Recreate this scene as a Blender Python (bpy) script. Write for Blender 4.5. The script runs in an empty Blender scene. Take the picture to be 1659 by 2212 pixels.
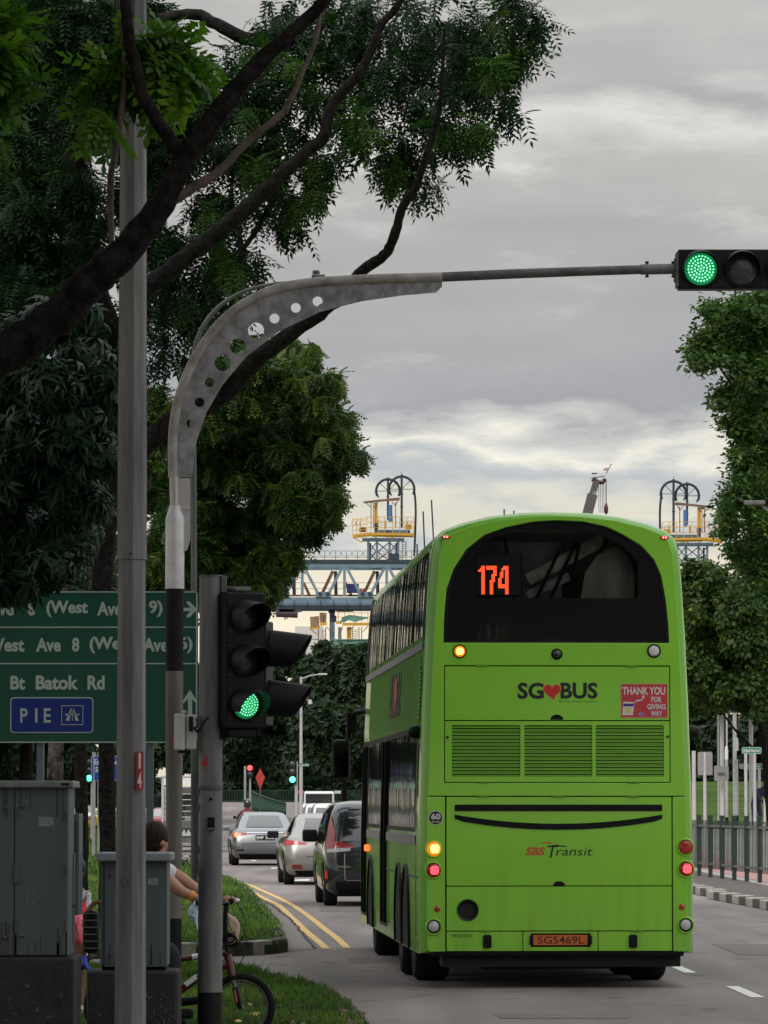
import bpy, bmesh, math, random
import numpy as np
from mathutils import Vector, Matrix
R = math.radians
PI = math.pi
sc = bpy.context.scene
col = sc.collection
rnd = random.Random(7)
# ---------------------------------------------------------------- camera
F = 9800.0            # focal length in units of the 1659 x 2212 reading grid
CAMZ = 1.65
PITCH = math.atan((1738 - 1106) / F)
cd = bpy.data.cameras.new('camera'); cam = bpy.data.objects.new('camera', cd); col.objects.link(cam)
cam.location = (0, 0, CAMZ); cam.rotation_euler = (R(90) + PITCH, 0, 0)
cd.sensor_fit = 'HORIZONTAL'; cd.sensor_width = 36; cd.lens = F / 1659 * 36
cd.clip_start = 0.5; cd.clip_end = 6000
sc.camera = cam
# ---------------------------------------------------------------- sun, sky, exposure
SUN_EL, SUN_AZ = R(34), R(200)       # soft sun behind the camera, through cloud
sd = bpy.data.lights.new('sun', 'SUN'); sun = bpy.data.objects.new('sun', sd); col.objects.link(sun)
sd.energy = 1.5; sd.angle = R(25); sd.color = (1, .95, .87)
sdir = Vector((math.sin(SUN_AZ) * math.cos(SUN_EL), math.cos(SUN_AZ) * math.cos(SUN_EL), math.sin(SUN_EL)))
sun.rotation_euler = sdir.to_track_quat('Z', 'Y').to_euler()
sun.location = (0, -20, 60)
sc.view_settings.view_transform = 'Standard'; sc.view_settings.look = 'None'
sc.view_settings.exposure = 0.3; sc.view_settings.gamma = 1; sc.view_settings.use_curve_mapping = False
world = bpy.data.worlds.new('World'); sc.world = world; world.use_nodes = True
wn, wl = world.node_tree.nodes, world.node_tree.links
wn.clear()
def WN(t, **k):
    n = wn.new(t)
    for a, v in k.items(): setattr(n, a, v)
    return n
def wmath(op, a, b=None, c=None):
    n = WN('ShaderNodeMath', operation=op)
    for i, v in enumerate((a, b, c)):
        if v is None: continue
        if isinstance(v, (int, float)): n.inputs[i].default_value = v
        else: wl.new(v, n.inputs[i])
    return n.outputs[0]
def build_sky():
    out = WN('ShaderNodeOutputWorld'); bg = WN('ShaderNodeBackground'); bg.inputs['Strength'].default_value = 0.1
    wl.new(bg.outputs[0], out.inputs[0])
    tc = WN('ShaderNodeTexCoord'); sx = WN('ShaderNodeSeparateXYZ'); wl.new(tc.outputs['Generated'], sx.inputs[0])
    el = wmath('ARCSINE', sx.outputs[2]); az = wmath('ARCTAN2', sx.outputs[0], sx.outputs[1])
    def noise(ka, ke, scale, detail, rough=.55, off=0.0):
        cx = WN('ShaderNodeCombineXYZ')
        wl.new(wmath('MULTIPLY', az, ka), cx.inputs[0]); wl.new(wmath('MULTIPLY', el, ke), cx.inputs[1]); cx.inputs[2].default_value = off
        n = WN('ShaderNodeTexNoise'); n.inputs['Scale'].default_value = scale; n.inputs['Detail'].default_value = detail
        n.inputs['Roughness'].default_value = rough
        wl.new(cx.outputs[0], n.inputs['Vector']); return n.outputs['Fac']
    n1 = noise(9, 30, 1.6, 6, .6, 3.1); n2 = noise(22, 75, 1.3, 8, .62, 7.7); n3 = noise(5, 42, 1.0, 5, .55, 1.3)
    d = wmath('ADD', wmath('MULTIPLY', wmath('SUBTRACT', n1, .5), .034), wmath('MULTIPLY', wmath('SUBTRACT', n2, .5), .016))
    e2 = wmath('ADD', el, d)
    def ramp(fac, stops):
        r = WN('ShaderNodeValToRGB'); wl.new(fac, r.inputs[0]); el_ = r.color_ramp.elements
        el_[0].position = stops[0][0]; el_[0].color = (*stops[0][1], 1)
        el_[1].position = stops[-1][0]; el_[1].color = (*stops[-1][1], 1)
        for p, c in stops[1:-1]:
            q = el_.new(p); q.color = (*c, 1)
        return r.outputs[0]
    s = .2
    def st(y, c): return ((1738 - y) / F / s, c)
    low = ramp(wmath('DIVIDE', e2, s), [(0, (.66, .60, .47)), st(1500, (.70, .64, .50)), st(1330, (.74, .67, .52)), st(1235, (.68, .62, .50)),
        st(1195, (.44, .46, .47)), st(1150, (.48, .49, .48)), st(1115, (.62, .59, .49)), st(1075, (.56, .545, .48)), st(1035, (.38, .40, .42)), st(1000, (.44, .45, .45)),
        st(965, (.66, .64, .56)), st(935, (.50, .49, .465)), st(885, (.285, .285, .305)), st(780, (.32, .315, .325)), st(600, (.375, .362, .355)),
        st(450, (.42, .405, .39)), st(360, (.45, .43, .41)), st(285, (.60, .58, .55)), st(215, (.36, .345, .335)), st(60, (.44, .425, .405)), (1, (.50, .49, .47))])
    hi = ramp(wmath('DIVIDE', el, PI / 2), [(0, (.5, .49, .47)), (.127, (.5, .49, .47)), (.3, (.85, .86, .86)), (.6, (1.25, 1.28, 1.30)), (1, (1.5, 1.55, 1.6))])
    mix = WN('ShaderNodeMix', data_type='RGBA'); wl.new(wmath('GREATER_THAN', e2, s), mix.inputs[0]); wl.new(low, mix.inputs[6]); wl.new(hi, mix.inputs[7])
    # brighter rents and darker folds in the cloud
    mod = wmath('ADD', 1.0, wmath('MULTIPLY', wmath('SUBTRACT', n3, .5), .6))
    rent = WN('ShaderNodeMapRange'); wl.new(n2, rent.inputs[0]); rent.inputs[1].default_value = .55; rent.inputs[2].default_value = .72; rent.inputs[3].default_value = 0; rent.inputs[4].default_value = .42
    mod2 = wmath('ADD', mod, wmath('MULTIPLY', rent.outputs[0], wmath('MULTIPLY', n1, 1.0)))
    sc_ = WN('ShaderNodeVectorMath', operation='SCALE'); wl.new(mix.outputs[2], sc_.inputs[0]); wl.new(wmath('MULTIPLY', mod2, 10.0), sc_.inputs[3])
    sky = WN('ShaderNodeTexSky', sky_type='NISHITA'); sky.sun_disc = False; sky.sun_elevation = SUN_EL; sky.sun_rotation = SUN_AZ
    fin = WN('ShaderNodeMix', data_type='RGBA'); fin.inputs[0].default_value = .95
    wl.new(sky.outputs[0], fin.inputs[6]); wl.new(sc_.outputs[0], fin.inputs[7]); wl.new(fin.outputs[2], bg.inputs[0])
build_sky()
# ---------------------------------------------------------------- where things are
cp, sp = math.cos(PITCH), math.sin(PITCH)
def ray(x, y):
    u, v = (x - 829.5) / F, (1106 - y) / F
    return Vector((u, cp - v * sp, sp + v * cp))
def P(x, y, Y):
    d = ray(x, y); t = Y / d.y
    return Vector((d.x * t, Y, CAMZ + d.z * t))
def SZ(px, Y): return px * Y / F
def smooth(t):
    t = min(1, max(0, t)); return t * t * (3 - 2 * t)
def ground_z(X, Y):
    z = 1.9 * smooth((Y - 300) / 180) + (1.0 * smooth((Y - 480) / 200))
    zr = .77 * smooth((Y - 98) / 52) + 1.9 * smooth((Y - 152) / 70) + 1.2 * smooth((Y - 230) / 200)
    w = smooth((X - 7.6) / 1.6) if Y < 300 else smooth((X - 7.6) / 10)
    return z * (1 - w) + zr * w
def G(x, y, z=0.0):
    d = ray(x, y); t = (z - CAMZ) / d.z
    return Vector((d.x * t, d.y * t, z))
# ---------------------------------------------------------------- mesh helper
class MB:
    def __init__(s): s.v = []; s.f = []
    def add(s, vs, fs):
        o = len(s.v); s.v += [tuple(v) for v in vs]; s.f += [tuple(i + o for i in f) for f in fs]; return s
    def box(s, c, d, rot=None):
        hx, hy, hz = d[0] / 2, d[1] / 2, d[2] / 2
        vs = [Vector((x, y, z)) for z in (-hz, hz) for x, y in ((-hx, -hy), (hx, -hy), (hx, hy), (-hx, hy))]
        if rot is not None: vs = [rot @ v for v in vs]
        c = Vector(c)
        return s.add([v + c for v in vs], [(0, 3, 2, 1), (4, 5, 6, 7), (0, 1, 5, 4), (1, 2, 6, 5), (2, 3, 7, 6), (3, 0, 4, 7)])
    def bar(s, p, q, w, h=None, up=(0, 0, 1)):
        p, q = Vector(p), Vector(q); h = w if h is None else h
        d = (q - p).normalized(); u = Vector(up)
        if abs(d.dot(u)) > .98: u = Vector((1, 0, 0))
        a = d.cross(u).normalized(); b = a.cross(d)
        vs = [e + a * i * w / 2 + b * j * h / 2 for e in (p, q) for i, j in ((-1, -1), (1, -1), (1, 1), (-1, 1))]
        return s.add(vs, [(0, 3, 2, 1), (4, 5, 6, 7), (0, 1, 5, 4), (1, 2, 6, 5), (2, 3, 7, 6), (3, 0, 4, 7)])
    def tube(s, pts, r, n=8, cap=True, twist=0.0, flat=1.0, rough=0.0, rg=None):
        pts = [Vector(p) for p in pts]; m = len(pts)
        rs = [r] * m if isinstance(r, (int, float)) else list(r)
        ring = []; prev = None; base = len(s.v)
        for i, p in enumerate(pts):
            d = (pts[min(i + 1, m - 1)] - pts[max(i - 1, 0)])
            d = d.normalized() if d.length > 1e-9 else Vector((0, 0, 1))
            if prev is None:
                a = d.cross(Vector((0, 0, 1)) if abs(d.z) < .9 else Vector((1, 0, 0))).normalized()
            else:
                a = (prev - d * prev.dot(d)).normalized()
            prev = a; b = d.cross(a)
            for k in range(n):
                t = 2 * PI * k / n + twist
                rr = rs[i] * (1 + (rough * (rg.random() - .5) if rough else 0))
                s.v.append(tuple(p + a * math.cos(t) * rr + b * math.sin(t) * rr * flat))
        for i in range(m - 1):
            for k in range(n):
                a0 = base + i * n + k; a1 = base + i * n + (k + 1) % n
                s.f.append((a0, a1, a1 + n, a0 + n))
        if cap:
            s.f.append(tuple(base + k for k in range(n))[::-1]); s.f.append(tuple(base + (m - 1) * n + k for k in range(n)))
        return s
    def lathe(s, prof, n=16, axis='z', c=(0, 0, 0), rot=None):
        base = len(s.v); c = Vector(c)
        for r_, h in prof:
            for k in range(n):
                t = 2 * PI * k / n
                v = Vector((r_ * math.cos(t), r_ * math.sin(t), h))
                if axis == 'y': v = Vector((v.x, v.z, v.y))
                if axis == 'x': v = Vector((v.z, v.x, v.y))
                if rot is not None: v = rot @ v
                s.v.append(tuple(v + c))
        flip = axis == 'y'
        for i in range(len(prof) - 1):
            for k in range(n):
                a0 = base + i * n + k; a1 = base + i * n + (k + 1) % n
                f = (a0, a1, a1 + n, a0 + n); s.f.append(f[::-1] if flip else f)
        lo = tuple(base + k for k in range(n)); hi = tuple(base + (len(prof) - 1) * n + k for k in range(n))
        s.f.append(lo if flip else lo[::-1]); s.f.append(hi[::-1] if flip else hi)
        return s
    def prism(s, pts, y0, y1):
        """outline in x,z given counter-clockwise seen from -y; from y0 (near) to y1"""
        n = len(pts); base = len(s.v)
        for y in (y0, y1):
            for x, z in pts: s.v.append((x, y, z))
        s.f.append(tuple(base + k for k in range(n)))
        s.f.append(tuple(base + n + k for k in range(n))[::-1])
        for k in range(n):
            k2 = (k + 1) % n; s.f.append((base + k2, base + k, base + n + k, base + n + k2))
        return s
    def build(s, name, mat, parent=None, smooth_deg=None, bevel=None, fix=True):
        me = bpy.data.meshes.new(name); me.from_pydata(s.v, [], s.f)
        return link(name, me, mat, parent, smooth_deg, bevel, fix)
def link(name, me, mat, parent=None, smooth_deg=None, bevel=None, fix=False):
    if fix:
        b = bmesh.new(); b.from_mesh(me); bmesh.ops.recalc_face_normals(b, faces=b.faces); b.to_mesh(me); b.free()
    if mat is not None:
        for m in (mat if isinstance(mat, (list, tuple)) else [mat]): me.materials.append(m)
    if smooth_deg is not None:
        me.polygons.foreach_set('use_smooth', [True] * len(me.polygons)); me.set_sharp_from_angle(angle=R(smooth_deg))
    o = bpy.data.objects.new(name, me); col.objects.link(o)
    if parent is not None: o.parent = parent
    if bevel:
        m = o.modifiers.new('edge', 'BEVEL'); m.width = bevel; m.segments = 2; m.limit_method = 'ANGLE'; m.angle_limit = R(40)
    return o
def tag(o, label=None, cat=None, group=None, kind=None):
    if label: o['label'] = label
    if cat: o['category'] = cat
    if group: o['group'] = group
    if kind: o['kind'] = kind
    return o
def thing(name, label, cat, loc=(0, 0, 0), rz=0.0, group=None):
    o = bpy.data.objects.new(name, None); col.objects.link(o); o.location = loc; o.rotation_euler = (0, 0, rz); o.empty_display_size = .2
    return tag(o, label, cat, group)
def copy_tree(o, parent=None):
    c = o.copy(); col.objects.link(c)
    if parent is not None: c.parent = parent
    for ch in list(o.children): copy_tree(ch, c)
    return c
def plate_mesh(name, outline, holes, y0, y1):
    """flat plate with holes; outline in x,z; thickness from y0 to y1"""
    cu = bpy.data.curves.new(name, 'CURVE'); cu.dimensions = '2D'; cu.fill_mode = 'BOTH'; cu.extrude = abs(y1 - y0) / 2
    for loop in [outline] + list(holes):
        sp_ = cu.splines.new('POLY'); sp_.points.add(len(loop) - 1); sp_.use_cyclic_u = True
        for p, (x, z) in zip(sp_.points, loop): p.co = (x, z, 0, 1)
    o = bpy.data.objects.new(name, cu); col.objects.link(o)
    bpy.context.view_layer.update()
    me = bpy.data.meshes.new_from_object(o.evaluated_get(bpy.context.evaluated_depsgraph_get()))
    bpy.data.objects.remove(o); bpy.data.curves.remove(cu)
    ym = (y0 + y1) / 2
    for v in me.vertices: v.co = (v.co.x, ym - v.co.z, v.co.y)
    me.name = name
    b = bmesh.new(); b.from_mesh(me); bmesh.ops.remove_doubles(b, verts=b.verts, dist=1e-5); bmesh.ops.recalc_face_normals(b, faces=b.faces); b.to_mesh(me); b.free()
    return me
def circ(cx, cz, r, n=24, rz=None): return [(cx + r * math.cos(2 * PI * k / n), cz + (rz or r) * math.sin(2 * PI * k / n)) for k in range(n)]
def rect(x0, x1, z0, z1, r=0.0, n=4):
    if r <= 0: return [(x0, z0), (x1, z0), (x1, z1), (x0, z1)]
    out = []
    for cx, cz, a in ((x1 - r, z0 + r, -90), (x1 - r, z1 - r, 0), (x0 + r, z1 - r, 90), (x0 + r, z0 + r, 180)):
        for k in range(n + 1):
            t = R(a + 90 * k / n); out.append((cx + r * math.cos(t), cz + r * math.sin(t)))
    return out
_tx = {}
def text_mesh(txt, bold=.0, shear=0.0, space=1.0):
    key = (txt, bold, shear, space)
    if key not in _tx:
        cu = bpy.data.curves.new('t', 'FONT'); cu.body = txt; cu.size = 1; cu.offset = bold; cu.shear = shear; cu.space_character = space
        cu.resolution_u = 3
        o = bpy.data.objects.new('t', cu); col.objects.link(o); bpy.context.view_layer.update()
        me = bpy.data.meshes.new_from_object(o.evaluated_get(bpy.context.evaluated_depsgraph_get()))
        vs = np.array([v.co[:2] for v in me.vertices]); fs = [tuple(p.vertices) for p in me.polygons]
        bpy.data.objects.remove(o); bpy.data.curves.remove(cu); bpy.data.meshes.remove(me)
        vs = (vs - vs.min(0)); vs = vs / vs.max(0)
        _tx[key] = (vs, fs)
    return _tx[key]
def lettering(name, txt, x0, x1, z0, z1, y, mat, parent=None, bold=.01, shear=0.0, space=1.0, thick=0.0, rot=None, loc=None, mir=False):
    """flat letters filling the box x0..x1, z0..z1, facing -y"""
    vs, fs = text_mesh(txt, bold, shear, space)
    V = [(x0 + a * (x1 - x0), y, z0 + b * (z1 - z0)) for a, b in vs]
    if mir: V = [(x0 + x1 - v[0], v[1], v[2]) for v in V]
    m = MB(); m.v = V; m.f = fs
    me = bpy.data.meshes.new(name); me.from_pydata(V, [], fs)
    o = link(name, me, mat, parent)
    return o
# ---------------------------------------------------------------- materials
_mats = {}
def mat(name, c, rough=.5, metal=0.0, var=0.0, scale=4.0, c2=None, bump=0.0, bscale=None, coat=0.0, emit=None, es=1.0, spec=.5, streak=False, stretch=None, contrast=(.35, .65), detail=6):
    if name in _mats: return _mats[name]
    m = bpy.data.materials.new(name); m.use_nodes = True; nt = m.node_tree; b = nt.nodes['Principled BSDF']
    b.inputs['Base Color'].default_value = (*c, 1); b.inputs['Roughness'].default_value = rough; b.inputs['Metallic'].default_value = metal
    b.inputs['Coat Weight'].default_value = coat; b.inputs['Coat Roughness'].default_value = .05; b.inputs['Specular IOR Level'].default_value = spec
    if emit is not None:
        b.inputs['Emission Color'].default_value = (*emit, 1); b.inputs['Emission Strength'].default_value = es
    if c2 is not None or var > 0 or bump > 0:
        tc = nt.nodes.new('ShaderNodeTexCoord'); mp = nt.nodes.new('ShaderNodeMapping'); nt.links.new(tc.outputs['Object'], mp.inputs[0])
        if stretch: mp.inputs['Scale'].default_value = stretch
        if streak: mp.inputs['Scale'].default_value = (1, 1, .12)
        ns = nt.nodes.new('ShaderNodeTexNoise'); ns.inputs['Scale'].default_value = scale; ns.inputs['Detail'].default_value = detail; ns.inputs['Roughness'].default_value = .62
        nt.links.new(mp.outputs[0], ns.inputs['Vector'])
        if c2 is None: c2 = tuple(min(1, x * (1 + var)) for x in c); c1 = tuple(x * (1 - var) for x in c)
        else: c1 = c
        rp = nt.nodes.new('ShaderNodeValToRGB'); rp.color_ramp.elements[0].position = contrast[0]; rp.color_ramp.elements[1].position = contrast[1]
        rp.color_ramp.elements[0].color = (*c1, 1); rp.color_ramp.elements[1].color = (*c2, 1)
        nt.links.new(ns.outputs['Fac'], rp.inputs[0]); nt.links.new(rp.outputs[0], b.inputs['Base Color'])
        if bump > 0:
            n2 = nt.nodes.new('ShaderNodeTexNoise'); n2.inputs['Scale'].default_value = bscale or scale * 4; n2.inputs['Detail'].default_value = 5
            nt.links.new(mp.outputs[0], n2.inputs['Vector'])
            bp = nt.nodes.new('ShaderNodeBump'); bp.inputs['Strength'].default_value = bump; bp.inputs['Distance'].default_value = .02
            nt.links.new(n2.outputs['Fac'], bp.inputs['Height']); nt.links.new(bp.outputs[0], b.inputs['Normal'])
    _mats[name] = m; return m
def leaf_mat(name, ramp, rough=.5, trans=.3, spec=.35):
    m = bpy.data.materials.new(name); m.use_nodes = True; nt = m.node_tree; b = nt.nodes['Principled BSDF']; out = nt.nodes['Material Output']
    at = nt.nodes.new('ShaderNodeAttribute'); at.attribute_name = 'tint'
    rp = nt.nodes.new('ShaderNodeValToRGB'); e = rp.color_ramp.elements
    e[0].position = 0; e[0].color = (*ramp[0], 1); e[1].position = 1; e[1].color = (*ramp[-1], 1)
    for i, c in enumerate(ramp[1:-1]):
        q = e.new((i + 1) / (len(ramp) - 1)); q.color = (*c, 1)
    nt.links.new(at.outputs['Fac'], rp.inputs[0]); nt.links.new(rp.outputs[0], b.inputs['Base Color'])
    b.inputs['Roughness'].default_value = rough; b.inputs['Specular IOR Level'].default_value = spec
    tr = nt.nodes.new('ShaderNodeBsdfTranslucent'); mx = nt.nodes.new('ShaderNodeMixShader'); mx.inputs[0].default_value = trans
    g = nt.nodes.new('ShaderNodeMix'); g.data_type = 'RGBA'; g.blend_type = 'MULTIPLY'; g.inputs[0].default_value = 1; g.inputs[7].default_value = (1.1, 1.4, .5, 1)
    nt.links.new(rp.outputs[0], g.inputs[6]); nt.links.new(g.outputs[2], tr.inputs[0])
    nt.links.new(b.outputs[0], mx.inputs[1]); nt.links.new(tr.outputs[0], mx.inputs[2]); nt.links.new(mx.outputs[0], out.inputs[0])
    return m
M = dict(
 galv=mat('galvanised_steel', (.095, .095, .105), .65, .2, scale=9, c2=(.215, .21, .21), bump=.05, streak=True),
 galv_dark=mat('weathered_steel', (.07, .075, .08), .6, .3, scale=7, c2=(.15, .147, .145), streak=True, bump=.05),
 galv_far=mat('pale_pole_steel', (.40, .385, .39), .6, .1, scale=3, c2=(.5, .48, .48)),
 rust=mat('brown_stained_steel', (.23, .19, .16), .65, .1, scale=5, c2=(.42, .40, .39), bump=.05),
 silver=mat('silver_paint', (.50, .50, .51), .4, .15, scale=6, c2=(.68, .67, .68)),
 black=mat('black_paint', (.009, .009, .011), .65, var=.4, scale=20, spec=.2),
 blackp=mat('black_plastic', (.006, .006, .0075), .5, spec=.18),
 rubber=mat('tyre_rubber', (.011, .011, .011), .9, var=.3, scale=30, spec=.2),
 dark=mat('dark_underbody', (.008, .008, .009), .8),
 white=mat('white_paint', (.75, .75, .74), .5),
 offwhite=mat('pale_plastic', (.42, .41, .41), .55, scale=6, c2=(.52, .50, .50)),
 chrome=mat('chrome', (.75, .75, .77), .12, 1.0),
 red_lamp=mat('red_lamp_off', (.38, .02, .015), .2, coat=.5),
 red_lit=mat('red_lamp_lit', (.6, .02, .02), .3, emit=(1, .05, .06), es=1.6),
 amber_lit=mat('amber_lamp_lit', (.8, .3, .02), .3, emit=(1, .42, .03), es=3.2),
 clear_lamp=mat('clear_lamp', (.42, .42, .43), .2, coat=.6),
 glass=mat('dark_glass', (.006, .007, .008), .04, spec=.6),
 cab=mat('cabinet_grey', (.078, .098, .108), .55, scale=2.5, c2=(.105, .13, .14), streak=True, contrast=(.3, .8)),
 lid=mat('cabinet_lid_grey', (.24, .26, .29), .45, var=.08, scale=5),
)
# ================================================================ SETTING
m_asphalt = mat('worn_asphalt', (.155, .133, .127), .88, scale=.6, c2=(.225, .195, .184), bump=.25, bscale=60, contrast=(.3, .7), detail=12, stretch=(1, .22, 1))
m_grassbase = mat('grass_soil', (.055, .048, .024), .95, scale=2.5, c2=(.035, .07, .016), spec=.1)
m_lawn = mat('mown_lawn', (.022, .048, .008), .95, spec=.08, scale=.25, c2=(.060, .105, .015), bump=.4, bscale=20, detail=10)
m_pave = mat('pale_concrete_path', (.24, .225, .21), .8, scale=1.5, c2=(.33, .31, .285))
m_redpath = mat('faded_red_path', (.27, .14, .125), .8, scale=2, c2=(.34, .19, .17))
m_soil = mat('dark_soil', (.045, .038, .032), .9, scale=6, c2=(.12, .10, .085), bump=.5, bscale=25)
m_gutter = mat('gutter_concrete', (.13, .11, .10), .85, scale=2.5, c2=(.20, .175, .16), bump=.2, detail=10)
m_kw = mat('kerb_white', (.20, .18, .155), .8, scale=7, c2=(.42, .38, .33), bump=.3, contrast=(.3, .6))
m_kb = mat('kerb_black', (.022, .021, .022), .8, scale=7, c2=(.095, .085, .078), bump=.3)
m_line = mat('road_paint_white', (.55, .54, .52), .7, scale=9, c2=(.75, .74, .72))
m_yline = mat('road_paint_yellow', (.52, .32, .10), .7, scale=5, c2=(.66, .44, .16))
m_crack = mat('crack_fill', (.02, .018, .016), .9)
def worn(m):
    nt = m.node_tree; b = nt.nodes['Principled BSDF']; src = b.inputs['Base Color'].links[0].from_socket
    tc = nt.nodes.new('ShaderNodeTexCoord'); sx = nt.nodes.new('ShaderNodeSeparateXYZ'); nt.links.new(tc.outputs['Object'], sx.inputs[0])
    def noise(scale, st, lo, hi, a, b_, det=6):
        mp = nt.nodes.new('ShaderNodeMapping'); mp.inputs['Scale'].default_value = st; nt.links.new(tc.outputs['Object'], mp.inputs[0])
        n = nt.nodes.new('ShaderNodeTexNoise'); n.inputs['Scale'].default_value = scale; n.inputs['Detail'].default_value = det; nt.links.new(mp.outputs[0], n.inputs['Vector'])
        r = nt.nodes.new('ShaderNodeMapRange'); r.inputs[1].default_value = lo; r.inputs[2].default_value = hi; r.inputs[3].default_value = a; r.inputs[4].default_value = b_
        nt.links.new(n.outputs['Fac'], r.inputs[0]); return r.outputs[0]
    f = [noise(1.3, (1, .06, 1), .35, .65, .78, 1.12), noise(90, (1, 1, 1), .3, .7, .82, 1.15, 3), noise(2.2, (1, .5, 1), .60, .70, 1, .62, 8), noise(.35, (1, .3, 1), .4, .6, .88, 1.08)]
    cur = src
    for q_ in f:
        v = nt.nodes.new('ShaderNodeVectorMath'); v.operation = 'SCALE'; nt.links.new(cur, v.inputs[0]); nt.links.new(q_, v.inputs[3]); cur = v.outputs[0]
    nt.links.new(cur, b.inputs['Base Color'])
worn(m_asphalt)
def grid_sheet(name, xs, ys, dz, m, kind='structure', parent=None):
    b = MB(); nx = len(xs)
    for y in ys:
        for x in xs: b.v.append((x, y, ground_z(x, y) + dz))
    for j in range(len(ys) - 1):
        for i in range(nx - 1):
            a = j * nx + i; b.f.append((a, a + 1, a + nx + 1, a + nx))
    o = b.build(name, m, parent, smooth_deg=60, fix=False); o['kind'] = kind; return o
ysG = [-120, -40, 0, 20, 40] + list(range(60, 160, 8)) + list(range(160, 300, 10)) + list(range(300, 720, 20)) + [800, 1200, 2200, 4500]
xsG = [-2500, -600, -200, -100, -60, -30, -15, -5, 0, 5] + [7.6 + .2 * k for k in range(0, 9)] + [10, 14, 20, 30, 60, 100, 200, 600, 2500]
grid_sheet('ground', xsG, ysG, -.06, m_grassbase)
grid_sheet('road', [-60, -40, -20, -10, -5, 0, 3, 5, 6, 7.3], [y for y in ysG if -120 <= y <= 500], 0.0, m_asphalt)
def kerb_x(Y):
    t = [(20, 7.2), (50, 6.55), (72, 6.10), (83, 5.68), (100, 5.5), (160, 5.6), (300, 6)]
    for (a, xa), (b_, xb) in zip(t, t[1:]):
        if Y <= b_: return xa + (xb - xa) * (Y - a) / (b_ - a)
    return 6
grid_sheet('pavement', [7.25] + [7.6 + .2 * k for k in range(0, 9)] + [10, 14, 20, 30, 40], [20, 40] + list(range(60, 153, 4)) + [153], .07, m_pave)
grid_sheet('lawn', [8.4, 8.8, 9.2, 9.6, 10, 14, 20, 30, 60], [153] + list(range(158, 300, 8)) + [320, 400], .10, m_lawn)
b = MB()
for Y in range(40, 150, 10):
    b.add([(7.75, Y, ground_z(7.75, Y) + .076), (8.75, Y, ground_z(8.75, Y) + .08), (8.75, Y + 10, ground_z(8.75, Y + 10) + .08), (7.75, Y + 10, ground_z(7.75, Y + 10) + .076)], [(0, 1, 2, 3)])
tag(b.build('cycle_path', m_redpath), kind='structure')
# planting strip between the kerb and the railing
b = MB(); ys = list(range(20, 161, 4))
for Y in ys: b.v += [(kerb_x(Y) + .15, Y, .13), (kerb_x(Y) + .6, Y, .15), (7.3, Y, .11)]
for i in range(len(ys) - 1):
    a = i * 3; b.f += [(a, a + 1, a + 4, a + 3), (a + 1, a + 2, a + 5, a + 4)]
tag(b.build('median_strip', m_soil), kind='structure')
# black and white kerb of the far side of the road
kerb = thing('road_kerb', 'black and white banded kerb below the dark green railing, beyond the bus', 'kerb')
Y = 40.0; k = 0
shared = None
while Y < 112:
    L = .92; xo = .18 if Y > 79.0 else 0
    p = (kerb_x(Y) + .02 + xo, Y, .07); q = (kerb_x(Y + L) + .02 + xo, Y + L, .07)
    bb = MB().bar(p, q, .3, .15)
    bb.build('kerb_block', m_kw if k % 2 else m_kb, kerb, bevel=.02)
    Y += .95; k += 1
# ---- grass island with its kerb, beside the bus lane
isl_px = [(622, 2056), (612, 2035), (607.6, 2016), (580, 1980), (559, 1952), (533.6, 1925), (504, 1910), (481, 1902), (440, 1893), (397, 1884), (345, 1850), (290, 1822), (215, 1797)]
isl = [G(x, y, .0) for x, y in isl_px]
front = [G(300, 2072, 0), G(395, 2067, 0), G(487, 2066.6, 0), G(560, 2063, 0), G(600, 2060, 0), isl[0]]
poly = [(p.x, p.y) for p in isl] + [(-60, 285), (-60, 49.0)] + [(p.x, p.y) for p in front[:-1]]
def flat_poly(name, pts, z0, z1, m, kind='structure'):
    n = len(pts); bm = bmesh.new()
    lo = [bm.verts.new((x, y, z0)) for x, y in pts]; hi = [bm.verts.new((x, y, z1)) for x, y in pts]
    bm.faces.new(hi)
    for i in range(n): bm.faces.new((lo[i], lo[(i + 1) % n], hi[(i + 1) % n], hi[i]))
    bmesh.ops.triangulate(bm, faces=[f for f in bm.faces if len(f.verts) > 4]); bmesh.ops.recalc_face_normals(bm, faces=bm.faces)
    me = bpy.data.meshes.new(name); bm.to_mesh(me); bm.free()
    o = link(name, me, m); o['kind'] = kind; return o
flat_poly('grass_verge', poly, -.02, .105, m_grassbase)
kb = thing('island_kerb', 'chipped black and white kerb round the tip of the grass island', 'kerb')
blocks = [(G(240, 2074), G(300, 2072), 1), (G(300, 2072), G(362, 2069), 0), (G(362, 2069), G(425, 2067), 1), (G(425, 2067), G(487, 2066.6), 0), (G(487, 2066.6), G(547, 2064), 0), (G(547, 2064), G(589, 2060.5), 1), (G(589, 2060.5), G(620, 2056), 0)]
for i, (p, q, w) in enumerate(blocks):
    d = (q - p).normalized(); nrm = Vector((-d.y, d.x, 0))
    c0, c1 = p + nrm * .07 + Vector((0, 0, .07)), q + nrm * .07 + Vector((0, 0, .07))
    MB().bar(c0 + d * .006, c1 - d * .006, .16, .17).build('kerb_block', m_kw if w else m_kb, kb, bevel=.018)
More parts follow.
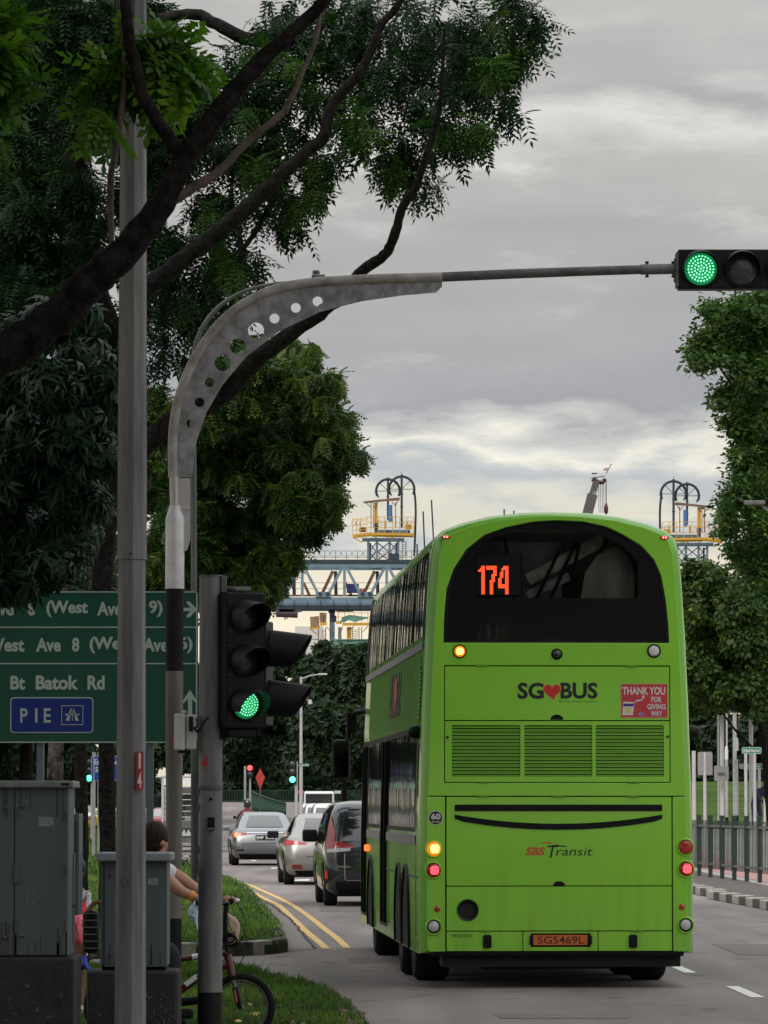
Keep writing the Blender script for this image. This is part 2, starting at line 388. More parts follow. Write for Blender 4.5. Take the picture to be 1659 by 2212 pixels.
# side run of the kerb, low and almost flush with the gutter
for i in range(1, 7):
    p, q = isl[i - 1], isl[i]
    n_ = max(1, int((q - p).length / 1.0))
    for j in range(n_):
        a = p + (q - p) * (j / n_); c = p + (q - p) * ((j + .985) / n_); z = .05
        MB().bar(a + Vector((-.05, 0, z)), c + Vector((-.05, 0, z)), .10, .13).build('kerb_block', m_soil if (i + j) % 4 else m_gutter, kb)
def ribbon(name, pts, w, z, m, parent=None):
    b = MB(); n = len(pts)
    for i, p in enumerate(pts):
        d = (pts[min(i + 1, n - 1)] - pts[max(i - 1, 0)]).normalized(); s_ = Vector((-d.y, d.x, 0)) * w / 2
        for e in (p - s_, p + s_): b.v.append((e.x, e.y, ground_z(e.x, e.y) + z))
    for i in range(n - 1): b.f.append((2 * i, 2 * i + 1, 2 * i + 3, 2 * i + 2))
    return b.build(name, m, parent, fix=False)
def c3(cx, cy): return G(432 + cx * .2116, 1836 + cy * .2116)
def dense(pts, n=6):
    out = []
    for i in range(len(pts) - 1):
        p0 = pts[max(i - 1, 0)]; p1 = pts[i]; p2 = pts[i + 1]; p3 = pts[min(i + 2, len(pts) - 1)]
        for k in range(n):
            t = k / n
            out.append(.5 * ((2 * p1) + (-p0 + p2) * t + (2 * p0 - 5 * p1 + 4 * p2 - p3) * t * t + (-p0 + 3 * p1 - 3 * p2 + p3) * t ** 3))
    return out + [pts[-1]]
crack = [c3(*p) for p in ((330, 345), (480, 450), (700, 550), (870, 670), (1000, 800), (1080, 900), (1160, 1010))]
# gutter strip between island and crack
b = MB(); A = dense(crack, 4); Bp = [isl[6], isl[5], isl[4], isl[3], isl[2], isl[1], isl[0]]
Bd = dense(Bp, 4)
for a, c in zip(A, Bd): b.v += [(c.x - .05, c.y, .004), (a.x, a.y, .004)]
for i in range(len(A) - 1): b.f.append((2 * i, 2 * i + 1, 2 * i + 3, 2 * i + 2))
tag(b.build('gutter', m_gutter, fix=False), kind='structure')
rg = random.Random(3)
cr = [p + Vector((rg.uniform(-.02, .02), 0, 0)) for p in dense(crack, 9)]
ck = ribbon('road_crack', cr, .035, .009, m_crack); tag(ck, kind='structure')
yl = thing('yellow_road_lines', 'double yellow no-stopping lines curving round the grass island', 'road marking')
yl['kind'] = 'structure'; del yl['category']
inner = [c3(*p) for p in ((200, 322), (330, 343), (480, 400), (640, 490), (800, 565), (930, 685), (1080, 830), (1200, 930), (1293, 1012))]
outer = [c3(*p) for p in ((300, 322), (470, 345), (620, 410), (800, 492), (960, 575), (1130, 695), (1280, 815), (1400, 905), (1503, 1006))]
for o_ in (ribbon('yellow_line', dense(inner), .095, .005, m_yline, yl), ribbon('yellow_line', dense(outer), .095, .005, m_yline, yl)): pass
mk = thing('lane_markings', None, None); mk['kind'] = 'structure'
for Yc in (29.6, 33.4, 40.2, 45.9, 52.9, 59.9, 67, 74, 81):
    L = 2.4 if Yc > 32 else 1.6; x0 = 3.2 - (Yc - 40.2) * .034
    MB().add([(x0 - .06, Yc - L / 2, .005), (x0 + .06, Yc - L / 2, .005), (x0 + .06 - .04, Yc + L / 2, .005), (x0 - .1, Yc + L / 2, .005)], [(0, 1, 2, 3)]).build('lane_dash', m_line, mk, fix=False)
for Yc in (99.5, 118, 126, 134, 142):
    x0 = -1.75 - (Yc - 99.5) * .062
    MB().add([(x0 - .5 * (Yc < 100), Yc - 1.0, .005), (x0 + .12, Yc - 1.0, .005), (x0 + .12, Yc + 1.0, .005), (x0 - .06, Yc + 1.0, .005)], [(0, 1, 2, 3)]).build('lane_dash', m_line, mk, fix=False)
# ---- the near grass
near_px = [(385, 2094), (430, 2091), (481, 2089), (515, 2096), (550, 2103), (591, 2115), (633, 2124), (671, 2132), (707, 2147), (739, 2170), (766, 2194), (782, 2214)]
near = [G(x, y) for x, y in near_px]
npoly = [(p.x, p.y) for p in near] + [(.35, 26), (.8, 14), (-40, 14), (-40, 45.0)]
flat_poly('near_grass_bank', npoly, -.02, .03, m_grassbase)
# asphalt crossing path sits on the road sheet; an edge strip of orange soil
tag(ribbon('path_edge', [G(330, 2090), G(385, 2091), G(432, 2089)], .25, .035, mat('ochre_soil', (.20, .12, .06), .9, scale=8, c2=(.30, .2, .1))), kind='structure')
def in_poly(px, py, poly):
    c = np.zeros(len(px), bool); n = len(poly)
    for i in range(n):
        x1, y1 = poly[i]; x2, y2 = poly[(i + 1) % n]
        if y1 == y2: continue
        c ^= ((y1 > py) != (y2 > py)) & (px < (x2 - x1) * (py - y1) / (y2 - y1) + x1)
    return c
m_blade = leaf_mat('grass_blade', [(.030, .052, .012), (.050, .105, .015), (.085, .165, .022), (.15, .225, .035), (.30, .26, .09)], .6, .35)
def np_mesh(name, V, faces_flat, per, m, tint=None, parent=None):
    me = bpy.data.meshes.new(name); nf = len(faces_flat) // per
    me.vertices.add(len(V)); me.vertices.foreach_set('co', V.astype(np.float32).ravel())
    me.loops.add(len(faces_flat)); me.loops.foreach_set('vertex_index', faces_flat.astype(np.int32))
    me.polygons.add(nf); me.polygons.foreach_set('loop_start', np.arange(0, nf * per, per, dtype=np.int32))
    if tint is not None:
        a = me.attributes.new('tint', 'FLOAT', 'POINT'); a.data.foreach_set('value', tint.astype(np.float32))
    me.update(calc_edges=True); me.materials.append(m)
    o = bpy.data.objects.new(name, me); col.objects.link(o)
    if parent is not None: o.parent = parent
    return o
def blades(name, poly, box, n, hmin, hmax, w, z, seed, bias=None):
    r = np.random.default_rng(seed); x = r.uniform(box[0], box[1], n); y = r.uniform(box[2], box[3], n)
    k = in_poly(x, y, poly) & ((np.sin(x * 3.3 + 2.1 * np.sin(y * 1.1)) * np.sin(y * 2.3 + 1.3 * np.sin(x * 2.7)) > -.55) | (r.random(n) < .25)); x, y = x[k], y[k]; n = len(x)
    patch = .5 + .5 * np.sin(x * 2.1 + 1.7 * np.sin(y * .7)) * np.sin(y * 1.3 + np.sin(x * 1.9))
    h = r.uniform(hmin, hmax, n) * (.6 + .7 * patch) * np.where(r.random(n) < .03, 1.7, 1); a = r.uniform(0, PI, n); lean = r.normal(0, .45, n) * h; la = r.uniform(0, 2 * PI, n)
    dx, dy = np.cos(a) * w / 2, np.sin(a) * w / 2
    V = np.zeros((n, 5, 3)); mx, my = x + np.cos(la) * lean * .35, y + np.sin(la) * lean * .35
    V[:, 0] = np.stack([x - dx, y - dy, np.full(n, z)], 1); V[:, 1] = np.stack([x + dx, y + dy, np.full(n, z)], 1)
    V[:, 2] = np.stack([mx + dx * .8, my + dy * .8, z + h * .6], 1); V[:, 3] = np.stack([mx - dx * .8, my - dy * .8, z + h * .6], 1)
    V[:, 4] = np.stack([x + np.cos(la) * lean, y + np.sin(la) * lean, z + h], 1)
    F_ = np.array([0, 1, 2, 0, 2, 3, 3, 2, 4]); Fl = (np.arange(n)[:, None] * 5 + F_[None]).ravel()
    t = np.clip(.05 + .55 * patch + r.normal(0, .18, n), 0, 1); t = np.repeat(t, 5)
    return tag(np_mesh(name, V.reshape(-1, 3), Fl, 3, m_blade, t), 'short uneven green grass growing on the roadside bank', 'grass', kind='stuff')
g1 = blades('grass', npoly, (-3.2, .4, 33.5, 46.5), 62000, .035, .10, .012, .02, 1)
g1['label'] = 'ragged near grass round the bicycle wheel with a few yellow leaves'
g2 = blades('grass', poly, (-7, -.9, 49.5, 112), 70000, .02, .075, .02, .10, 2)
g2['label'] = 'mown green grass of the island behind its banded kerb'
g3 = blades('grass', poly, (-24, -3, 100, 284), 45000, .09, .2, .07, .10, 4)
g3['label'] = 'dark shaded grass of the verge below the road sign'
# fallen leaves and soil crumbs at the edge of the bank
m_dry = mat('fallen_leaf_yellow', (.45, .33, .10), .7, var=.3, scale=30); m_dry2 = mat('fallen_leaf_brown', (.16, .09, .05), .8, var=.3, scale=30)
rg = random.Random(12)
spots = [(553, 2190), (540, 2170), (634, 2200), (610, 2204), (520, 2140), (515, 2205), (570, 2206), (650, 2207)]
for i, (x, y) in enumerate(spots):
    p = G(x, y, .07); a = rg.uniform(0, 6.28); b = MB(); L = .09 if i in (0, 2) else .06
    pts = [(-.5, 0, 0), (-.2, .28, .02), (.2, .24, .02), (.55, 0, .01), (.2, -.24, .015), (-.2, -.28, .02)]
    rot = Matrix.Rotation(a, 3, 'Z') @ Matrix.Rotation(rg.uniform(-1.2, -.3), 3, 'X')
    b.add([p + rot @ (Vector(q) * L) for q in pts], [(0, 1, 2, 3), (0, 3, 4, 5)])
    o = b.build('fallen_leaf', m_dry if i % 4 != 3 else m_dry2, fix=False)
    tag(o, ['large yellow fallen leaf inside the bicycle wheel', 'small yellow fallen leaf above the hub height of the bicycle wheel', 'curled yellow leaf on the grass to the side of the bicycle wheel', 'brown fallen leaf near the curled yellow one',
            'pale fallen leaf beside the suspension fork', 'yellow fallen leaf below the fork end', 'yellow fallen leaf under the bicycle tyre', 'brown fallen leaf at the road edge of the bank'][i], 'leaf', 'leaves fallen on the near grass')
b = MB(); rr = random.Random(5)
for i in range(420):
    t = rr.random() ** .6; p = G(600 + 185 * t + rr.uniform(-8, 4), 2208 - 0 * t + rr.uniform(-6, 16), 0) if i % 2 else near[-4].lerp(near[-1], rr.random()) + Vector((rr.uniform(-.12, .05), rr.uniform(-.6, .6), 0))
    s_ = rr.uniform(.012, .04); b.box((p.x, p.y, .035), (s_, s_ * rr.uniform(.6, 1.4), s_ * .7), Matrix.Rotation(rr.random() * 3, 3, 'Z') @ Matrix.Rotation(rr.random(), 3, 'X'))
tag(b.build('rubble', mat('soil_crumbs', (.10, .065, .045), .9, scale=9, c2=(.26, .20, .15))), 'brown soil crumbs and leaf litter at the edge of the grass bank', 'litter', kind='stuff')
# ================================================================ TREES
def rotmats(d, roll, r):
    """x axis along d"""
    d = d / np.linalg.norm(d, axis=1, keepdims=True)
    up = np.tile(np.array([0, 0, 1.]), (len(d), 1)); bad = np.abs(d[:, 2]) > .97; up[bad] = [1, 0, 0]
    s = np.cross(up, d); s /= np.linalg.norm(s, axis=1, keepdims=True); u = np.cross(d, s)
    c, n = np.cos(roll)[:, None], np.sin(roll)[:, None]
    s2, u2 = s * c + u * n, -s * n + u * c
    return np.stack([d, s2, u2], 2)
def t_pinnate(n=6, L=.26, l=.07, w=.024, droop=.12, term=True):
    V = []; Fc = []
    def leaf(x, z, ang, sgn):
        o = len(V); ca, sa = math.cos(ang), math.sin(ang) * sgn; px, py = -sa, ca
        for a, b_ in ((0, 0), (.45, .5), (1, 0), (.45, -.5)):
            V.append((x + ca * a * l + px * b_ * w, sa * a * l + py * b_ * w, z - (a ** 2) * l * .35))
        Fc.append((o, o + 1, o + 2, o + 3) if sgn > 0 else (o, o + 3, o + 2, o + 1))
    for i in range(n):
        t = (i + .6) / n; x = L * t; z = -droop * L * t * t * 4
        for s_ in (1, -1): leaf(x, z, R(62), s_)
    if term: leaf(L, -droop * L * 4, 0, 1)
    return np.array(V), np.array(Fc)
def t_mango(n=8, l=.19, w=.042):
    V = []; Fc = []
    for i in range(n):
        a = 2 * PI * i / n + .3 * (i % 2); e = .5 - .12 * (i % 3); o = len(V)
        for t in (0, .35, .7, 1):
            rr_ = l * t * math.cos(e * (1 - t)) * .95; z = l * (.30 * t - .85 * t * t)
            ww = w * (.3, 1, .8, .05)[(0, .35, .7, 1).index(t)] / 2
            for s_ in (-1, 1): V.append((z * 1.0, math.cos(a) * rr_ - math.sin(a) * ww * s_, math.sin(a) * rr_ + math.cos(a) * ww * s_))
        for k in range(3): Fc.append((o + 2 * k, o + 2 * k + 1, o + 2 * k + 3, o + 2 * k + 2))
    return np.array(V), np.array(Fc)
def t_clump(n=9, l=.30, w=.14, seed=1):
    r = random.Random(seed); V = []; Fc = []
    for i in range(n):
        o = len(V); d = Vector((r.uniform(-.2, 1), r.uniform(-1, 1), r.uniform(-.7, .5))).normalized(); s_ = d.cross(Vector((r.uniform(-.3, .3), r.uniform(-.3, .3), 1))).normalized()
        p = Vector((r.uniform(-.1, .25), r.uniform(-.25, .25), r.uniform(-.12, .12)))
        for a, b_ in ((0, 0), (.5, .5), (1, 0), (.5, -.5)): V.append(tuple(p + d * a * l + s_ * b_ * w - Vector((0, 0, .3 * l * a * a))))
        Fc.append((o, o + 1, o + 2, o + 3))
    return np.array(V), np.array(Fc)
def crown(name, clumps, templ, m, parent, seed, sub=9, tight=.33, scale=(.75, 1.25), droop=.35, squash=.8, tint0=.45, lit=.0, world_xyz=False):
    """clumps: (x, y, Y, r_px, n_sprays[, depth factor]) placed where the crown stands"""
    r = np.random.default_rng(seed); TV, TF = templ; C = []; D = []; TN = []
    for cl in clumps:
        x, y, Y, rp, n = cl[:5]; df = cl[5] if len(cl) > 5 else 1.0
        c = np.array(P(x, y, Y)) if not world_xyz else np.array((x, y, Y)); rad = SZ(rp, Y) if not world_xyz else rp; k = max(3, int(sub * (n / 100) ** .5)); n = int(n)
        sc_ = r.normal(0, 1, (k, 3)); sc_ /= np.linalg.norm(sc_, axis=1, keepdims=True); sc_ *= (r.random((k, 1)) ** .4) * .82
        idx = r.integers(0, k, n); off = r.normal(0, tight, (n, 3)); p = sc_[idx] + off
        ln = np.linalg.norm(p, axis=1); p = p[ln < 1.18]; ix = idx[ln < 1.18]
        q = p * rad * np.array([1, df, squash]); C.append(c + q)
        d = p - sc_[ix] * .4 + r.normal(0, .35, p.shape); d[:, 2] -= droop; D.append(d)
        ct = r.normal(0, .13, k); TN.append(np.clip(tint0 + ct[ix] + r.normal(0, .12, len(p)), 0, 1))
    C = np.concatenate(C); D = np.concatenate(D); T = np.concatenate(TN); n = len(C)
    Rm = rotmats(D, r.uniform(-.7, .7, n), r); s_ = r.uniform(scale[0], scale[1], n)
    V = np.einsum('nij,vj->nvi', Rm, TV) * s_[:, None, None] + C[:, None, :]
    nv = len(TV); Fl = (np.arange(n)[:, None, None] * nv + TF[None]).ravel()
    tt = np.clip(np.repeat(T, nv) + r.normal(0, .05, n * nv), 0, 1)
    return np_mesh(name, V.reshape(-1, 3), Fl, 4, m, tt, parent)
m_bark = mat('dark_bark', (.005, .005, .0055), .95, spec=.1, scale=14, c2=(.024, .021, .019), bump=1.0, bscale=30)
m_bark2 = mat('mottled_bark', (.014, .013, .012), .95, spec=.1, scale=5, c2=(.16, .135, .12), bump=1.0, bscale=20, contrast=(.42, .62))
m_bark3 = mat('brown_bark', (.055, .042, .034), .95, scale=12, c2=(.13, .10, .08), bump=.8, bscale=30)
def limb(name, pts, Y, widths, m, parent, seed=0, dY=0.0, n=9):
    """pts read off at the limb's own distance Y (Y + dY at the tip); widths across, same units"""
    r = random.Random(seed); out = []; N = len(pts)
    Ps = []; Ws = []
    for i, (x, y) in enumerate(pts):
        t = i / (N - 1); Yi = Y + dY * t; w = widths[0] + (widths[1] - widths[0]) * t if len(widths) == 2 else widths[i]
        Ps.append(P(x, y, Yi)); Ws.append(SZ(w, Yi) / 2)
    Pd = dense(Ps, 5); Wd = []
    for i in range(N - 1):
        for k in range(5): Wd.append(Ws[i] + (Ws[i + 1] - Ws[i]) * k / 5)
    Wd.append(Ws[-1])
    Pd = [p + Vector((r.uniform(-1, 1), r.uniform(-1, 1), r.uniform(-1, 1))) * w * .12 for p, w in zip(Pd, Wd)]
    return MB().tube(Pd, Wd, n, rough=.16, rg=r).build(name, m, parent, smooth_deg=80)
def ragged(L, k=3, f=.38, seed=0):
    r = random.Random(seed); out = list(L)
    for c in L:
        for _ in range(k):
            a = r.uniform(0, 2 * PI); out.append((c[0] + c[2] * r.uniform(.85, 1.15) * math.cos(a), c[1] + c[2] * r.uniform(.8, 1.1) * math.sin(a), c[2] * f * r.uniform(.7, 1.2)))
    return out
def cl(lst, Y, dens=1.0, dy=0.0, rr=None):
    r = rnd; out = []
    for c in lst:
        x, y, rad = c[:3]; n = dens * rad * rad / 14; out.append((x, y, Y + r.uniform(-dy, dy), rad, max(8, n)))
    return out
PIN = t_pinnate(5, .27, .098, .034); PINB = t_pinnate(5, .30, .10, .045, .15)
# --- the near raintree whose limbs cross in front of the lamp post
t1 = thing('raintree', 'leaning tree whose thick dark limbs pass in front of the lamp post', 'tree', (P(-420, 1100, 25).x, 25.5, .03))
def loc_parent(o, root):
    o.parent = root; o.matrix_parent_inverse = Matrix.Translation(-Vector(root.location)); return o
L1 = [(-420, 2300), (-420, 1500), (-330, 1080), (-150, 880), (0, 770), (127, 681), (183, 620), (260, 553), (332, 470), (376, 390), (415, 321), (470, 249), (531, 166), (598, 100), (653, 50), (697, 5), (760, -80)]
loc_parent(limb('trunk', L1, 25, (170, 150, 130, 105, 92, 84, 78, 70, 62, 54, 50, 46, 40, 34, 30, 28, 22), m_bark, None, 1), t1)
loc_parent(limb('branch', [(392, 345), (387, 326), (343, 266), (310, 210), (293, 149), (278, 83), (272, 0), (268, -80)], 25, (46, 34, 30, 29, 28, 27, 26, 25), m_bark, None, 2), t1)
loc_parent(limb('branch', [(340, 455), (376, 432), (465, 376), (531, 310), (598, 255), (625, 221), (653, 155), (681, 89), (692, 22), (700, -50)], 25, (26, 24, 19, 17, 16, 14, 12, 11, 10, 9), m_bark3, None, 3), t1)
loc_parent(limb('branch', [(243, 552), (240, 500), (238, 440), (240, 380), (252, 310), (262, 240), (268, 160), (262, 60), (255, -20)], 25.3, (9, 14, 15, 15, 16, 14, 11, 9, 8), m_bark3, None, 4), t1)
m_bright = leaf_mat('bright_young_leaf', [(.022, .065, .010), (.05, .13, .015), (.11, .22, .025), (.22, .34, .045)], .5, .45)
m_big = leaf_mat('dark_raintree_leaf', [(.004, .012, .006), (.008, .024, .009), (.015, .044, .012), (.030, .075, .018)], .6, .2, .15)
fo = crown('crown', cl([(320, 120, 50), (370, 110, 55), (405, 125, 45), (350, 150, 50), (300, 150, 35), (230, 158, 36), (210, 178, 26), (335, 190, 30), (290, 100, 25)], 25.6, .45, .25) +
           cl([(-5, 60, 40), (5, 130, 35), (0, 175, 25), (222, 250, 16), (225, 275, 12)], 25, .8, .2), t_pinnate(4, .17, .07, .042, .10), m_bright, None, 5, sub=8, tight=.25, scale=(.8, 1.25), droop=.45, tint0=.45)
loc_parent(fo, t1)
# --- the big tree behind the mast: dark crown, thin leaflets, sky showing through
t2 = thing('raintree', 'broad dark tree whose lichen-patched limbs reach over the mast arm', 'tree', (P(232, 1860, 57).x, 57, .1))
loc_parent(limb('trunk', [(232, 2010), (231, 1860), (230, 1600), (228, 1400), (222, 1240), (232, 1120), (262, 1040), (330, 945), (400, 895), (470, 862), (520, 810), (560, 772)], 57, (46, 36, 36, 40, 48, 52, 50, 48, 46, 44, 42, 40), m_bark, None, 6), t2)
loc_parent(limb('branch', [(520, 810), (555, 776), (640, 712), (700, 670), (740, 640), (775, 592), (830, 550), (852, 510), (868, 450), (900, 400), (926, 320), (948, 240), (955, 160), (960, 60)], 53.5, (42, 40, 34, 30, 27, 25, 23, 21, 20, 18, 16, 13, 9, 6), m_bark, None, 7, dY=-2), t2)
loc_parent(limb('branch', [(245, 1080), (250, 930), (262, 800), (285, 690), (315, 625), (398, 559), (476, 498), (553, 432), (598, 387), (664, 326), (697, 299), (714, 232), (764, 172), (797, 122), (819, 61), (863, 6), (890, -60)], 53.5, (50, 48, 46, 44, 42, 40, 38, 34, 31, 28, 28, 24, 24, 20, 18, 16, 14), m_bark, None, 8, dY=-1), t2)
loc_parent(limb('branch', [(498, 665), (515, 609), (520, 531), (509, 487), (500, 420), (505, 350)], 55.8, (15, 14, 14, 12, 9, 6), m_bark, None, 9), t2)
loc_parent(limb('branch', [(523, 540), (553, 498), (592, 420), (600, 340), (590, 250)], 55.8, (12, 12, 12, 10, 8), m_bark, None, 10), t2)
loc_parent(limb('branch', [(120, 1700), (122, 1500), (126, 1290), (150, 1220), (205, 1150), (250, 1090)], 57, (36, 32, 36, 38, 40, 42), m_bark2, None, 11), t2)
loc_parent(limb('branch', [(262, 760), (200, 640), (170, 500), (175, 420), (150, 300), (80, 150), (60, 20)], 58, (70, 75, 80, 60, 40, 30, 20), m_bark, None, 13), t2)
loc_parent(limb('branch', [(190, 560), (120, 480), (60, 440), (-30, 430)], 58, (36, 30, 24, 16), m_bark, None, 14), t2)
loc_parent(limb('branch', [(640, 60), (560, 90), (480, 60), (420, 30), (340, 40)], 56, (24, 30, 28, 24, 20), m_bark, None, 15), t2)
rim = [(1150, 25, 38), (1090, 40, 70), (1000, 50, 90), (900, 60, 90), (945, 150, 80), (1040, 120, 80), (1100, 110, 40), (1010, 200, 60), (1085, 235, 34), (1062, 160, 48), (1000, 270, 42), (960, 290, 45), (890, 220, 45), (860, 170, 50), (868, 310, 50), (845, 350, 34), (915, 385, 30), (880, 340, 55), (1030, 290, 30), (940, 240, 50),
       (780, 250, 45), (750, 300, 42), (735, 200, 60), (760, 120, 70), (820, 60, 70), (700, 80, 80), (620, 130, 80), (660, 220, 55), (800, 180, 30), (740, 30, 70), (590, 50, 60),
       (680, 375, 26), (690, 400, 22), (655, 420, 34), (630, 470, 30), (600, 470, 30), (645, 350, 32), (700, 340, 18), (560, 380, 60), (540, 300, 60), (610, 300, 50), (570, 220, 70), (500, 200, 80),
       (470, 560, 60), (430, 600, 60), (500, 590, 45), (470, 490, 50), (540, 560, 26), (420, 660, 60), (470, 640, 45), (350, 700, 60), (380, 620, 60), (330, 590, 40)]
extra = [(1060, 60, 55), (1120, 60, 40), (980, 110, 60), (900, 20, 60), (860, 90, 40), (460, 420, 60), (520, 470, 50), (480, 700, 40), (430, 720, 40), (330, 760, 50), (380, 760, 40), (300, 660, 50), (560, 620, 30), (520, 640, 40), (260, 560, 30), (680, 180, 55), (600, 60, 60), (520, 120, 60), (500, 300, 60), (400, 330, 60), (240, 60, 90), (100, 130, 100), (120, 450, 50), (20, 480, 60), (1000, 330, 25), (930, 350, 34)]
core = [(40, 60, 110), (180, 50, 110), (60, 220, 110), (190, 210, 100), (300, 60, 90), (400, 230, 90), (300, 260, 80), (470, 330, 80), (440, 440, 70), (120, 330, 70), (40, 390, 60), (60, 460, 60), (160, 400, 50), (90, 540, 70), (20, 560, 70), (160, 560, 60), (360, 520, 40), (280, 420, 40), (60, 650, 80), (150, 650, 60), (550, 140, 70), (640, 30, 70), (350, 350, 60), (200, 470, 35), (20, 300, 50)]
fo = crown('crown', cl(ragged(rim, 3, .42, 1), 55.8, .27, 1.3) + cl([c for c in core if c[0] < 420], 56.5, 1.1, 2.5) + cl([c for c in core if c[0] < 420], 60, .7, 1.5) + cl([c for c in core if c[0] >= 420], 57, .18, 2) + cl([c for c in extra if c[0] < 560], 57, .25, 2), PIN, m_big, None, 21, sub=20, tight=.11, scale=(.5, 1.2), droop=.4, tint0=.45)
loc_parent(fo, t2)
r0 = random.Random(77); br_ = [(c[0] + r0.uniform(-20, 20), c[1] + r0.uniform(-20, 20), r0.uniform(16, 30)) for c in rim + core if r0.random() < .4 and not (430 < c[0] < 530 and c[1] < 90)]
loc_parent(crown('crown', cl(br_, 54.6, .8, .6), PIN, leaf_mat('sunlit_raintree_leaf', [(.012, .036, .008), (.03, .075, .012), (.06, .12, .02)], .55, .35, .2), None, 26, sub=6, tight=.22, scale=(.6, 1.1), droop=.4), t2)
# --- mango-like tree with long drooping leaves, far edge of the verge
t3 = thing('mango_tree', 'dense tree with long drooping strap leaves above the green sign', 'tree', (P(-130, 1900, 44).x, 44, .1))
m_mango = leaf_mat('mango_leaf', [(.006, .018, .010), (.010, .030, .014), (.018, .048, .020), (.034, .075, .028)], .5, .12, .18)
loc_parent(limb('trunk', [(-130, 2150), (-130, 1700), (-110, 1400), (-40, 1150), (60, 950)], 45.5, (60, 55, 50, 40, 26), m_bark, None, 17), t3)
mg = [(30, 820, 80), (120, 830, 70), (190, 770, 60), (60, 930, 80), (150, 930, 75), (215, 880, 50), (40, 1040, 80), (130, 1040, 80), (210, 990, 50), (60, 1150, 80), (140, 1140, 65), (30, 1240, 75), (110, 1220, 50), (200, 1090, 35), (90, 700, 60), (170, 690, 50), (20, 730, 60), (225, 800, 40), (160, 1190, 30), (-40, 900, 80), (-40, 1100, 80)]
fo = crown('crown', [(x, y, 44 + rnd.uniform(-.8, .8), r_, r_ * r_ / 30) for x, y, r_ in mg] + [(x, y, 46.5, r_ * 1.1, r_ * r_ / 40) for x, y, r_ in mg], t_mango(), m_mango, None, 22, sub=9, tight=.30, scale=(.75, 1.15), droop=-.5, tint0=.38)
loc_parent(fo, t3)
# --- yellow-green feathery tree beyond the mast
t4 = thing('flame_tree', 'yellow-green feathery tree with bare tangled twigs beyond the mast', 'tree', (P(430, 1700, 72).x, 72, .1))
m_flame = leaf_mat('flame_tree_leaf', [(.005, .018, .005), (.012, .036, .008), (.032, .070, .011), (.085, .13, .018), (.20, .17, .026)], .55, .3, .3)
loc_parent(limb('trunk', [(440, 1890), (436, 1700), (430, 1560), (420, 1450), (400, 1350)], 72, (34, 28, 26, 26, 22), m_bark, None, 18), t4)
for i in range(22):
    r_ = random.Random(100 + i); x0, y0 = r_.uniform(330, 440), r_.uniform(1250, 1420); a = r_.uniform(-.15, 1.1); pts = [(x0, y0)]
    for k in range(5):
        a += r_.uniform(-.35, .4); pts.append((pts[-1][0] + math.cos(a) * r_.uniform(28, 55) * (1 if i % 3 else -1), pts[-1][1] - abs(math.sin(a)) * r_.uniform(20, 60)))
    loc_parent(limb('branch', pts, 70.5 + r_.uniform(0, 2), (7, 3), m_bark3, None, 30 + i, n=6), t4)
fl = [(340, 1230, 40), (400, 1180, 50), (450, 1230, 45), (500, 1260, 40), (300, 1060, 40), (440, 820, 40), (420, 880, 45), (700, 840, 40), (750, 960, 35), (560, 800, 50), (620, 780, 55), (600, 850, 60), (680, 830, 50), (730, 820, 26), (650, 760, 26), (520, 860, 50), (470, 920, 50), (560, 930, 70), (640, 920, 60), (710, 900, 45), (740, 930, 40), (780, 965, 26), (800, 985, 14), (755, 1075, 16), (748, 1110, 14), (735, 830, 20), (755, 815, 12), (770, 935, 18), (700, 750, 12), (760, 900, 28), (700, 980, 50), (620, 1010, 60), (540, 1020, 60), (460, 1020, 55), (730, 1000, 36), (690, 1050, 50), (740, 1060, 26), (715, 1105, 24), (640, 1090, 50), (560, 1110, 60), (470, 1110, 60), (400, 1090, 50), (350, 1030, 50), (360, 1150, 40), (670, 1140, 26), (615, 1180, 30), (575, 1210, 38), (585, 1258, 20), (560, 1285, 18), (560, 1230, 45), (520, 1180, 50), (320, 960, 40), (340, 880, 40), (400, 960, 50), (520, 780, 40), (700, 760, 14), (655, 840, 40), (790, 975, 12), (500, 960, 60)]
fo = crown('crown', [(x, y, 70 + rnd.uniform(-2.5, 2.5), r_ * 1.0, r_ * r_ / 3.8) for x, y, r_ in ragged([(x - (26 if x > 670 else 0), y, r_ * (.85 if x > 670 else 1)) for x, y, r_ in fl], 4, .5, 2)] + [(x, y, 75, r_ * .9, r_ * r_ / 26) for x, y, r_ in fl if x < 700], t_pinnate(6, .19, .058, .034, .16), m_flame, None, 23, sub=22, tight=.12, scale=(.6, 1.25), droop=.5, squash=.5, tint0=.48)
loc_parent(fo, t4)
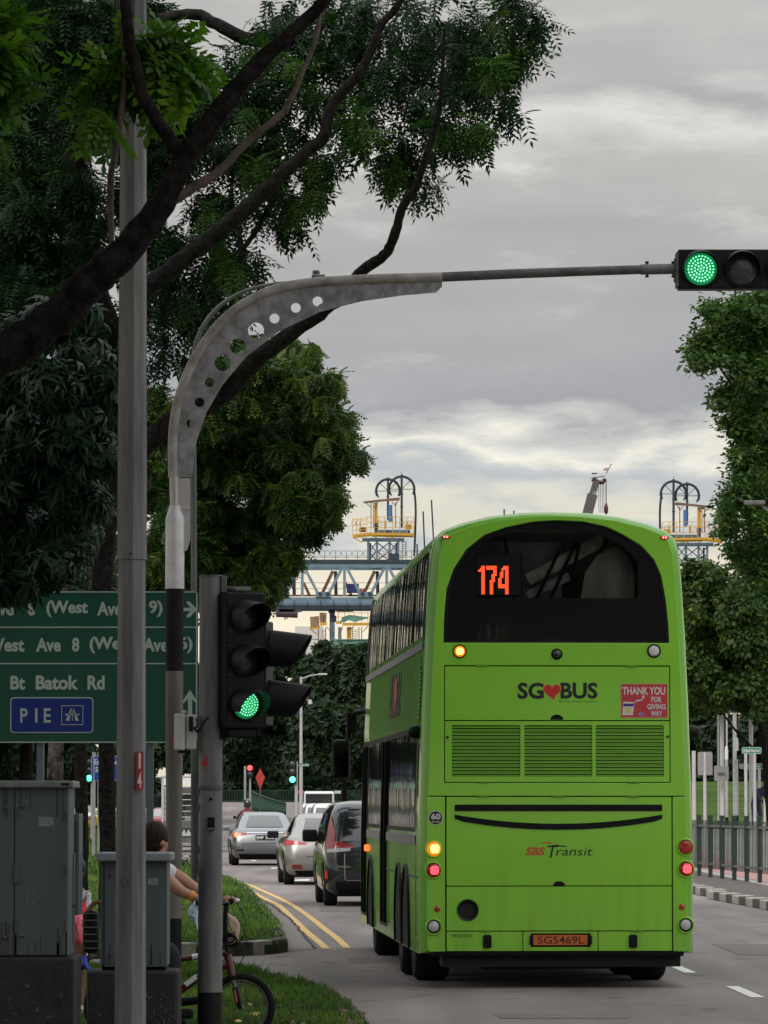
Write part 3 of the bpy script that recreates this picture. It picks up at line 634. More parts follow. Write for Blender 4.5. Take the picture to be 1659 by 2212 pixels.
# --- tree of the far kerb, over the railing
t5 = thing('angsana_tree', 'tall tree rising from the lawn behind the railing up to the overhead signal', 'tree', (P(1690, 1800, 125).x, 125, .5))
m_right = leaf_mat('angsana_leaf', [(.008, .024, .008), (.020, .052, .012), (.055, .11, .022), (.16, .24, .05)], .55, .3, .2)
loc_parent(limb('trunk', [(1700, 1880), (1690, 1700), (1670, 1400), (1660, 1100), (1640, 900), (1620, 760)], 125, (30, 26, 22, 20, 14, 8), m_bark, None, 50), t5)
for i, pts in enumerate([[(1660, 1200), (1630, 1140), (1600, 1100), (1570, 1080)], [(1665, 950), (1610, 870), (1560, 800), (1530, 740)], [(1655, 1050), (1610, 1000), (1580, 930)]]):
    loc_parent(limb('branch', pts, 124, (10, 4), m_bark, None, 60 + i, n=6), t5)
rt = [(1645, 720, 50), (1600, 720, 50), (1660, 820, 60), (1540, 770, 45), (1655, 1000, 50), (1600, 1000, 36), (1655, 1120, 45), (1660, 1240, 45), (1540, 680, 34), (1580, 660, 36), (1630, 670, 40), (1520, 740, 40), (1570, 740, 55), (1630, 760, 60), (1505, 780, 24), (1540, 810, 40), (1590, 850, 50), (1640, 880, 50), (1560, 850, 22), (1585, 920, 34), (1640, 960, 45), (1575, 945, 18), (1625, 1010, 40), (1610, 1060, 36), (1650, 1080, 40), (1575, 1085, 26), (1560, 1105, 20), (1610, 1130, 45), (1650, 1170, 50), (1590, 1180, 36), (1560, 1140, 22), (1620, 1230, 40), (1580, 1215, 18), (1600, 1260, 40), (1650, 1290, 40)]
fo = crown('crown', [(x + rnd.uniform(-6, 6), y, 123 + rnd.uniform(-3, 3), r_ * 1.0, r_ * r_ / 7.5) for x, y, r_ in ragged([(x + (28 if y > 1150 else 8), y, r_ * .84) for i_, (x, y, r_) in enumerate(rt) if i_ % 6 != 3], 4, .42, 3)] + [(x + 22, y, 127, r_ * .8, r_ * r_ / 26) for x, y, r_ in rt if x > 1575], t_clump(8, .19, .085, 5), m_right, None, 24, sub=20, tight=.13, scale=(.5, 1.3), droop=.3, tint0=.5)
loc_parent(fo, t5)
t6 = thing('rain_tree', 'low spreading tree with bright leaf clumps over the street poles', 'tree', (P(1660, 1790, 145).x, 145, .75))
loc_parent(limb('trunk', [(1668, 1800), (1655, 1640), (1640, 1560), (1600, 1520), (1560, 1490)], 145, (24, 20, 14, 9, 5), m_bark, None, 51), t6)
for i, pts in enumerate([[(1655, 1640), (1600, 1590), (1560, 1540), (1530, 1500)], [(1650, 1600), (1620, 1500), (1570, 1440)], [(1640, 1560), (1580, 1530), (1545, 1525)]]):
    loc_parent(limb('branch', pts, 143, (7, 3), m_bark, None, 70 + i, n=6), t6)
lowr = [(1500, 1290, 34), (1545, 1270, 34), (1600, 1310, 50), (1650, 1320, 50), (1510, 1340, 44), (1560, 1350, 50), (1620, 1380, 50), (1505, 1400, 44), (1555, 1410, 50), (1610, 1440, 46), (1655, 1430, 50), (1510, 1450, 36), (1560, 1465, 40), (1530, 1240, 22), (1490, 1240, 18), (1650, 1490, 34), (1520, 1480, 24), (1640, 1530, 22), (1500, 1520, 22), (1585, 1500, 30), (1535, 1500, 36)]
m_lowr = leaf_mat('low_tree_leaf', [(.008, .024, .006), (.022, .055, .010), (.06, .11, .018), (.17, .23, .035)], .5, .3, .35)
fo = crown('crown', [(x, y, 142 + rnd.uniform(-2, 2), r_, r_ * r_ / 5) for x, y, r_ in ragged(lowr, 2, .45, 4)] + [(x, y - 5, 147, r_, r_ * r_ / 14) for x, y, r_ in lowr], t_clump(9, .17, .12, 8), m_lowr, None, 25, sub=15, tight=.17, scale=(.6, 1.2), droop=.3, squash=.75, tint0=.45)
loc_parent(fo, t6)
# --- shade trees beyond the lawn, behind the poles
m_far = leaf_mat('far_tree_leaf', [(.008, .020, .010), (.016, .036, .014), (.03, .058, .020), (.06, .095, .03)], .6, .25, .3)
far = [
 (260, [(1510, 1560, 60), (1570, 1590, 60), (1630, 1590, 60), (1500, 1640, 50), (1560, 1660, 44), (1625, 1650, 44), (1660, 1560, 50), (1530, 1700, 34), (1600, 1700, 30), (1650, 1700, 30)], (1540, 1740), 'dark tree on the lawn behind the street poles'),
 (345, [(560, 1440, 50), (520, 1500, 50), (600, 1500, 50), (560, 1560, 55), (500, 1580, 55), (620, 1570, 50), (520, 1640, 50), (590, 1640, 50), (480, 1480, 40), (470, 1540, 50), (610, 1430, 36), (630, 1415, 26)], (560, 1735), 'wide dark tree behind the green pedestrian signal'),
 (330, [(700, 1440, 40), (750, 1425, 36), (780, 1460, 45), (720, 1490, 50), (670, 1460, 36), (790, 1410, 24), (700, 1400, 18), (760, 1520, 40)], (745, 1735), 'upper dark tree in front of the gantry legs'),
 (315, [(680, 1570, 50), (740, 1580, 50), (780, 1560, 44), (660, 1630, 50), (720, 1640, 50), (775, 1640, 50), (640, 1540, 34), (790, 1600, 40), (700, 1540, 34)], (700, 1740), 'lower bushy tree beside the green signal'),
 (380, [(150, 1640, 60), (60, 1640, 60), (280, 1630, 50), (340, 1620, 50), (400, 1620, 50), (220, 1680, 40), (300, 1680, 30), (120, 1600, 50), (450, 1640, 50)], (330, 1725), 'dark tree line gap seen below the direction sign'),
]
for i, (Y, L, base, lab) in enumerate(far):
    z0 = ground_z(P(base[0], base[1], Y).x, Y)
    t = thing('shade_tree', lab, 'tree', (P(base[0], base[1], Y).x, Y, z0), 0, 'trees beyond the junction')
    loc_parent(limb('trunk', [(base[0], base[1] + 25), (base[0], base[1] - 60), (base[0] + 8, base[1] - 150)], Y, (12, 9, 6), m_bark, None, 80 + i, n=7), t)
    fo = crown('crown', [(x, y, Y + rnd.uniform(-4, 4), r_, r_ * r_ / 4) for x, y, r_ in L] + [(x, y, Y + 10, r_ * 1.05, r_ * r_ / 6) for x, y, r_ in L], t_clump(8, .5, .3, 9), m_far, None, 90 + i, sub=14, tight=.18, scale=(.5, 1.1), droop=.3, squash=.8, tint0=.36 + .06 * (i % 3))
    loc_parent(fo, t)
# dark hedge-like undergrowth right behind the far railing
def hedge(name, x0, x1, y0, y1, Y, n, lab, seed):
    r = np.random.default_rng(seed); L = []
    k = int((x1 - x0) / 22) + 1
    for i in range(k):
        for yy in np.arange(y0, y1, 18): L.append((x0 + (x1 - x0) * i / (k - 1) + r.uniform(-8, 8), yy + r.uniform(-5, 5), Y + r.uniform(-2, 2), 20, n))
    o = crown(name, L, t_clump(6, 1.0, .7, 3), m_far, None, seed, sub=5, tight=.4, scale=(.6, 1.2), tint0=.18)
    return tag(o, lab, 'hedge', kind='stuff')
hedge('undergrowth', 440, 815, 1688, 1735, 500, 26, 'dark undergrowth behind the far green railing', 61)
hedge('undergrowth', -20, 330, 1690, 1745, 420, 22, 'dark undergrowth beyond the taxi under the trees', 62)
hedge('undergrowth', 1480, 1680, 1690, 1735, 300, 22, 'dark undergrowth at the top of the lawn', 63)
# trunks standing free on the verge
for i, (x, w0, Y, yb, lab, mm) in enumerate([(176, 30, 60, 1985, 'rough dark trunk between the big cabinet and the black trunk', m_bark), ]):
    t = thing('roadside_tree', lab, 'tree', (P(x, yb, Y).x, Y, .1))
    loc_parent(limb('trunk', [(x, yb + 20), (x, yb - 150), (x - 3, 1600), (x - 10, 1300)], Y, (w0 + 8, w0, w0 - 2, w0 - 6), mm, None, 200 + i), t)
    loc_parent(crown('crown', [(x - 30, 1250, Y + 2, 60, 120), (x + 20, 1200, Y + 3, 60, 120), (x, 1300, Y + 3, 50, 80), (x + 40, 1300, Y + 3, 50, 60)], PINB, m_far, None, 210 + i), t)
# small shrub at the lane edge
p = G(401, 1878)
tag(crown('shrub', [(401, 1868, p.y, 12, 60)], t_clump(7, .12, .08, 2), m_lowr, None, 71, sub=6), 'small clipped shrub on the verge beside the mast pole', 'shrub')
for o in (t1, t2, t3, t4, t5, t6): pass

# the raintree goes on overhead, above and behind the camera's left; it shades poles and cabinets
canopy = [(-13 + 2.6 * i + rnd.uniform(-.8, .8), 2 + 5 * j + rnd.uniform(-1.5, 1.5), 10.2 + .19 * max(0, 5 * j - 18) + rnd.uniform(-.3, 1.2), 2.3, 330) for i in range(6) for j in range(9)]
m_over = leaf_mat('overhead_leaf', [(.01, .03, .01), (.02, .05, .015), (.03, .07, .02)], .5, .2, .3)
loc_parent(crown('crown', canopy, t_clump(8, .42, .26, 4), m_over, None, 301, sub=12, tight=.3, world_xyz=True), t1)
# roadside row on the verge beyond the sign; unseen trees added behind the camera darken bus and rear glass
m_row = leaf_mat('verge_row_leaf', [(.008, .020, .008), (.014, .034, .012), (.024, .05, .018)], .6, .2, .3)
for i, (X_, Y_, h, r_, lab) in enumerate(((-17, 118, 15, 5.5, 'tall dark verge tree standing well beyond the green sign'), (-15, 165, 17, 5.5, 'second tall verge tree in line toward the junction'), (-17, 215, 18, 6.5, 'third tall verge tree in line toward the junction'), (-24, 262, 19, 7, 'farthest tall verge tree near the taxi'),
      (-21, 185, 20, 6, 'tall verge tree added behind the in-line row to darken the side-window reflection'), (-27, 235, 20, 7, 'tall verge tree added further behind the row to darken the side-window reflection'), (-33, 300, 21, 8, 'big tree added beyond the taxi road to darken the side-window reflection'), (-30, 350, 21, 8, 'big tree added beyond the junction on the taxi side to darken the side-window reflection'), (-44, 330, 21, 8, 'outermost big tree added beyond the taxi road to darken the side-window reflection'),  # trees added here to darken reflections in the bus side windows
      (-11, -14, 14, 6, 'unseen tree added behind the camera on the kerb side, darkening bus and rear glass'), (13, -20, 15, 7, 'unseen tree added behind the camera on the far side, darkening bus and rear glass'), (2, -46, 13, 8, 'unseen tree added far behind the camera, darkening the rear glass'))):
    t = thing('roadside_tree', lab, 'tree', (X_, Y_, .05))
    MB().tube([(0, 0, 0), (.1, 0, h * .3), (.3, .2, h * .6), (.2, 0, h * .85)], [.35, .28, .2, .08], 9).build('trunk', m_bark, t, smooth_deg=60)
    L = [(X_ + rnd.uniform(-1, 1) * r_ * .8, Y_ + rnd.uniform(-1, 1) * r_ * .8, h * rnd.uniform(.3 if Y_ > 0 else .35, .95), r_ * .5, 260) for k in range(16)]
    loc_parent(crown('crown', L, t_clump(8, .6, .38, 6), m_row, None, 320 + i, sub=9, tight=.3, world_xyz=True), t)

# tar patches and a drain cover on the road
m_tar = mat('tar_patch', (.055, .050, .048), .8, scale=3, c2=(.085, .078, .074), bump=.3)
for x0, x1, y0, y1 in ((.9, 1.9, 35.2, 36.1), (-.35, .2, 47.5, 49.2), (3.9, 5.2, 50, 54), (-1.0, -.2, 70, 75)):
    o = MB().add([(x0, y0, .0035), (x1, y0 + .05, .0035), (x1 + .05, y1, .0035), (x0 - .03, y1 - .04, .0035)], [(0, 1, 2, 3)]).build('road_patch', mat('road_repair', (.115, .102, .098), .9, scale=1.5, c2=(.15, .133, .127)), fix=False); o['kind'] = 'structure'
# ================================================================ THE BUS
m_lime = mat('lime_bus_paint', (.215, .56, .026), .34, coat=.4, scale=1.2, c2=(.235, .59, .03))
m_lime_shaded = mat('lime_shaded_side', (.12, .38, .016), .25, coat=.5, scale=2.2, c2=(.155, .45, .022), bump=.12, bscale=1.6, streak=True)  # same lime, with the shade of the side put into its colour
def grime_shade(m, z0=.35, z1=1.3, dirt_shade=(.10, .13, .045)):  # grime streaks plus painted shade, deeper towards the bottom of the bus
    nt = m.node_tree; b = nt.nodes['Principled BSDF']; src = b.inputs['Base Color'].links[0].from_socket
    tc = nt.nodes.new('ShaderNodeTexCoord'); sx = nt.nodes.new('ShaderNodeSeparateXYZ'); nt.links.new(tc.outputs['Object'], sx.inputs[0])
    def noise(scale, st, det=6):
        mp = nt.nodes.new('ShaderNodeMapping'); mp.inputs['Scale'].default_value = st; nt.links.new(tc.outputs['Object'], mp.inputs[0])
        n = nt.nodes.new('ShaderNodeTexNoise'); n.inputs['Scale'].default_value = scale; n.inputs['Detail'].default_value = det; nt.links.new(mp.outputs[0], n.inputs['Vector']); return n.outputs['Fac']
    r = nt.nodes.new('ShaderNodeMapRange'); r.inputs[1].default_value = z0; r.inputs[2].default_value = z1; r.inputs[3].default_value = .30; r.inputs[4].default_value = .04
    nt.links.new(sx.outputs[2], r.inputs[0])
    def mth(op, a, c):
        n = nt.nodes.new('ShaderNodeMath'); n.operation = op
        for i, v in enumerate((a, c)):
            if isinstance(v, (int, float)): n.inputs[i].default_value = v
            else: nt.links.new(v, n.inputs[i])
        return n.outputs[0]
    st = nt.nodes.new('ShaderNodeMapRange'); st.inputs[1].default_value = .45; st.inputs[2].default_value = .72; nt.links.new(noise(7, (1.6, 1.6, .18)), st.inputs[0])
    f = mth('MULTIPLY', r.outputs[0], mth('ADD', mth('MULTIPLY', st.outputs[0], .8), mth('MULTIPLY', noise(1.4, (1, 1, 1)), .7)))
    mx = nt.nodes.new('ShaderNodeMix'); mx.data_type = 'RGBA'; nt.links.new(f, mx.inputs[0]); nt.links.new(src, mx.inputs[6]); mx.inputs[7].default_value = (*dirt_shade, 1)
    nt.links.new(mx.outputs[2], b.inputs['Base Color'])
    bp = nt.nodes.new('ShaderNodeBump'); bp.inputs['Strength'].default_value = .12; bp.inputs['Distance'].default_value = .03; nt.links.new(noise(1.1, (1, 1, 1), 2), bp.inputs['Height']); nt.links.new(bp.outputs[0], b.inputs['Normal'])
grime_shade(m_lime); grime_shade(m_lime_shaded, dirt_shade=(.12, .12, .06))
m_slat = mat('louvre_lime', (.19, .47, .03), .4)
m_grey = mat('grey_belt_trim', (.22, .20, .22), .5)
m_text = mat('black_vinyl', (.008, .008, .010), .5)
m_redv = mat('red_vinyl', (.55, .02, .02), .5)
m_stick = mat('sticker_red', (.50, .035, .045), .5, var=.06, scale=8)
m_wprint = mat('white_print', (.62, .60, .58), .5)
m_greenv = mat('green_vinyl', (.05, .26, .03), .5)
m_plate = mat('orange_number_plate', (.60, .14, .02), .45, var=.06, scale=12)
m_led = mat('led_orange', (.3, .05, .02), .5, emit=(1, .08, .025), es=3.2)
def wavy_glass(name, rough=.05, bump=.35, tint=(.004, .005, .006), sx=1.2, sz=.18, alpha=None):
    m = bpy.data.materials.new(name); m.use_nodes = True; nt = m.node_tree; b = nt.nodes['Principled BSDF']
    b.inputs['Base Color'].default_value = (*tint, 1); b.inputs['Roughness'].default_value = rough; b.inputs['Specular IOR Level'].default_value = .5
    tc = nt.nodes.new('ShaderNodeTexCoord'); mp = nt.nodes.new('ShaderNodeMapping'); mp.inputs['Scale'].default_value = (1, sx, sz); nt.links.new(tc.outputs['Object'], mp.inputs[0])
    n = nt.nodes.new('ShaderNodeTexNoise'); n.inputs['Scale'].default_value = 2.0; n.inputs['Detail'].default_value = 3; nt.links.new(mp.outputs[0], n.inputs['Vector'])
    bp = nt.nodes.new('ShaderNodeBump'); bp.inputs['Strength'].default_value = bump; bp.inputs['Distance'].default_value = .05
    nt.links.new(n.outputs['Fac'], bp.inputs['Height']); nt.links.new(bp.outputs[0], b.inputs['Normal'])
    if alpha is not None:
        out = nt.nodes['Material Output']; tr = nt.nodes.new('ShaderNodeBsdfTransparent'); tr.inputs[0].default_value = (*alpha, 1)
        gl = nt.nodes.new('ShaderNodeBsdfGlossy'); gl.inputs['Roughness'].default_value = rough; nt.links.new(bp.outputs[0], gl.inputs['Normal'])
        fr = nt.nodes.new('ShaderNodeFresnel'); fr.inputs[0].default_value = 1.5
        mx = nt.nodes.new('ShaderNodeMixShader'); nt.links.new(fr.outputs[0], mx.inputs[0]); nt.links.new(tr.outputs[0], mx.inputs[1]); nt.links.new(gl.outputs[0], mx.inputs[2]); nt.links.new(mx.outputs[0], out.inputs[0])
    return m
m_sglass = wavy_glass('side_window_glass', .06, .22)
m_sglass2 = wavy_glass('upper_side_glass', .04, .5, alpha=(.66, .67, .67))
m_rglass = wavy_glass('tinted_rear_glass', .03, .05, alpha=(.88, .90, .91))
BY = 41.0; BH = math.atan((829.5 - 343) / F); BX0 = P(1203, 1738, BY).x
bus = thing('double_decker_bus', 'lime green double-decker bus waiting at the lights, number 174 lit in its rear window', 'bus', (BX0, BY, 0), BH)
SC = F / BY
def bx(x): return (x - 1203) / SC
def bz(y): return CAMZ + (1738 - y) / SC * 1.003
# --- body shell : half outline (half width, z)
def outline_pts(inset=0.0, top=0.0):
    half = [(1.245, .31), (1.250, .60), (1.248, 1.2), (1.235, 1.9), (1.215, 2.5), (1.185, 3.2), (1.155, 3.7), (1.135, 3.93), (1.10, 4.06), (1.02, 4.135), (.85, 4.20), (.6, 4.262), (.3, 4.298)]
    pts = [(w - inset, z + (inset * .3 if i == 0 else -top * (z / 4.3) ** 6)) for i, (w, z) in enumerate(half)]
    L = pts + [(0, 4.306 - top)] + [(-w, z) for w, z in pts[::-1]]
    return L
LEN = 11.95
b = MB(); st = [(0.02, .085, .05), (.05, .035, .022), (.11, .008, .006), (.2, 0, 0), (2, 0, 0), (4, 0, 0), (6, 0, 0), (8, 0, 0), (10, 0, 0), (11.5, 0, .03), (11.8, .03, .12), (LEN, .12, .3)]
n = len(outline_pts())
for y, ins, tp in st:
    for x, z in outline_pts(ins, tp): b.v.append((x, y, z))
for i in range(len(st) - 1):
    for k in range(n):
        a = i * n + k; c = i * n + (k + 1) % n; b.f.append((a, c, c + n, a + n))
b.f.append(tuple(range(n))[::-1]); b.f.append(tuple((len(st) - 1) * n + k for k in range(n)))
# hollow upper saloon seen through the rear glass needs an open tail: drop the rear cap, close it with the backing plate
b.f = [f for f in b.f if not (len(f) == n and f[0] == n - 1)]
def _cut(f):
    vs = [b.v[i] for i in f]
    if len(f) != 4: return False
    return min(v[1] for v in vs) >= .19 and max(v[1] for v in vs) <= 11.6 and min(v[2] for v in vs) >= 3.15 and max(v[2] for v in vs) <= 3.95 or (min(v[1] for v in vs) >= 11.4 and min(v[2] for v in vs) >= 3.1 and max(v[2] for v in vs) <= 3.96)
b.f = [f for f in b.f if not _cut(f)]
b.build('body', m_lime_shaded, bus, smooth_deg=35)
win = [(958, 1390.5), (959.5, 1334), (965, 1275), (980, 1232), (1008, 1189), (1047, 1158), (1094, 1141), (1152, 1129), (1203, 1125.7), (1262, 1128.5), (1309, 1138.5), (1347, 1156), (1387, 1180), (1414, 1209), (1430, 1244), (1439.5, 1295), (1445.5, 1353), (1447, 1390.5)]
winp = [(bx(x), bz(y)) for x, y in win][::-1]
winp = winp[::-1]
def scale_loop(L, k, cx, cz): return [(cx + (x - cx) * k, cz + (z - cz) * k) for x, z in L]
ro = [(x, z) for x, z in outline_pts(.075, .045)]
zc = bz(1719.5)
upper = [(x, z) for x, z in ro if z > zc]
upper = [(1.170, zc)] + upper + [(-1.170, zc)]
def dense2(L, seglen=.12):
    return L
h1 = rect(bx(959.3), bx(1449), bz(1691.5), bz(1439.2), .01)
body_u = plate_mesh('rear_surround', upper, [winp, h1], -.012, .02)
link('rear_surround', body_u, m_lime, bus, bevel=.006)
# black backing behind the seams (window left open)
bk = plate_mesh('rear_backing', [(1.15, .40)] + [(x * .985, z - .02) for x, z in ro if z > .5] + [(-1.15, .40)], [winp], .021, .032)
link('rear_backing', bk, M['dark'], bus)
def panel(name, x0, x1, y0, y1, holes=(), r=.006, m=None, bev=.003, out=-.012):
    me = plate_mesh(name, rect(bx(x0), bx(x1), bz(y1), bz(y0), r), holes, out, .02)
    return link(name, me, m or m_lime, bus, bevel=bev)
pa = panel('rear_hatch', 961.3, 1447, 1441.5, 1556.5, [[(bx(1203) + .06 * math.cos(t), bz(1556.5) + .002 + .048 * math.sin(t)) for t in [PI * k / 10 for k in range(11)]]])
vents = [(976, 1124), (1132.6, 1279.5), (1287, 1434.7)]
pb = panel('vent_panel', 961.3, 1447, 1559, 1689.5, [rect(bx(a), bx(c), bz(1679), bz(1567.5), .015) for a, c in vents])
slat_me = None
for vi, (a, c) in enumerate(vents):
    fr = MB().box((bx((a + c) / 2), .030, bz(1623)), (SZ(c - a, BY) + .02, .004, SZ(114, BY))).build('vent_grille', M['dark'], bus)
    for k in range(15):
        z = bz(1676.5 - k * 7.55)
        s_ = MB().box((0, 0, 0), (SZ(c - a, BY) + .01, .024, .005), Matrix.Rotation(R(-30), 3, 'X'))
        s_.box((0, -.0095, -.008), (SZ(c - a, BY) + .01, .004, .009))
        o = s_.build('slat', m_slat, fr); o.location = (bx((a + c) / 2), .008, z)
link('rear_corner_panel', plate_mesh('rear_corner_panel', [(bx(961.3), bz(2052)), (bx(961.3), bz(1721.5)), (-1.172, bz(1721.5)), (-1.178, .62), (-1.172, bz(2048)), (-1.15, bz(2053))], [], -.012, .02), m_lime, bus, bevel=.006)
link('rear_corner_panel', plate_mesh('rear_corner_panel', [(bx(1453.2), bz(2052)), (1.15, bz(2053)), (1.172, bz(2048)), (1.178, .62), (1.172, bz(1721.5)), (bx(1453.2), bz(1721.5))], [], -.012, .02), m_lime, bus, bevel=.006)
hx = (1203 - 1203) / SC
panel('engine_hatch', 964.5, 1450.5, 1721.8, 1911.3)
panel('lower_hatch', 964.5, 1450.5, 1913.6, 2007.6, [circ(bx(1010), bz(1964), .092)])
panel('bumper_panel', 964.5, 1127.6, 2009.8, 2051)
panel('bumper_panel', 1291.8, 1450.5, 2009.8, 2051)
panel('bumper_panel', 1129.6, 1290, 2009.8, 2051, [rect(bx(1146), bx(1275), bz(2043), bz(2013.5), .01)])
# exhaust roundel, handles
MB().lathe([(.02, .03), (.05, .028), (.088, .012), (.094, -.014), (.10, -.016), (.10, .03)], 28, 'y', (bx(1010), 0, bz(1964))).build('exhaust_vent', M['blackp'], bus, smooth_deg=50)
for (x, y, r_) in ((1207, 1912, .054),):
    t_ = [PI * k / 12 for k in range(13)]
    link('hatch_handle', plate_mesh('hatch_handle', [(bx(x) + r_ * math.cos(t), bz(y) + .003 + r_ * .72 * math.sin(t)) for t in t_], [], -.016, -.0125), M['blackp'], bus)
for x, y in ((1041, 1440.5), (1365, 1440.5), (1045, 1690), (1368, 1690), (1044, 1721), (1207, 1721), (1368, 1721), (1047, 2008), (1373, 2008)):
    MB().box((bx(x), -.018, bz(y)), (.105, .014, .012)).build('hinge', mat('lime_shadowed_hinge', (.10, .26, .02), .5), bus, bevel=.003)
for x, y in ((966.5, 1594), (1443, 1592)):
    MB().lathe([(.012, -.02), (.012, .0)], 12, 'y', (bx(x), 0, bz(y))).build('latch', M['blackp'], bus)
# rear window: recessed black frit, tinted pane
def inset(L, d):
    cx = sum(p[0] for p in L) / len(L); cz = sum(p[1] for p in L) / len(L)
    return [(x - math.copysign(min(abs(x - cx), d), x - cx) if abs(x - cx) > .15 else x, z - (d if z > cz else -d)) for x, z in L]
pane = thing  # noqa
rim_ = plate_mesh('window_seal', winp, [scale_loop(winp, .972, 0, (bz(1390.5) + bz(1126)) / 2)], -.006, .03)
rw = link('rear_window', plate_mesh('rear_window', scale_loop(winp, .985, 0, bz(1260)), [], .006, .012), m_rglass, bus)
link('window_seal', rim_, M['blackp'], rw, bevel=.004)
# wide black band printed round the glass
link('window_border', plate_mesh('window_border', scale_loop(winp, .98, 0, bz(1260)), [[(bx(x), bz(y)) for x, y in ((1030, 1294), (1030, 1190), (1062, 1165), (1120, 1150), (1203, 1146), (1290, 1152), (1345, 1178), (1380, 1215), (1380, 1294))]], .013, .016), mat('window_frit', (.006, .006, .007), .25), rw)
# saloon behind the glass
m_in = mat('saloon_lining', (.10, .095, .09), .7, var=.3, scale=2); m_in2 = mat('saloon_ceiling', (.28, .25, .22), .7)
MB().box((0, 6.0, 4.14), (1.9, 11.4, .03)).build('saloon_ceiling', m_in2, bus)
MB().box((0, 5.8, 2.62), (2.2, 11.6, .05)).build('upper_floor', M['dark'], bus)
MB().box((0, 11.3, 2.85), (2.1, .05, .5)).build('front_bulkhead', m_in, bus)
for k in range(7):
    for s_ in (-1, 1):
        MB().box((s_ * .62, .9 + k * .85, 2.95), (.86, .12, .75), Matrix.Rotation(R(-12), 3, 'X')).build('seat', mat('seat_moquette', (.03, .03, .045), .9, var=.3, scale=12), bus, bevel=.04)
m_refl = mat('painted_reflection', (.55, .46, .40), .5, scale=5, c2=(.20, .17, .155))
MB().box((bx(1232), .42, bz(1206)), (.78, .01, .11), Matrix.Rotation(R(-28), 3, 'Y')).box((bx(1195), .44, bz(1262)), (.42, .01, .07), Matrix.Rotation(R(-24), 3, 'Y')).build('reflection_slab', m_refl, bus)  # pale slabs added to stand in for reflections in the rear glass
for (x0, y0, x1, y1) in ((1165, 1296, 1218, 1185), (1196, 1296, 1256, 1165), (1238, 1290, 1262, 1170), (1120, 1296, 1098, 1160), (1300, 1200, 1330, 1150)):
    MB().tube([(bx(x0), .38, bz(y0)), (bx(x1), .38, bz(y1))], .016, 8).build('grab_pole', M['blackp'], bus)
link('rear_bulkhead', plate_mesh('rear_bulkhead', [(bx(1262), bz(1297)), (bx(1379), bz(1297)), (bx(1382), bz(1240)), (bx(1368), bz(1200)), (bx(1340), bz(1178)), (bx(1300), bz(1196)), (bx(1272), bz(1236))], [], .30, .31), mat('brown_bulkhead', (.16, .135, .115), .6, c2=(.34, .29, .25), scale=6, streak=True), bus)
MB().box((bx(1120), .6, bz(1235)), (.9, .02, .6)).build('cove_panel', mat('cove_grey', (.10, .097, .10), .6, scale=2, c2=(.30, .28, .27)), bus, bevel=.05)
MB().box((bx(982), .25, bz(1270)), (.16, .02, .14)).build('side_display', mat('beige_card', (.14, .12, .09), .6), bus)
MB().box((-.05, .19, 3.16), (2.06, .02, .5)).build('parcel_shelf', mat('blackout_panel', (.004, .004, .005), .6), bus)
# destination display
db = MB().box((bx(1079), .055, bz(1244)), (SZ(104, BY), .06, SZ(94, BY))).build('route_display', mat('display_case', (.004, .004, .005), .35), rw, bevel=.02)
digits = {'1': ["..11", ".111", "1111", "..11", "..11", "..11", "..11", "..11", "..11", "..11", "..11", "..11", "..11", "..11"],
          '7': ["111111", "111111", "....11", "....11", "...111", "...11.", "...11.", "..111.", "..11..", "..11..", "..11..", "..11..", "..11..", "..11.."],
          '4': ["...111", "..1111", "..1.11", ".11.11", ".11.11", ".11.11", "11..11", "11..11", "11..11", "111111", "111111", "....11", "....11", "....11"]}
def dots(txt, x0, z0, pitch, pz, size, y):
    b = MB(); cx = 0
    for ch in txt:
        g = digits[ch]; w = len(g[0]) * 2
        for r_ in range(len(g) * 2):
            for c_ in range(w):
                if g[r_ // 2][c_ // 2] == '1':
                    x = x0 + (cx + c_) * pitch; z = z0 - r_ * pz
                    b.add([(x - size, y, z - size), (x + size, y, z - size), (x + size, y, z + size), (x - size, y, z + size)], [(0, 1, 2, 3)])
        cx += w + 1.6
    return b
W_ = SZ(64, BY); px_ = W_ / 34.0
o = dots('174', bx(1034), bz(1225.5), px_, SZ(62, BY) / 28, px_ * .30, -.001).build('led_digits', m_led, rw, fix=False)
# round lamps
def lamp(name, x, y, r_, lens, lit=None, off=.0, hood=False):
    base = MB().lathe([(r_ * 1.22, -.012), (r_ * 1.2, -.02), (r_ * 1.08, -.024), (r_, -.018), (r_ * .96, -.01)], 28, 'y', (bx(x), 0, bz(y))).build(name, M['blackp'] if not hood else m_lime, bus, smooth_deg=60)
    MB().lathe([(0.001, -.030), (r_ * .5, -.029), (r_ * .8, -.025), (r_ * .97, -.014), (r_ * .97, -.01)], 28, 'y', (bx(x) + off, 0, bz(y))).build('lens', lens, base, smooth_deg=60)
    if lit is not None:
        bb = MB(); k = 0
        for i in range(-4, 5):
            for j in range(-4, 5):
                if i * i + j * j <= 13:
                    bb.box((bx(x) + off * 2 + i * r_ * .165, -.031, bz(y) + j * r_ * .165), (r_ * .12, .004, r_ * .12))
        bb.build('led_array', lit, base); 
    return base
m_amb = mat('amber_lens', (.55, .13, .01), .25, coat=.5, emit=(1, .25, .01), es=.7); m_redl = mat('red_lens', (.35, .012, .015), .2, coat=.5)
m_ledw = mat('amber_led', (.9, .6, .1), .4, emit=(1, .62, .10), es=6); m_ledr = mat('red_led', (.8, .05, .08), .4, emit=(1, .09, .12), es=2.2)
lamp('indicator_lamp', 993.4, 1409, .052, m_amb, m_ledw)
lamp('reflector_lamp', 1414, 1407.5, .052, mat('faceted_clear_lens', (.45, .45, .47), .25, c2=(.75, .75, .76), scale=60, coat=.4))
lamp('rear_camera', 1203.5, 1414.5, .042, M['blackp'])
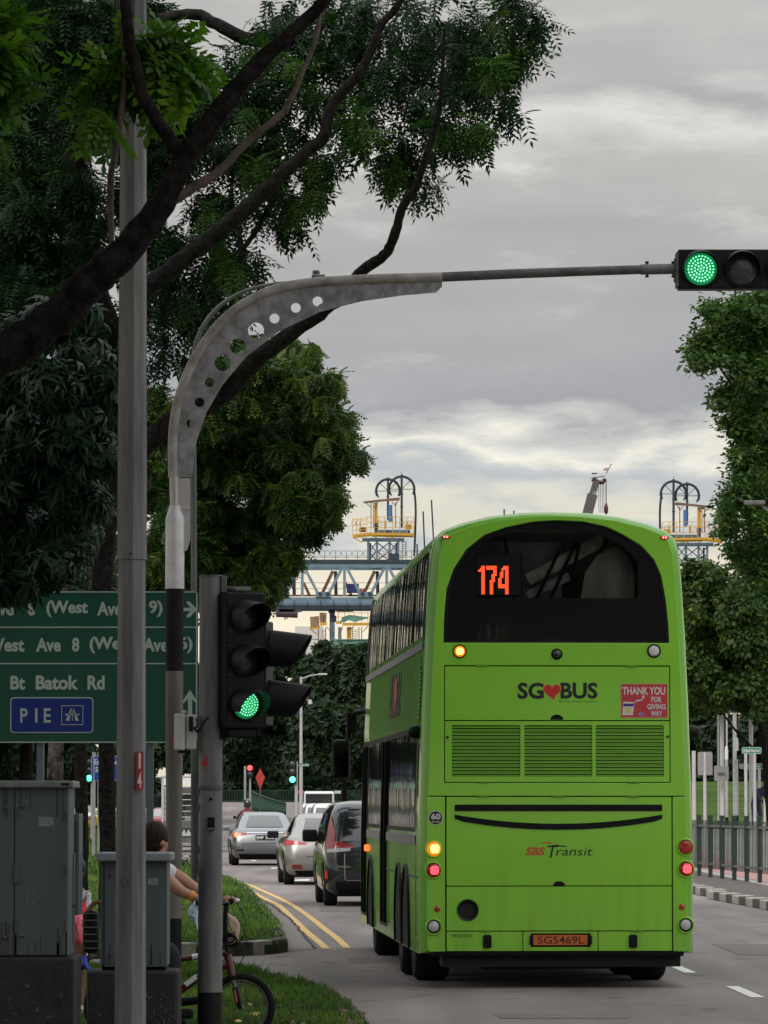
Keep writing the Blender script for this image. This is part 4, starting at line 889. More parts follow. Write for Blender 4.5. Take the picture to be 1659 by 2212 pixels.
MB().lathe([(.001, -.06), (.018, -.056), (.032, -.04), (.04, -.02)], 20, 'y', (bx(1203.5), 0, bz(1414))).build('camera_dome', mat('dome_black', (.01, .01, .01), .08, coat=1), bus, smooth_deg=70)
for x, y, ln, lit in ((936, 1832.6, m_amb, m_ledw), (935.5, 1878.5, m_redl, m_ledr), (1480.5, 1829.5, M['red_lamp'], None), (1481, 1876, m_redl, m_ledr)):
    lamp('tail_lamp', x, y, .067, ln, lit, .006, hood=True)
for x, y in ((936.5, 1999.5), (1480.5, 1996.5)): 
    bse = MB().lathe([(.078, -.012), (.077, -.02), (.07, -.026), (.064, -.02), (.06, -.012)], 28, 'y', (bx(x), 0, bz(y))).build('reversing_lamp', m_lime, bus, smooth_deg=60)
    MB().lathe([(.001, -.014), (.062, -.013)], 24, 'y', (bx(x), 0, bz(y))).build('socket', M['blackp'], bse)
    MB().lathe([(.001, -.030), (.035, -.027), (.047, -.018)], 24, 'y', (bx(x), 0, bz(y) + .004)).build('lens', mat('milky_lens', (.50, .47, .48), .3, coat=.5), bse, smooth_deg=60)
for x, y in ((944.3, 1961), (1472.3, 1957.5)):
    MB().lathe([(.001, -.022), (.022, -.021), (.028, -.016), (.028, -.01)], 18, 'y', (bx(x), 0, bz(y))).build('red_reflector', M['red_lamp'], bus, smooth_deg=60)
for x in (963.0, 1437.5):
    o = MB().lathe([(.001, -.034), (.5, -.030), (.85, -.022), (1, -.010)], 20, 'y').build('marker_lamp', m_redl, bus, smooth_deg=60)
    o.scale = (.044, 1, .020); o.location = (bx(x), -.002, bz(1163))
    for dx in (-.012, .012):
        MB().lathe([(.001, -.040), (.007, -.038), (.009, -.03)], 10, 'y', (bx(x) + dx, 0, bz(1163))).build('led', mat('red_led_small', (1, .2, .2), .4, emit=(1, .12, .10), es=5), bus)
# black grille bars : straight bar over a smile
link('black_bar', plate_mesh('black_bar', rect(bx(982), bx(1430.5), bz(1752), bz(1738), .012), [], -.019, -.0125), M['blackp'], bus)
up = []; lo = []
for k in range(25):
    t = k / 24; x = 982 + 448.5 * t; s_ = 1 - (2 * t - 1) ** 2
    yu = 1759.5 + 19.5 * s_; yl = 1771.5 + 20.5 * s_ if 0 < k < 24 else 1768
    up.append((bx(x), bz(yu))); lo.append((bx(x), bz(yl)))
link('smile_bar', plate_mesh('smile_bar', lo + up[::-1], [], -.019, -.0125), M['blackp'], bus)
# lettering and graphics, 1 mm vinyl
YV = -.0135
def T(name, s_, x0, x1, y0, y1, m, **k): return lettering(name, s_, bx(x0), bx(x1), bz(y1), bz(y0), k.pop('y', YV), m, k.pop('parent', bus), **k)
T('lettering', 'SG', 1118, 1175, 1476, 1511.5, m_text, bold=.035)
T('lettering', 'BUS', 1211, 1291.5, 1475.5, 1511, m_text, bold=.035)
ht = []
for k in range(40):
    t = 2 * PI * k / 40; hx_ = 16 * math.sin(t) ** 3; hz_ = 13 * math.cos(t) - 5 * math.cos(2 * t) - 2 * math.cos(3 * t) - math.cos(4 * t)
    ht.append((bx(1193) + hx_ / 16 * SZ(18.5, BY) + (.012 if hz_ < -10 else 0), bz(1494) + hz_ / 15 * SZ(17.5, BY)))
link('heart_logo', plate_mesh('heart_logo', ht, [], YV - .002, YV - .001), m_redv, bus)
link('heart_outline', plate_mesh('heart_outline', scale_loop(ht, 1.08, bx(1193), bz(1494)), [], YV - .0005, YV), mat('yellow_vinyl', (.65, .45, .05), .5), bus)
T('lettering', 'Moving Ahead Together', 1207, 1291.5, 1513.5, 1519.5, m_greenv, bold=.01, shear=.3)
stk = link('sticker', plate_mesh('sticker', rect(bx(1342.5), bx(1443), bz(1551), bz(1479)), [], YV - .001, YV), m_stick, bus)
link('sticker_border', plate_mesh('sticker_border', rect(bx(1341.5), bx(1444), bz(1552), bz(1478)), [rect(bx(1343), bx(1442.5), bz(1550.5), bz(1479.5))], YV - .002, YV - .0012), mat('sticker_edge', (.60, .30, .22), .5), stk)
kw = dict(y=YV - .003, parent=stk, bold=.03)
T('lettering', 'THANK YOU', 1345, 1438, 1485, 1502, m_wprint, **kw); T('lettering', 'FOR', 1408, 1430, 1506, 1518, m_wprint, **kw)
T('lettering', 'GIVING', 1399, 1438.5, 1521.5, 1533.5, m_wprint, **kw); T('lettering', 'WAY', 1406.5, 1431.5, 1536.5, 1548, m_wprint, **kw)
def pic(name, L, m, dy): return link(name, plate_mesh(name, [(bx(x), bz(y)) for x, y in L], [], YV - .003 - dy, YV - .0025 - dy), m, stk)
pic('bus_picture', [(1345, 1546), (1368, 1546), (1371, 1518), (1347, 1517)], m_wprint, 0)
pic('bus_picture_window', [(1347, 1527), (1369, 1527), (1370, 1521), (1348, 1521)], mat('navy_print', (.03, .03, .20), .5), .001)
link('face_picture', plate_mesh('face_picture', circ(bx(1357), bz(1535), .026, 18), [], YV - .005, YV - .0045), mat('yellow_print', (.62, .55, .12), .5), stk)
pic('car_picture', [(1378, 1547), (1394, 1547), (1392, 1541), (1388, 1538), (1383, 1538), (1379, 1541)], mat('violet_print', (.30, .16, .36), .5), 0)
pic('arrow_picture', [(1372, 1517), (1376, 1513), (1386, 1512), (1389, 1508), (1387, 1506), (1393, 1502), (1393, 1510), (1391, 1509), (1387, 1515), (1377, 1516), (1373, 1519)], m_wprint, 0)
T('lettering', 'SBS', 1134, 1177.5, 1829, 1847, mat('red_letter', (.55, .07, .03), .5), bold=.035, shear=.22)
T('lettering', 'T', 1182, 1206, 1826, 1852, m_text, bold=.0, shear=.2)
T('lettering', 'ransit', 1200, 1280, 1830, 1847.5, m_text, bold=.0, shear=.22)
pic2 = lambda name, L, m: link(name, plate_mesh(name, [(bx(x), bz(y)) for x, y in L], [], YV - .001, YV), m, bus)
pic2('logo_stroke', [(1162, 1820), (1180, 1821.2), (1196, 1821), (1186, 1818.5)], m_redv)
pic2('logo_stroke', [(1187, 1826), (1222, 1828.5), (1226, 1827), (1200, 1824)], m_text)
T('lettering', 'VOLVO', 974, 1018, 2015, 2022, mat('dark_green_badge', (.05, .15, .02), .4), bold=.04)
# speed roundel
sp60 = link('speed_sticker', plate_mesh('speed_sticker', circ(bx(941), bz(1766.5), .064, 28), [], YV - .001, YV), m_wprint, bus)
link('speed_disc', plate_mesh('speed_disc', circ(bx(941), bz(1766.5), .059, 28), [], YV - .002, YV - .0012), m_text, sp60)
T('lettering', '60', 931, 951.5, 1757, 1770, m_wprint, y=YV - .003, parent=sp60, bold=.04)
T('lettering', 'km/h', 933, 949, 1772.5, 1776.5, m_wprint, y=YV - .003, parent=sp60, bold=.02)
# number plate in its recess
npf = link('number_plate', plate_mesh('number_plate', rect(bx(1149), bx(1271.5), bz(2041), bz(2014.5), .006), [], .004, .010), M['blackp'], bus)
link('plate_face', plate_mesh('plate_face', rect(bx(1151.5), bx(1269), bz(2038.5), bz(2017), .004), [], .001, .0035), m_plate, npf)
T('lettering', 'SG5469L', 1161, 1261, 2020, 2036, mat('plate_letter', (.03, .012, .01), .5), y=0.0, parent=npf, bold=.012)
for x in (1147, 1274):
    MB().box((bx(x), -.02, bz(2028)), (.03, .03, .08)).build('plate_lamp', M['blackp'], bus, bevel=.006)
for x in (1052, 1366.5):
    link('tow_cover', plate_mesh('tow_cover', rect(bx(x - 9), bx(x + 9), bz(2045), bz(2016.5), .02), [], -.03, -.0125), M['blackp'], bus, bevel=.006)
# underbody
b = MB().box((0, 5.9, .36), (2.28, 11.5, .12)).box((0, .35, .26), (2.05, .5, .14)).box((.95, .3, .24), (.35, .4, .10)).box((0, 5, .24), (1.2, 8, .2))
b.build('underframe', M['dark'], bus)
MB().box((0, .035, .35), (2.3, .05, .13)).build('bumper_valance', M['blackp'], bus, bevel=.02)
# --- near side (facing the kerb): windows, belt, doors, arches
def side_x(z):
    h = [(1.245, .31), (1.250, .60), (1.248, 1.2), (1.235, 1.9), (1.215, 2.5), (1.185, 3.2), (1.155, 3.7), (1.135, 3.93), (1.10, 4.06), (1.02, 4.135)]
    for (w0, z0), (w1, z1) in zip(h, h[1:]):
        if z <= z1: return w0 + (w1 - w0) * (z - z0) / (z1 - z0)
    return 1.0
def side_patch(name, y0, y1, z0, z1, m, out=.004, parent=bus, s_=-1, nz=5, thick=.006):
    b = MB(); zs = [z0 + (z1 - z0) * k / nz for k in range(nz + 1)]
    for z in zs:
        x = side_x(z)
        for yy in (y0, y1):
            b.v.append((s_ * (x + out), yy, z)); b.v.append((s_ * (x + out - thick), yy, z))
    for k in range(nz):
        a = 4 * k; c = a + 4
        b.f += [(a, c, c + 2, a + 2), (a + 1, a + 3, c + 3, c + 1), (a, a + 1, c + 1, c), (a + 2, c + 2, c + 3, a + 3)]
    b.f += [(0, 2, 3, 1), (4 * nz, 4 * nz + 1, 4 * nz + 3, 4 * nz + 2)]
    return b.build(name, m, parent, smooth_deg=40)
for s_ in (-1, 1):
    ups = [.35, 1.9, 3.45, 5.0, 6.55, 8.1, 9.65, 11.15]
    for a in ups: side_patch('window_pillar', a - .05, a + .05, 3.14, 4.0, M['blackp'], .002, s_=s_)
    side_patch('window_band', .18, .36, 3.14, 4.0, M['blackp'], .003, s_=s_); side_patch('window_band', 11.1, 11.7, 3.14, 4.0, M['blackp'], .003, s_=s_)
    for a, c in zip(ups, ups[1:]): side_patch('window', a + .015, c - .015, 3.18, 3.95, m_sglass2, .006, s_=s_)
    side_patch('belt_trim', .22, 11.5, 3.055, 3.125, m_grey, .014, s_=s_, nz=1, thick=.015)
    side_patch('window_band', .62, 11.6, 1.40, 2.36, M['blackp'], .002, s_=s_)
    los = [.68, 2.0, 3.4, 4.8, 5.7] if s_ < 0 else [.68, 2.2, 3.8, 5.4, 7.0, 8.6, 10.2]
    for a, c in zip(los, los[1:]): side_patch('window', a + .015, c - .015, 1.44, 2.31, m_sglass, .006, s_=s_)
    for a, c in ((.55, 5.75), (7.2, 10.2)): side_patch('belt_trim', a, c, 1.285, 1.37, m_grey, .010, s_=s_, nz=1, thick=.01)
    side_patch('rub_strip', .2, 5.75, .985, 1.0, m_text, .005, s_=s_, nz=1)
    side_patch('panel_seam', .46, .475, .42, 3.0, m_text, .004, s_=s_)
    side_patch('intake_vent', .28, .44, 2.42, 2.9, M['blackp'], .006, s_=s_)
    side_patch('intake_vent', .28, .44, 1.72, 2.2, M['blackp'], .006, s_=s_)
    for k in range(12):
        side_patch('vent_rib', .27, .45, 2.44 + k * .038, 2.455 + k * .038, m_slat, .012, s_=s_, nz=1)
side_patch('window', 7.25, 9.0, 1.44, 2.31, m_sglass, .006); side_patch('window', 9.05, 10.1, 1.44, 2.31, m_sglass, .006)
for s_ in (-1, 1):
    side_patch('saloon_lining', .25, 11.4, 2.68, 3.14, m_in, -.03, s_=s_); side_patch('saloon_lining', .25, 11.4, 3.96, 4.13, m_in, -.03, s_=s_, nz=3)
# exit door and entrance door, full height
for y0, y1, nm in ((5.78, 7.15, 'exit_door'), (10.35, 11.5, 'entrance_door')):
    d_ = side_patch(nm, y0, y1, .40, 2.34, M['blackp'], .006)
    ym = (y0 + y1) / 2
    for a, c in ((y0 + .05, ym - .04), (ym + .04, y1 - .05)):
        side_patch('door_leaf', a, c, .46, 2.28, m_sglass, .012, parent=d_)
        side_patch('door_frame', a - .03, a, .44, 2.3, M['blackp'], .035, parent=d_, nz=2, thick=.04)
tag_logo = lettering('lettering', 'SG BUS', 3.8, 5.9, 2.52, 2.98, 0, m_text, None, bold=.035)
for v in tag_logo.data.vertices: v.co = (-side_x(v.co.z) - .006, v.co.x, v.co.z)
tag_logo.parent = bus
hb = link('heart_logo', plate_mesh('heart_logo', [((x - bx(1193)) * 3 + 4.72, (z - bz(1494)) * 3 + 2.75) for x, z in ht], [], -.001, .001), m_redv, bus)
for v in hb.data.vertices: v.co = (-side_x(v.co.z) - .007 + v.co.y, v.co.x, v.co.z)
for yy in (10.05,):
    for dy in (0, .14): MB().box((-1.262, yy + dy, 1.165), (.03, .05, .07)).build('side_marker', mat('marker_orange', (1, .2, .03), .4, emit=(1, .08, .015), es=3), bus, bevel=.01)
MB().lathe([(.001, -.12), (.05, -.1), (.065, -.05), (.06, 0)], 16, 'x', (-1.205, .38, 2.31)).build('guide_dome', M['blackp'], bus, smooth_deg=60)
MB().lathe([(.001, .14), (.05, .12), (.065, .06), (.06, 0)], 16, 'x', (1.205, .38, 2.31)).build('guide_dome', M['blackp'], bus, smooth_deg=60)
# wheels, arches
def wheel(parent, x, y, r_, w, rimr=.55, name='wheel', m_rim=None):
    t_ = MB().lathe([(r_ * .6, -w / 2), (r_ * .93, -w / 2), (r_, -w * .38), (r_, w * .38), (r_ * .93, w / 2), (r_ * .6, w / 2)], 32, 'x', (x, y, r_)).build(name, M['rubber'], parent, smooth_deg=45)
    MB().lathe([(.001, -w * .42), (r_ * rimr * .6, -w * .42), (r_ * .58, -w * .47), (r_ * .62, -w * .5)], 24, 'x', (x, y, r_)).build('rim', m_rim or M['galv'], t_, smooth_deg=45)
    MB().lathe([(r_ * .62, w * .5), (r_ * .58, w * .47), (r_ * rimr * .6, w * .42), (.001, w * .42)], 24, 'x', (x, y, r_)).build('rim', m_rim or M['galv'], t_, smooth_deg=45)
    return t_
for yy, x_ in ((2.05, 1.02), (3.35, 1.02), (9.15, 1.05)):
    for s_ in (-1, 1):
        wheel(bus, s_ * x_, yy, .5, .42 if yy < 4 and yy > 3 else .32)
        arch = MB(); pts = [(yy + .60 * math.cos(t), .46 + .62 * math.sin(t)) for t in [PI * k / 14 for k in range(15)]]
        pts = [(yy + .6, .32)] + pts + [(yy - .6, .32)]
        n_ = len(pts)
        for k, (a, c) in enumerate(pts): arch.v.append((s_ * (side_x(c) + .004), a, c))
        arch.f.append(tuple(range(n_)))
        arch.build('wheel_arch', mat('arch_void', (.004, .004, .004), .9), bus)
        MB().tube([(s_ * (side_x(c) + .008), a, c) for a, c in pts], .018, 6).build('arch_lip', M['blackp'], bus, smooth_deg=60)
# mirror on the kerb side at the front
mr = MB().tube([(-1.10, 11.85, 2.75), (-1.3, 12.05, 2.72), (-1.36, 12.15, 2.60), (-1.37, 12.15, 2.42)], .035, 8).box((-1.34, 12.12, 2.60), (.11, .1, .24)).build('mirror_arm', M['blackp'], bus, smooth_deg=50)
MB().box((-1.46, 12.15, 2.18), (.21, .12, .46)).build('mirror', M['blackp'], bus, bevel=.045)
link('mirror_glass', plate_mesh('mirror_glass', rect(-1.54, -1.385, 1.99, 2.37, .03), [], 12.083, 12.088), mat('mirror_silver', (.05, .05, .055), .05, 1.0), bus)
# ================================================================ STREET FURNITURE
m_lensoff = mat('dark_signal_lens', (.012, .014, .015), .35, c2=(.05, .053, .056), scale=40, coat=.2)
m_green = mat('green_signal_lens', (.02, .25, .10), .3, emit=(.01, .55, .16), es=.22)
m_gled = mat('green_led', (.4, .9, .7), .4, emit=(.22, 1, .52), es=1.5)
m_vis = mat('visor_black', (.012, .012, .016), .6, var=.2, scale=8, spec=.25)
def loc(Y, x0):
    """helpers local to a thing standing at image column x0, distance Y, on the ground"""
    X0 = P(x0, 1738, Y).x
    return X0, (lambda x, y=1738: P(x, y, Y).x - X0), (lambda y: P(x0, y, Y).z)
# ---- lamp post 14
X0, lx, lz = loc(28.5, 283)
lp = thing('lamp_post', 'octagonal galvanised lamp post carrying the white on red number 14', 'lamp post', (X0, 28.5, 0))
b = MB(); b.tube([(0, 0, 0), (0, 0, lz(1209))], [.1, .086], 8, twist=R(8)); b.build('lower_shaft', M['galv'], lp, smooth_deg=20)
b = MB(); b.tube([(0, 0, lz(1209)), (0, 0, 10.5)], [.094, .066], 8, twist=R(8)); b.build('upper_shaft', M['galv'], lp, smooth_deg=20)
MB().tube([(0, 0, 10.4), (0, .3, 10.9), (.2, 1.2, 11.2), (.3, 2.4, 11.3)], [.06, .05, .045, .04], 8).build('lamp_arm', M['galv'], lp)
MB().box((.32, 2.7, 11.28), (.28, .75, .13)).build('lamp_head', M['offwhite'], lp, bevel=.04)
MB().lathe([(.006, -.002), (.006, .002)], 8, 'y', (-.005, -.097, lz(1198))).build('bolt', M['blackp'], lp)
for i, (t_, y0, y1) in enumerate((('1', 1624, 1664), ('4', 1665.5, 1706))):
    np_ = MB().box((lx(303), -.088, lz((y0 + y1) / 2)), (SZ(15.5, 28.5), .012, SZ(y1 - y0, 28.5)), Matrix.Rotation(R(14), 3, 'Z')).build('number_plate', mat('number_red', (.33, .012, .02), .5, var=.1), lp)
    L_ = lettering('lettering', t_, lx(301 if t_ == '1' else 298.5), lx(305.5 if t_ == '1' else 307.5), lz(y1 - 3), lz(y0 + 3), 0, m_wprint, np_, bold=.03)
    for v in L_.data.vertices: v.co.y = -.0965 + (v.co.x - lx(303)) * math.tan(R(14))
MB().lathe([(.02, 0), (.02, .006)], 8, 'y', (lx(270), -.105, lz(1905))).build('rivet', M['galv_dark'], lp)
# ---- mast pole with the curved arm
YM = 39.2
X0, lx, lz = loc(YM, 376)
mp_ = thing('signal_mast', 'curved cantilever mast with a pierced web plate reaching over the road', 'signal mast', (X0, YM, 0))
mott = mat('mossy_steel', (.09, .085, .07), .7, .15, scale=5, c2=(.22, .20, .185), streak=True, bump=.1)
MB().tube([(0, 0, 0), (0, 0, lz(1984))], SZ(34, YM) / 2, 20).build('black_base', M['black'], mp_, smooth_deg=60)
MB().tube([(0, 0, lz(1984)), (0, 0, lz(1450))], [SZ(34, YM) / 2, SZ(38, YM) / 2], 20).build('lower_shaft', mott, mp_, smooth_deg=60)
MB().tube([(0, 0, lz(1450)), (0, 0, lz(1272))], [SZ(38, YM) / 2, SZ(39, YM) / 2], 20).build('black_sleeve', mat('worn_black_sleeve', (.006, .007, .008), .7, spec=.15, scale=5, c2=(.018, .018, .018), streak=True), mp_, smooth_deg=60)
MB().lathe([(SZ(20.5, YM), lz(1272)), (SZ(20.5, YM), lz(1121)), (SZ(19.5, YM), lz(1117)), (SZ(12.5, YM), lz(1096)), (SZ(12.5, YM), lz(1092))], 24).build('silver_sleeve', M['silver'], mp_, smooth_deg=50)
MB().tube([(lx(376), 0, lz(1095)), (lx(374), 0, lz(1030))], SZ(10.5, YM), 16).build('silver_neck', mat('silver_neck_paint', (.38, .36, .36), .4, .5, scale=5, c2=(.5, .48, .48), streak=True), mp_, smooth_deg=60)
tp = [(374, 1031), (373, 960), (378, 900), (393, 840), (421, 775), (461, 715), (511, 667), (566, 636), (622, 618), (690, 609), (800, 603), (955, 598.5)]
tubep = [Vector((lx(x, y), 0, lz(y))) for x, y in tp]
MB().tube(dense(tubep, 6), SZ(10.8, YM), 14).build('curved_tube', M['rust'], mp_, smooth_deg=60)
tp2 = [(955, 598.5), (1100, 592), (1250, 586.5), (1395, 582)]
MB().tube([Vector((lx(x, y), 0, lz(y))) for x, y in tp2], [SZ(10.6, YM), SZ(10.6, YM), SZ(10.2, YM), SZ(10, YM)], 14).build('arm_tube', mat('arm_steel', (.07, .07, .075), .6, .4, scale=6, c2=(.15, .15, .155)), mp_, smooth_deg=60)
o_ = tp + []
inner_e = [(955, 619), (942, 632), (870, 638), (780, 651), (690, 674), (602, 716), (531, 771), (481, 831), (446, 891), (422, 960), (415, 1031)]
outl = [(lx(x, y), lz(y)) for x, y in [(378, 1031), (377, 960), (382, 905), (397, 846), (425, 781), (465, 721), (515, 673), (569, 642), (624, 624), (690, 613), (800, 607), (955, 602)]] + [(lx(x, y), lz(y)) for x, y in inner_e]
holes = [circ(lx(x, y), lz(y), SZ(r_, YM), 24) for x, y, r_ in ((412, 915, 9.5), (431, 869, 10.5), (453, 826, 10.5), (481, 784, 17.5), (514, 748, 17.5), (553, 714, 17.5), (593, 688, 10.8), (639, 665, 10.8), (686, 651, 10.8))]
link('web_plate', plate_mesh('web_plate', outl, holes, -.006, .006), mat('web_galvanised', (.19, .19, .205), .5, .2, scale=7, c2=(.37, .36, .375), bump=.06, contrast=(.4, .62)), mp_)
link('silver_fin', plate_mesh('silver_fin', [(lx(x, y), lz(y)) for x, y in ((387, 1033), (411, 1033), (411, 1102), (411, 1165), (404, 1190), (396, 1188), (394, 1110), (386, 1096))], [], -.007, .007), mat('fin_paint', (.48, .45, .46), .5), mp_)
bd = MB(); 
for k in range(28):
    y = 1100 + k * 3.2; x = 389 + (y - 1100) * .09; bd.box((lx(x, y), -.01, lz(y)), (.012, .016, .007))
for k in range(8): bd.box((lx(389 + k * 3, 1100), -.01, lz(1099.5)), (.009, .016, .008))
bd.build('weld_bead', mat('bright_weld', (.8, .8, .82), .3, .5), mp_)
MB().tube([(lx(1388), 0, lz(582.3)), (lx(1470), 0, lz(580.5))], SZ(11.5, YM), 14).build('arm_socket', M['galv_dark'], mp_, smooth_deg=60)
for x in (1402, 1459):
    MB().tube([(lx(x), 0, lz(567)), (lx(x), 0, lz(597))], .009, 6).box((lx(x), 0, lz(567)), (.03, .03, .018)).box((lx(x), 0, lz(597)), (.03, .03, .018)).build('clamp_bolt', M['blackp'], mp_)
lettering('lettering', '3', lx(370), lx(377), lz(1617), lz(1592), -.081, mat('number_red_paint', (.35, .015, .02), .6), mp_, bold=.02)
# ---- signal heads
def ring_disc(b, c, r_, n=24):
    pass
def visor(b, c, r_, L, n=22, cut=.0, thick=.004, drop=.35, a0=-60, a1=240):
    """open-bottomed hood along -y from centre c, with its lower lip cut back"""
    base = len(b.v); m_ = 0
    for k in range(n + 1):
        t = R(a0 + (a1 - a0) * k / n); s_ = max(0, math.sin(t)); ll = L * (drop + (1 - drop) * ((math.sin(t) + 1) / 2) ** .8)
        for rr_ in (r_, r_ - thick):
            b.v.append((c[0] + rr_ * math.cos(t), c[1], c[2] + rr_ * math.sin(t)))
            b.v.append((c[0] + rr_ * .93 * math.cos(t), c[1] - ll, c[2] + rr_ * .93 * math.sin(t) - ll * .10))
    for k in range(n):
        a = base + 4 * k; c_ = a + 4
        b.f += [(a, c_, c_ + 1, a + 1), (a + 2, a + 3, c_ + 3, c_ + 2), (a + 1, c_ + 1, c_ + 3, a + 3)]
    return b
def led_disc(c, r_, rings, s_, y):
    b = MB()
    for k in range(rings):
        rr_ = r_ * (k / (rings - .5)); n_ = max(1, int(2 * PI * rr_ / (r_ / (rings - .5)) + .5))
        for j in range(n_):
            t = 2 * PI * j / n_ + k * .3; x, z = c[0] + rr_ * math.cos(t), c[2] + rr_ * math.sin(t)
            b.add([(x + s_ * math.cos(q), y, z + s_ * math.sin(q)) for q in [R(60 * i) for i in range(6)]], [tuple(range(6))])
    return b
def signal_head(parent, n_, lit, r_, pitch, w, horiz=False, L=.26, drop=.35, a0=-60, a1=240, rings=7, lens_lit=None, led=None, bd=.2):
    """housing with n_ aspects stacked downwards (or along +x), front at y=0"""
    H = pitch * n_; hb = MB()
    if horiz: hb.box((H / 2, bd / 2, 0), (H + .03, bd, w))
    else: hb.box((0, bd / 2, -H / 2), (w, bd, H + .03))
    h = hb.build('housing', M['blackp'], parent, bevel=.012)
    for i in range(n_):
        c = (pitch * (i + .5), 0, 0) if horiz else (0, 0, -pitch * (i + .5))
        a = MB().lathe([(r_ * 1.12, .0), (r_ * 1.12, -.02), (r_ * 1.0, -.022), (r_ * .98, -.004)], 28, 'y', c).build('aspect', M['blackp'], parent, smooth_deg=50)
        on = i == lit
        MB().lathe([(.001, -.032), (r_ * .5, -.028), (r_ * .85, -.017), (r_ * .97, -.006)], 28, 'y', c).build('lens', (lens_lit or m_green) if on else m_lensoff, a, smooth_deg=70)
        if on: led_disc(c, r_ * .84, rings, r_ * .84 / rings * .33, -.036).build('led_array', led or m_gled, a)
        v = visor(MB(), (c[0], -.015, c[2]), r_ * 1.12, L, drop=drop, a0=a0, a1=a1); v.build('visor', m_vis, a, smooth_deg=60)
    return h
oh = thing('traffic_light', 'overhead signal showing green, hung on the end of the mast arm', 'traffic light', (P(1467, 584, YM).x, YM - .1, P(1467, 584, YM).z))
signal_head(oh, 3, 0, .146, .36, .345, True, .15, drop=.25, a0=-20, a1=200, rings=5, bd=.18)
MB().box((-.02, .1, 0), (.02, .2, .30)).box((-.035, .1, 0), (.02, .12, .2)).build('end_bracket', M['galv_dark'], oh, bevel=.004)
# ---- pole 4 with its two heads
Y4 = 30.3
X0, lx, lz = loc(Y4, 454.5)
p4 = thing('signal_pole', 'grey signal pole with a red number 4 and black painted foot', 'pole', (X0, Y4, 0))
pr = SZ(26.5, Y4)
MB().tube([(0, 0, 0), (0, 0, lz(2143))], pr, 24).build('black_foot', M['black'], p4, smooth_deg=60)
MB().tube([(0, 0, lz(2143)), (0, 0, lz(1243))], [pr, pr * .93], 24).build('shaft', M['galv'], p4, smooth_deg=60)
MB().tube([(0, 0, lz(1247)), (0, 0, lz(1242.5))], pr * .96, 24).build('top_cap', M['galv_dark'], p4, smooth_deg=60)
lettering('lettering', '4', lx(436), lx(449), lz(1662), lz(1632), -pr * .97, mat('number_red_paint', (.35, .015, .02), .6), p4, bold=.04)
b = MB()
for k in range(13):
    t = R(180 + 20 + 140 * k / 12)
    for z in (lz(1697), lz(1705)): b.v.append((math.cos(t) * (pr + .008), math.sin(t) * (pr + .008), z))
for k in range(12): b.f.append((2 * k, 2 * k + 2, 2 * k + 3, 2 * k + 1))
b.build('door_lip', M['galv_dark'], p4, smooth_deg=60)
MB().lathe([(.011, 0), (.011, .008)], 10, 'y', (lx(456), -pr - .007, lz(1726))).build('screw', M['blackp'], p4)
MB().box((lx(457), -pr - .004, lz(1779)), (.05, .02, .085)).build('lock_box', M['blackp'], p4, bevel=.005)
MB().box((lx(457), -pr - .02, lz(1790)), (.04, .02, .012)).build('hasp', M['galv'], p4)
for y in (1710, 1746, 1835): MB().box((-pr * .93, -.03, lz(y)), (.012, .02, .05)).build('side_hinge', M['galv_dark'], p4)
YAW = R(27)
ha = thing('traffic_light', 'three-aspect kerbside signal with its bottom lamp green', 'traffic light', (P(531, 1284, Y4).x, Y4 - .10, P(531, 1286, Y4).z), YAW)
signal_head(ha, 3, 2, .1, .292, .285, False, .24, drop=.12, a0=-85, a1=205, rings=5, bd=.20)
for k in range(3):
    for dz in (-.05, -.24): MB().lathe([(.004, -.008), (.004, 0)], 8, 'y', (-.115, 0, dz - .292 * k)).build('screw', M['galv'], ha)
MB().box((0, .10, .035), (.12, .14, .03)).build('top_bracket', M['galv_dark'], ha, bevel=.01)
MB().box((0, .10, -.92), (.2, .14, .06)).build('bottom_bracket', M['blackp'], ha, bevel=.01)
hb_ = thing('pedestrian_signal', 'signal head turned sideways with two long hoods, behind the green kerbside signal', 'traffic light', (P(582, 1345, Y4).x, Y4 + .12, P(582, 1345, Y4).z), R(82))
signal_head(hb_, 2, -1, .11, .335, .30, False, .27, drop=.45, a0=-80, a1=260, bd=.14)
br = thing('signal_bracket', 'steel brackets clamping the signal heads to the pole numbered 4', 'bracket', (X0, Y4, 0))
b = MB(); b.box((pr + .005, -.02, lz(1262)), (.035, .07, .11)).bar((pr, -.01, lz(1270)), (lx(540), -.02, lz(1270)), .035, .02).bar((lx(520), -.02, lz(1270)), (lx(536), -.02, lz(1281)), .06, .03)
b.build('upper_arm', M['galv_dark'], br, bevel=.003)
MB().box((pr + .005, -.02, lz(1575)), (.035, .07, .14)).bar((pr, -.0, lz(1585)), (lx(560), 0, lz(1580)), .04, .05).build('lower_arm', M['blackp'], br, bevel=.003)
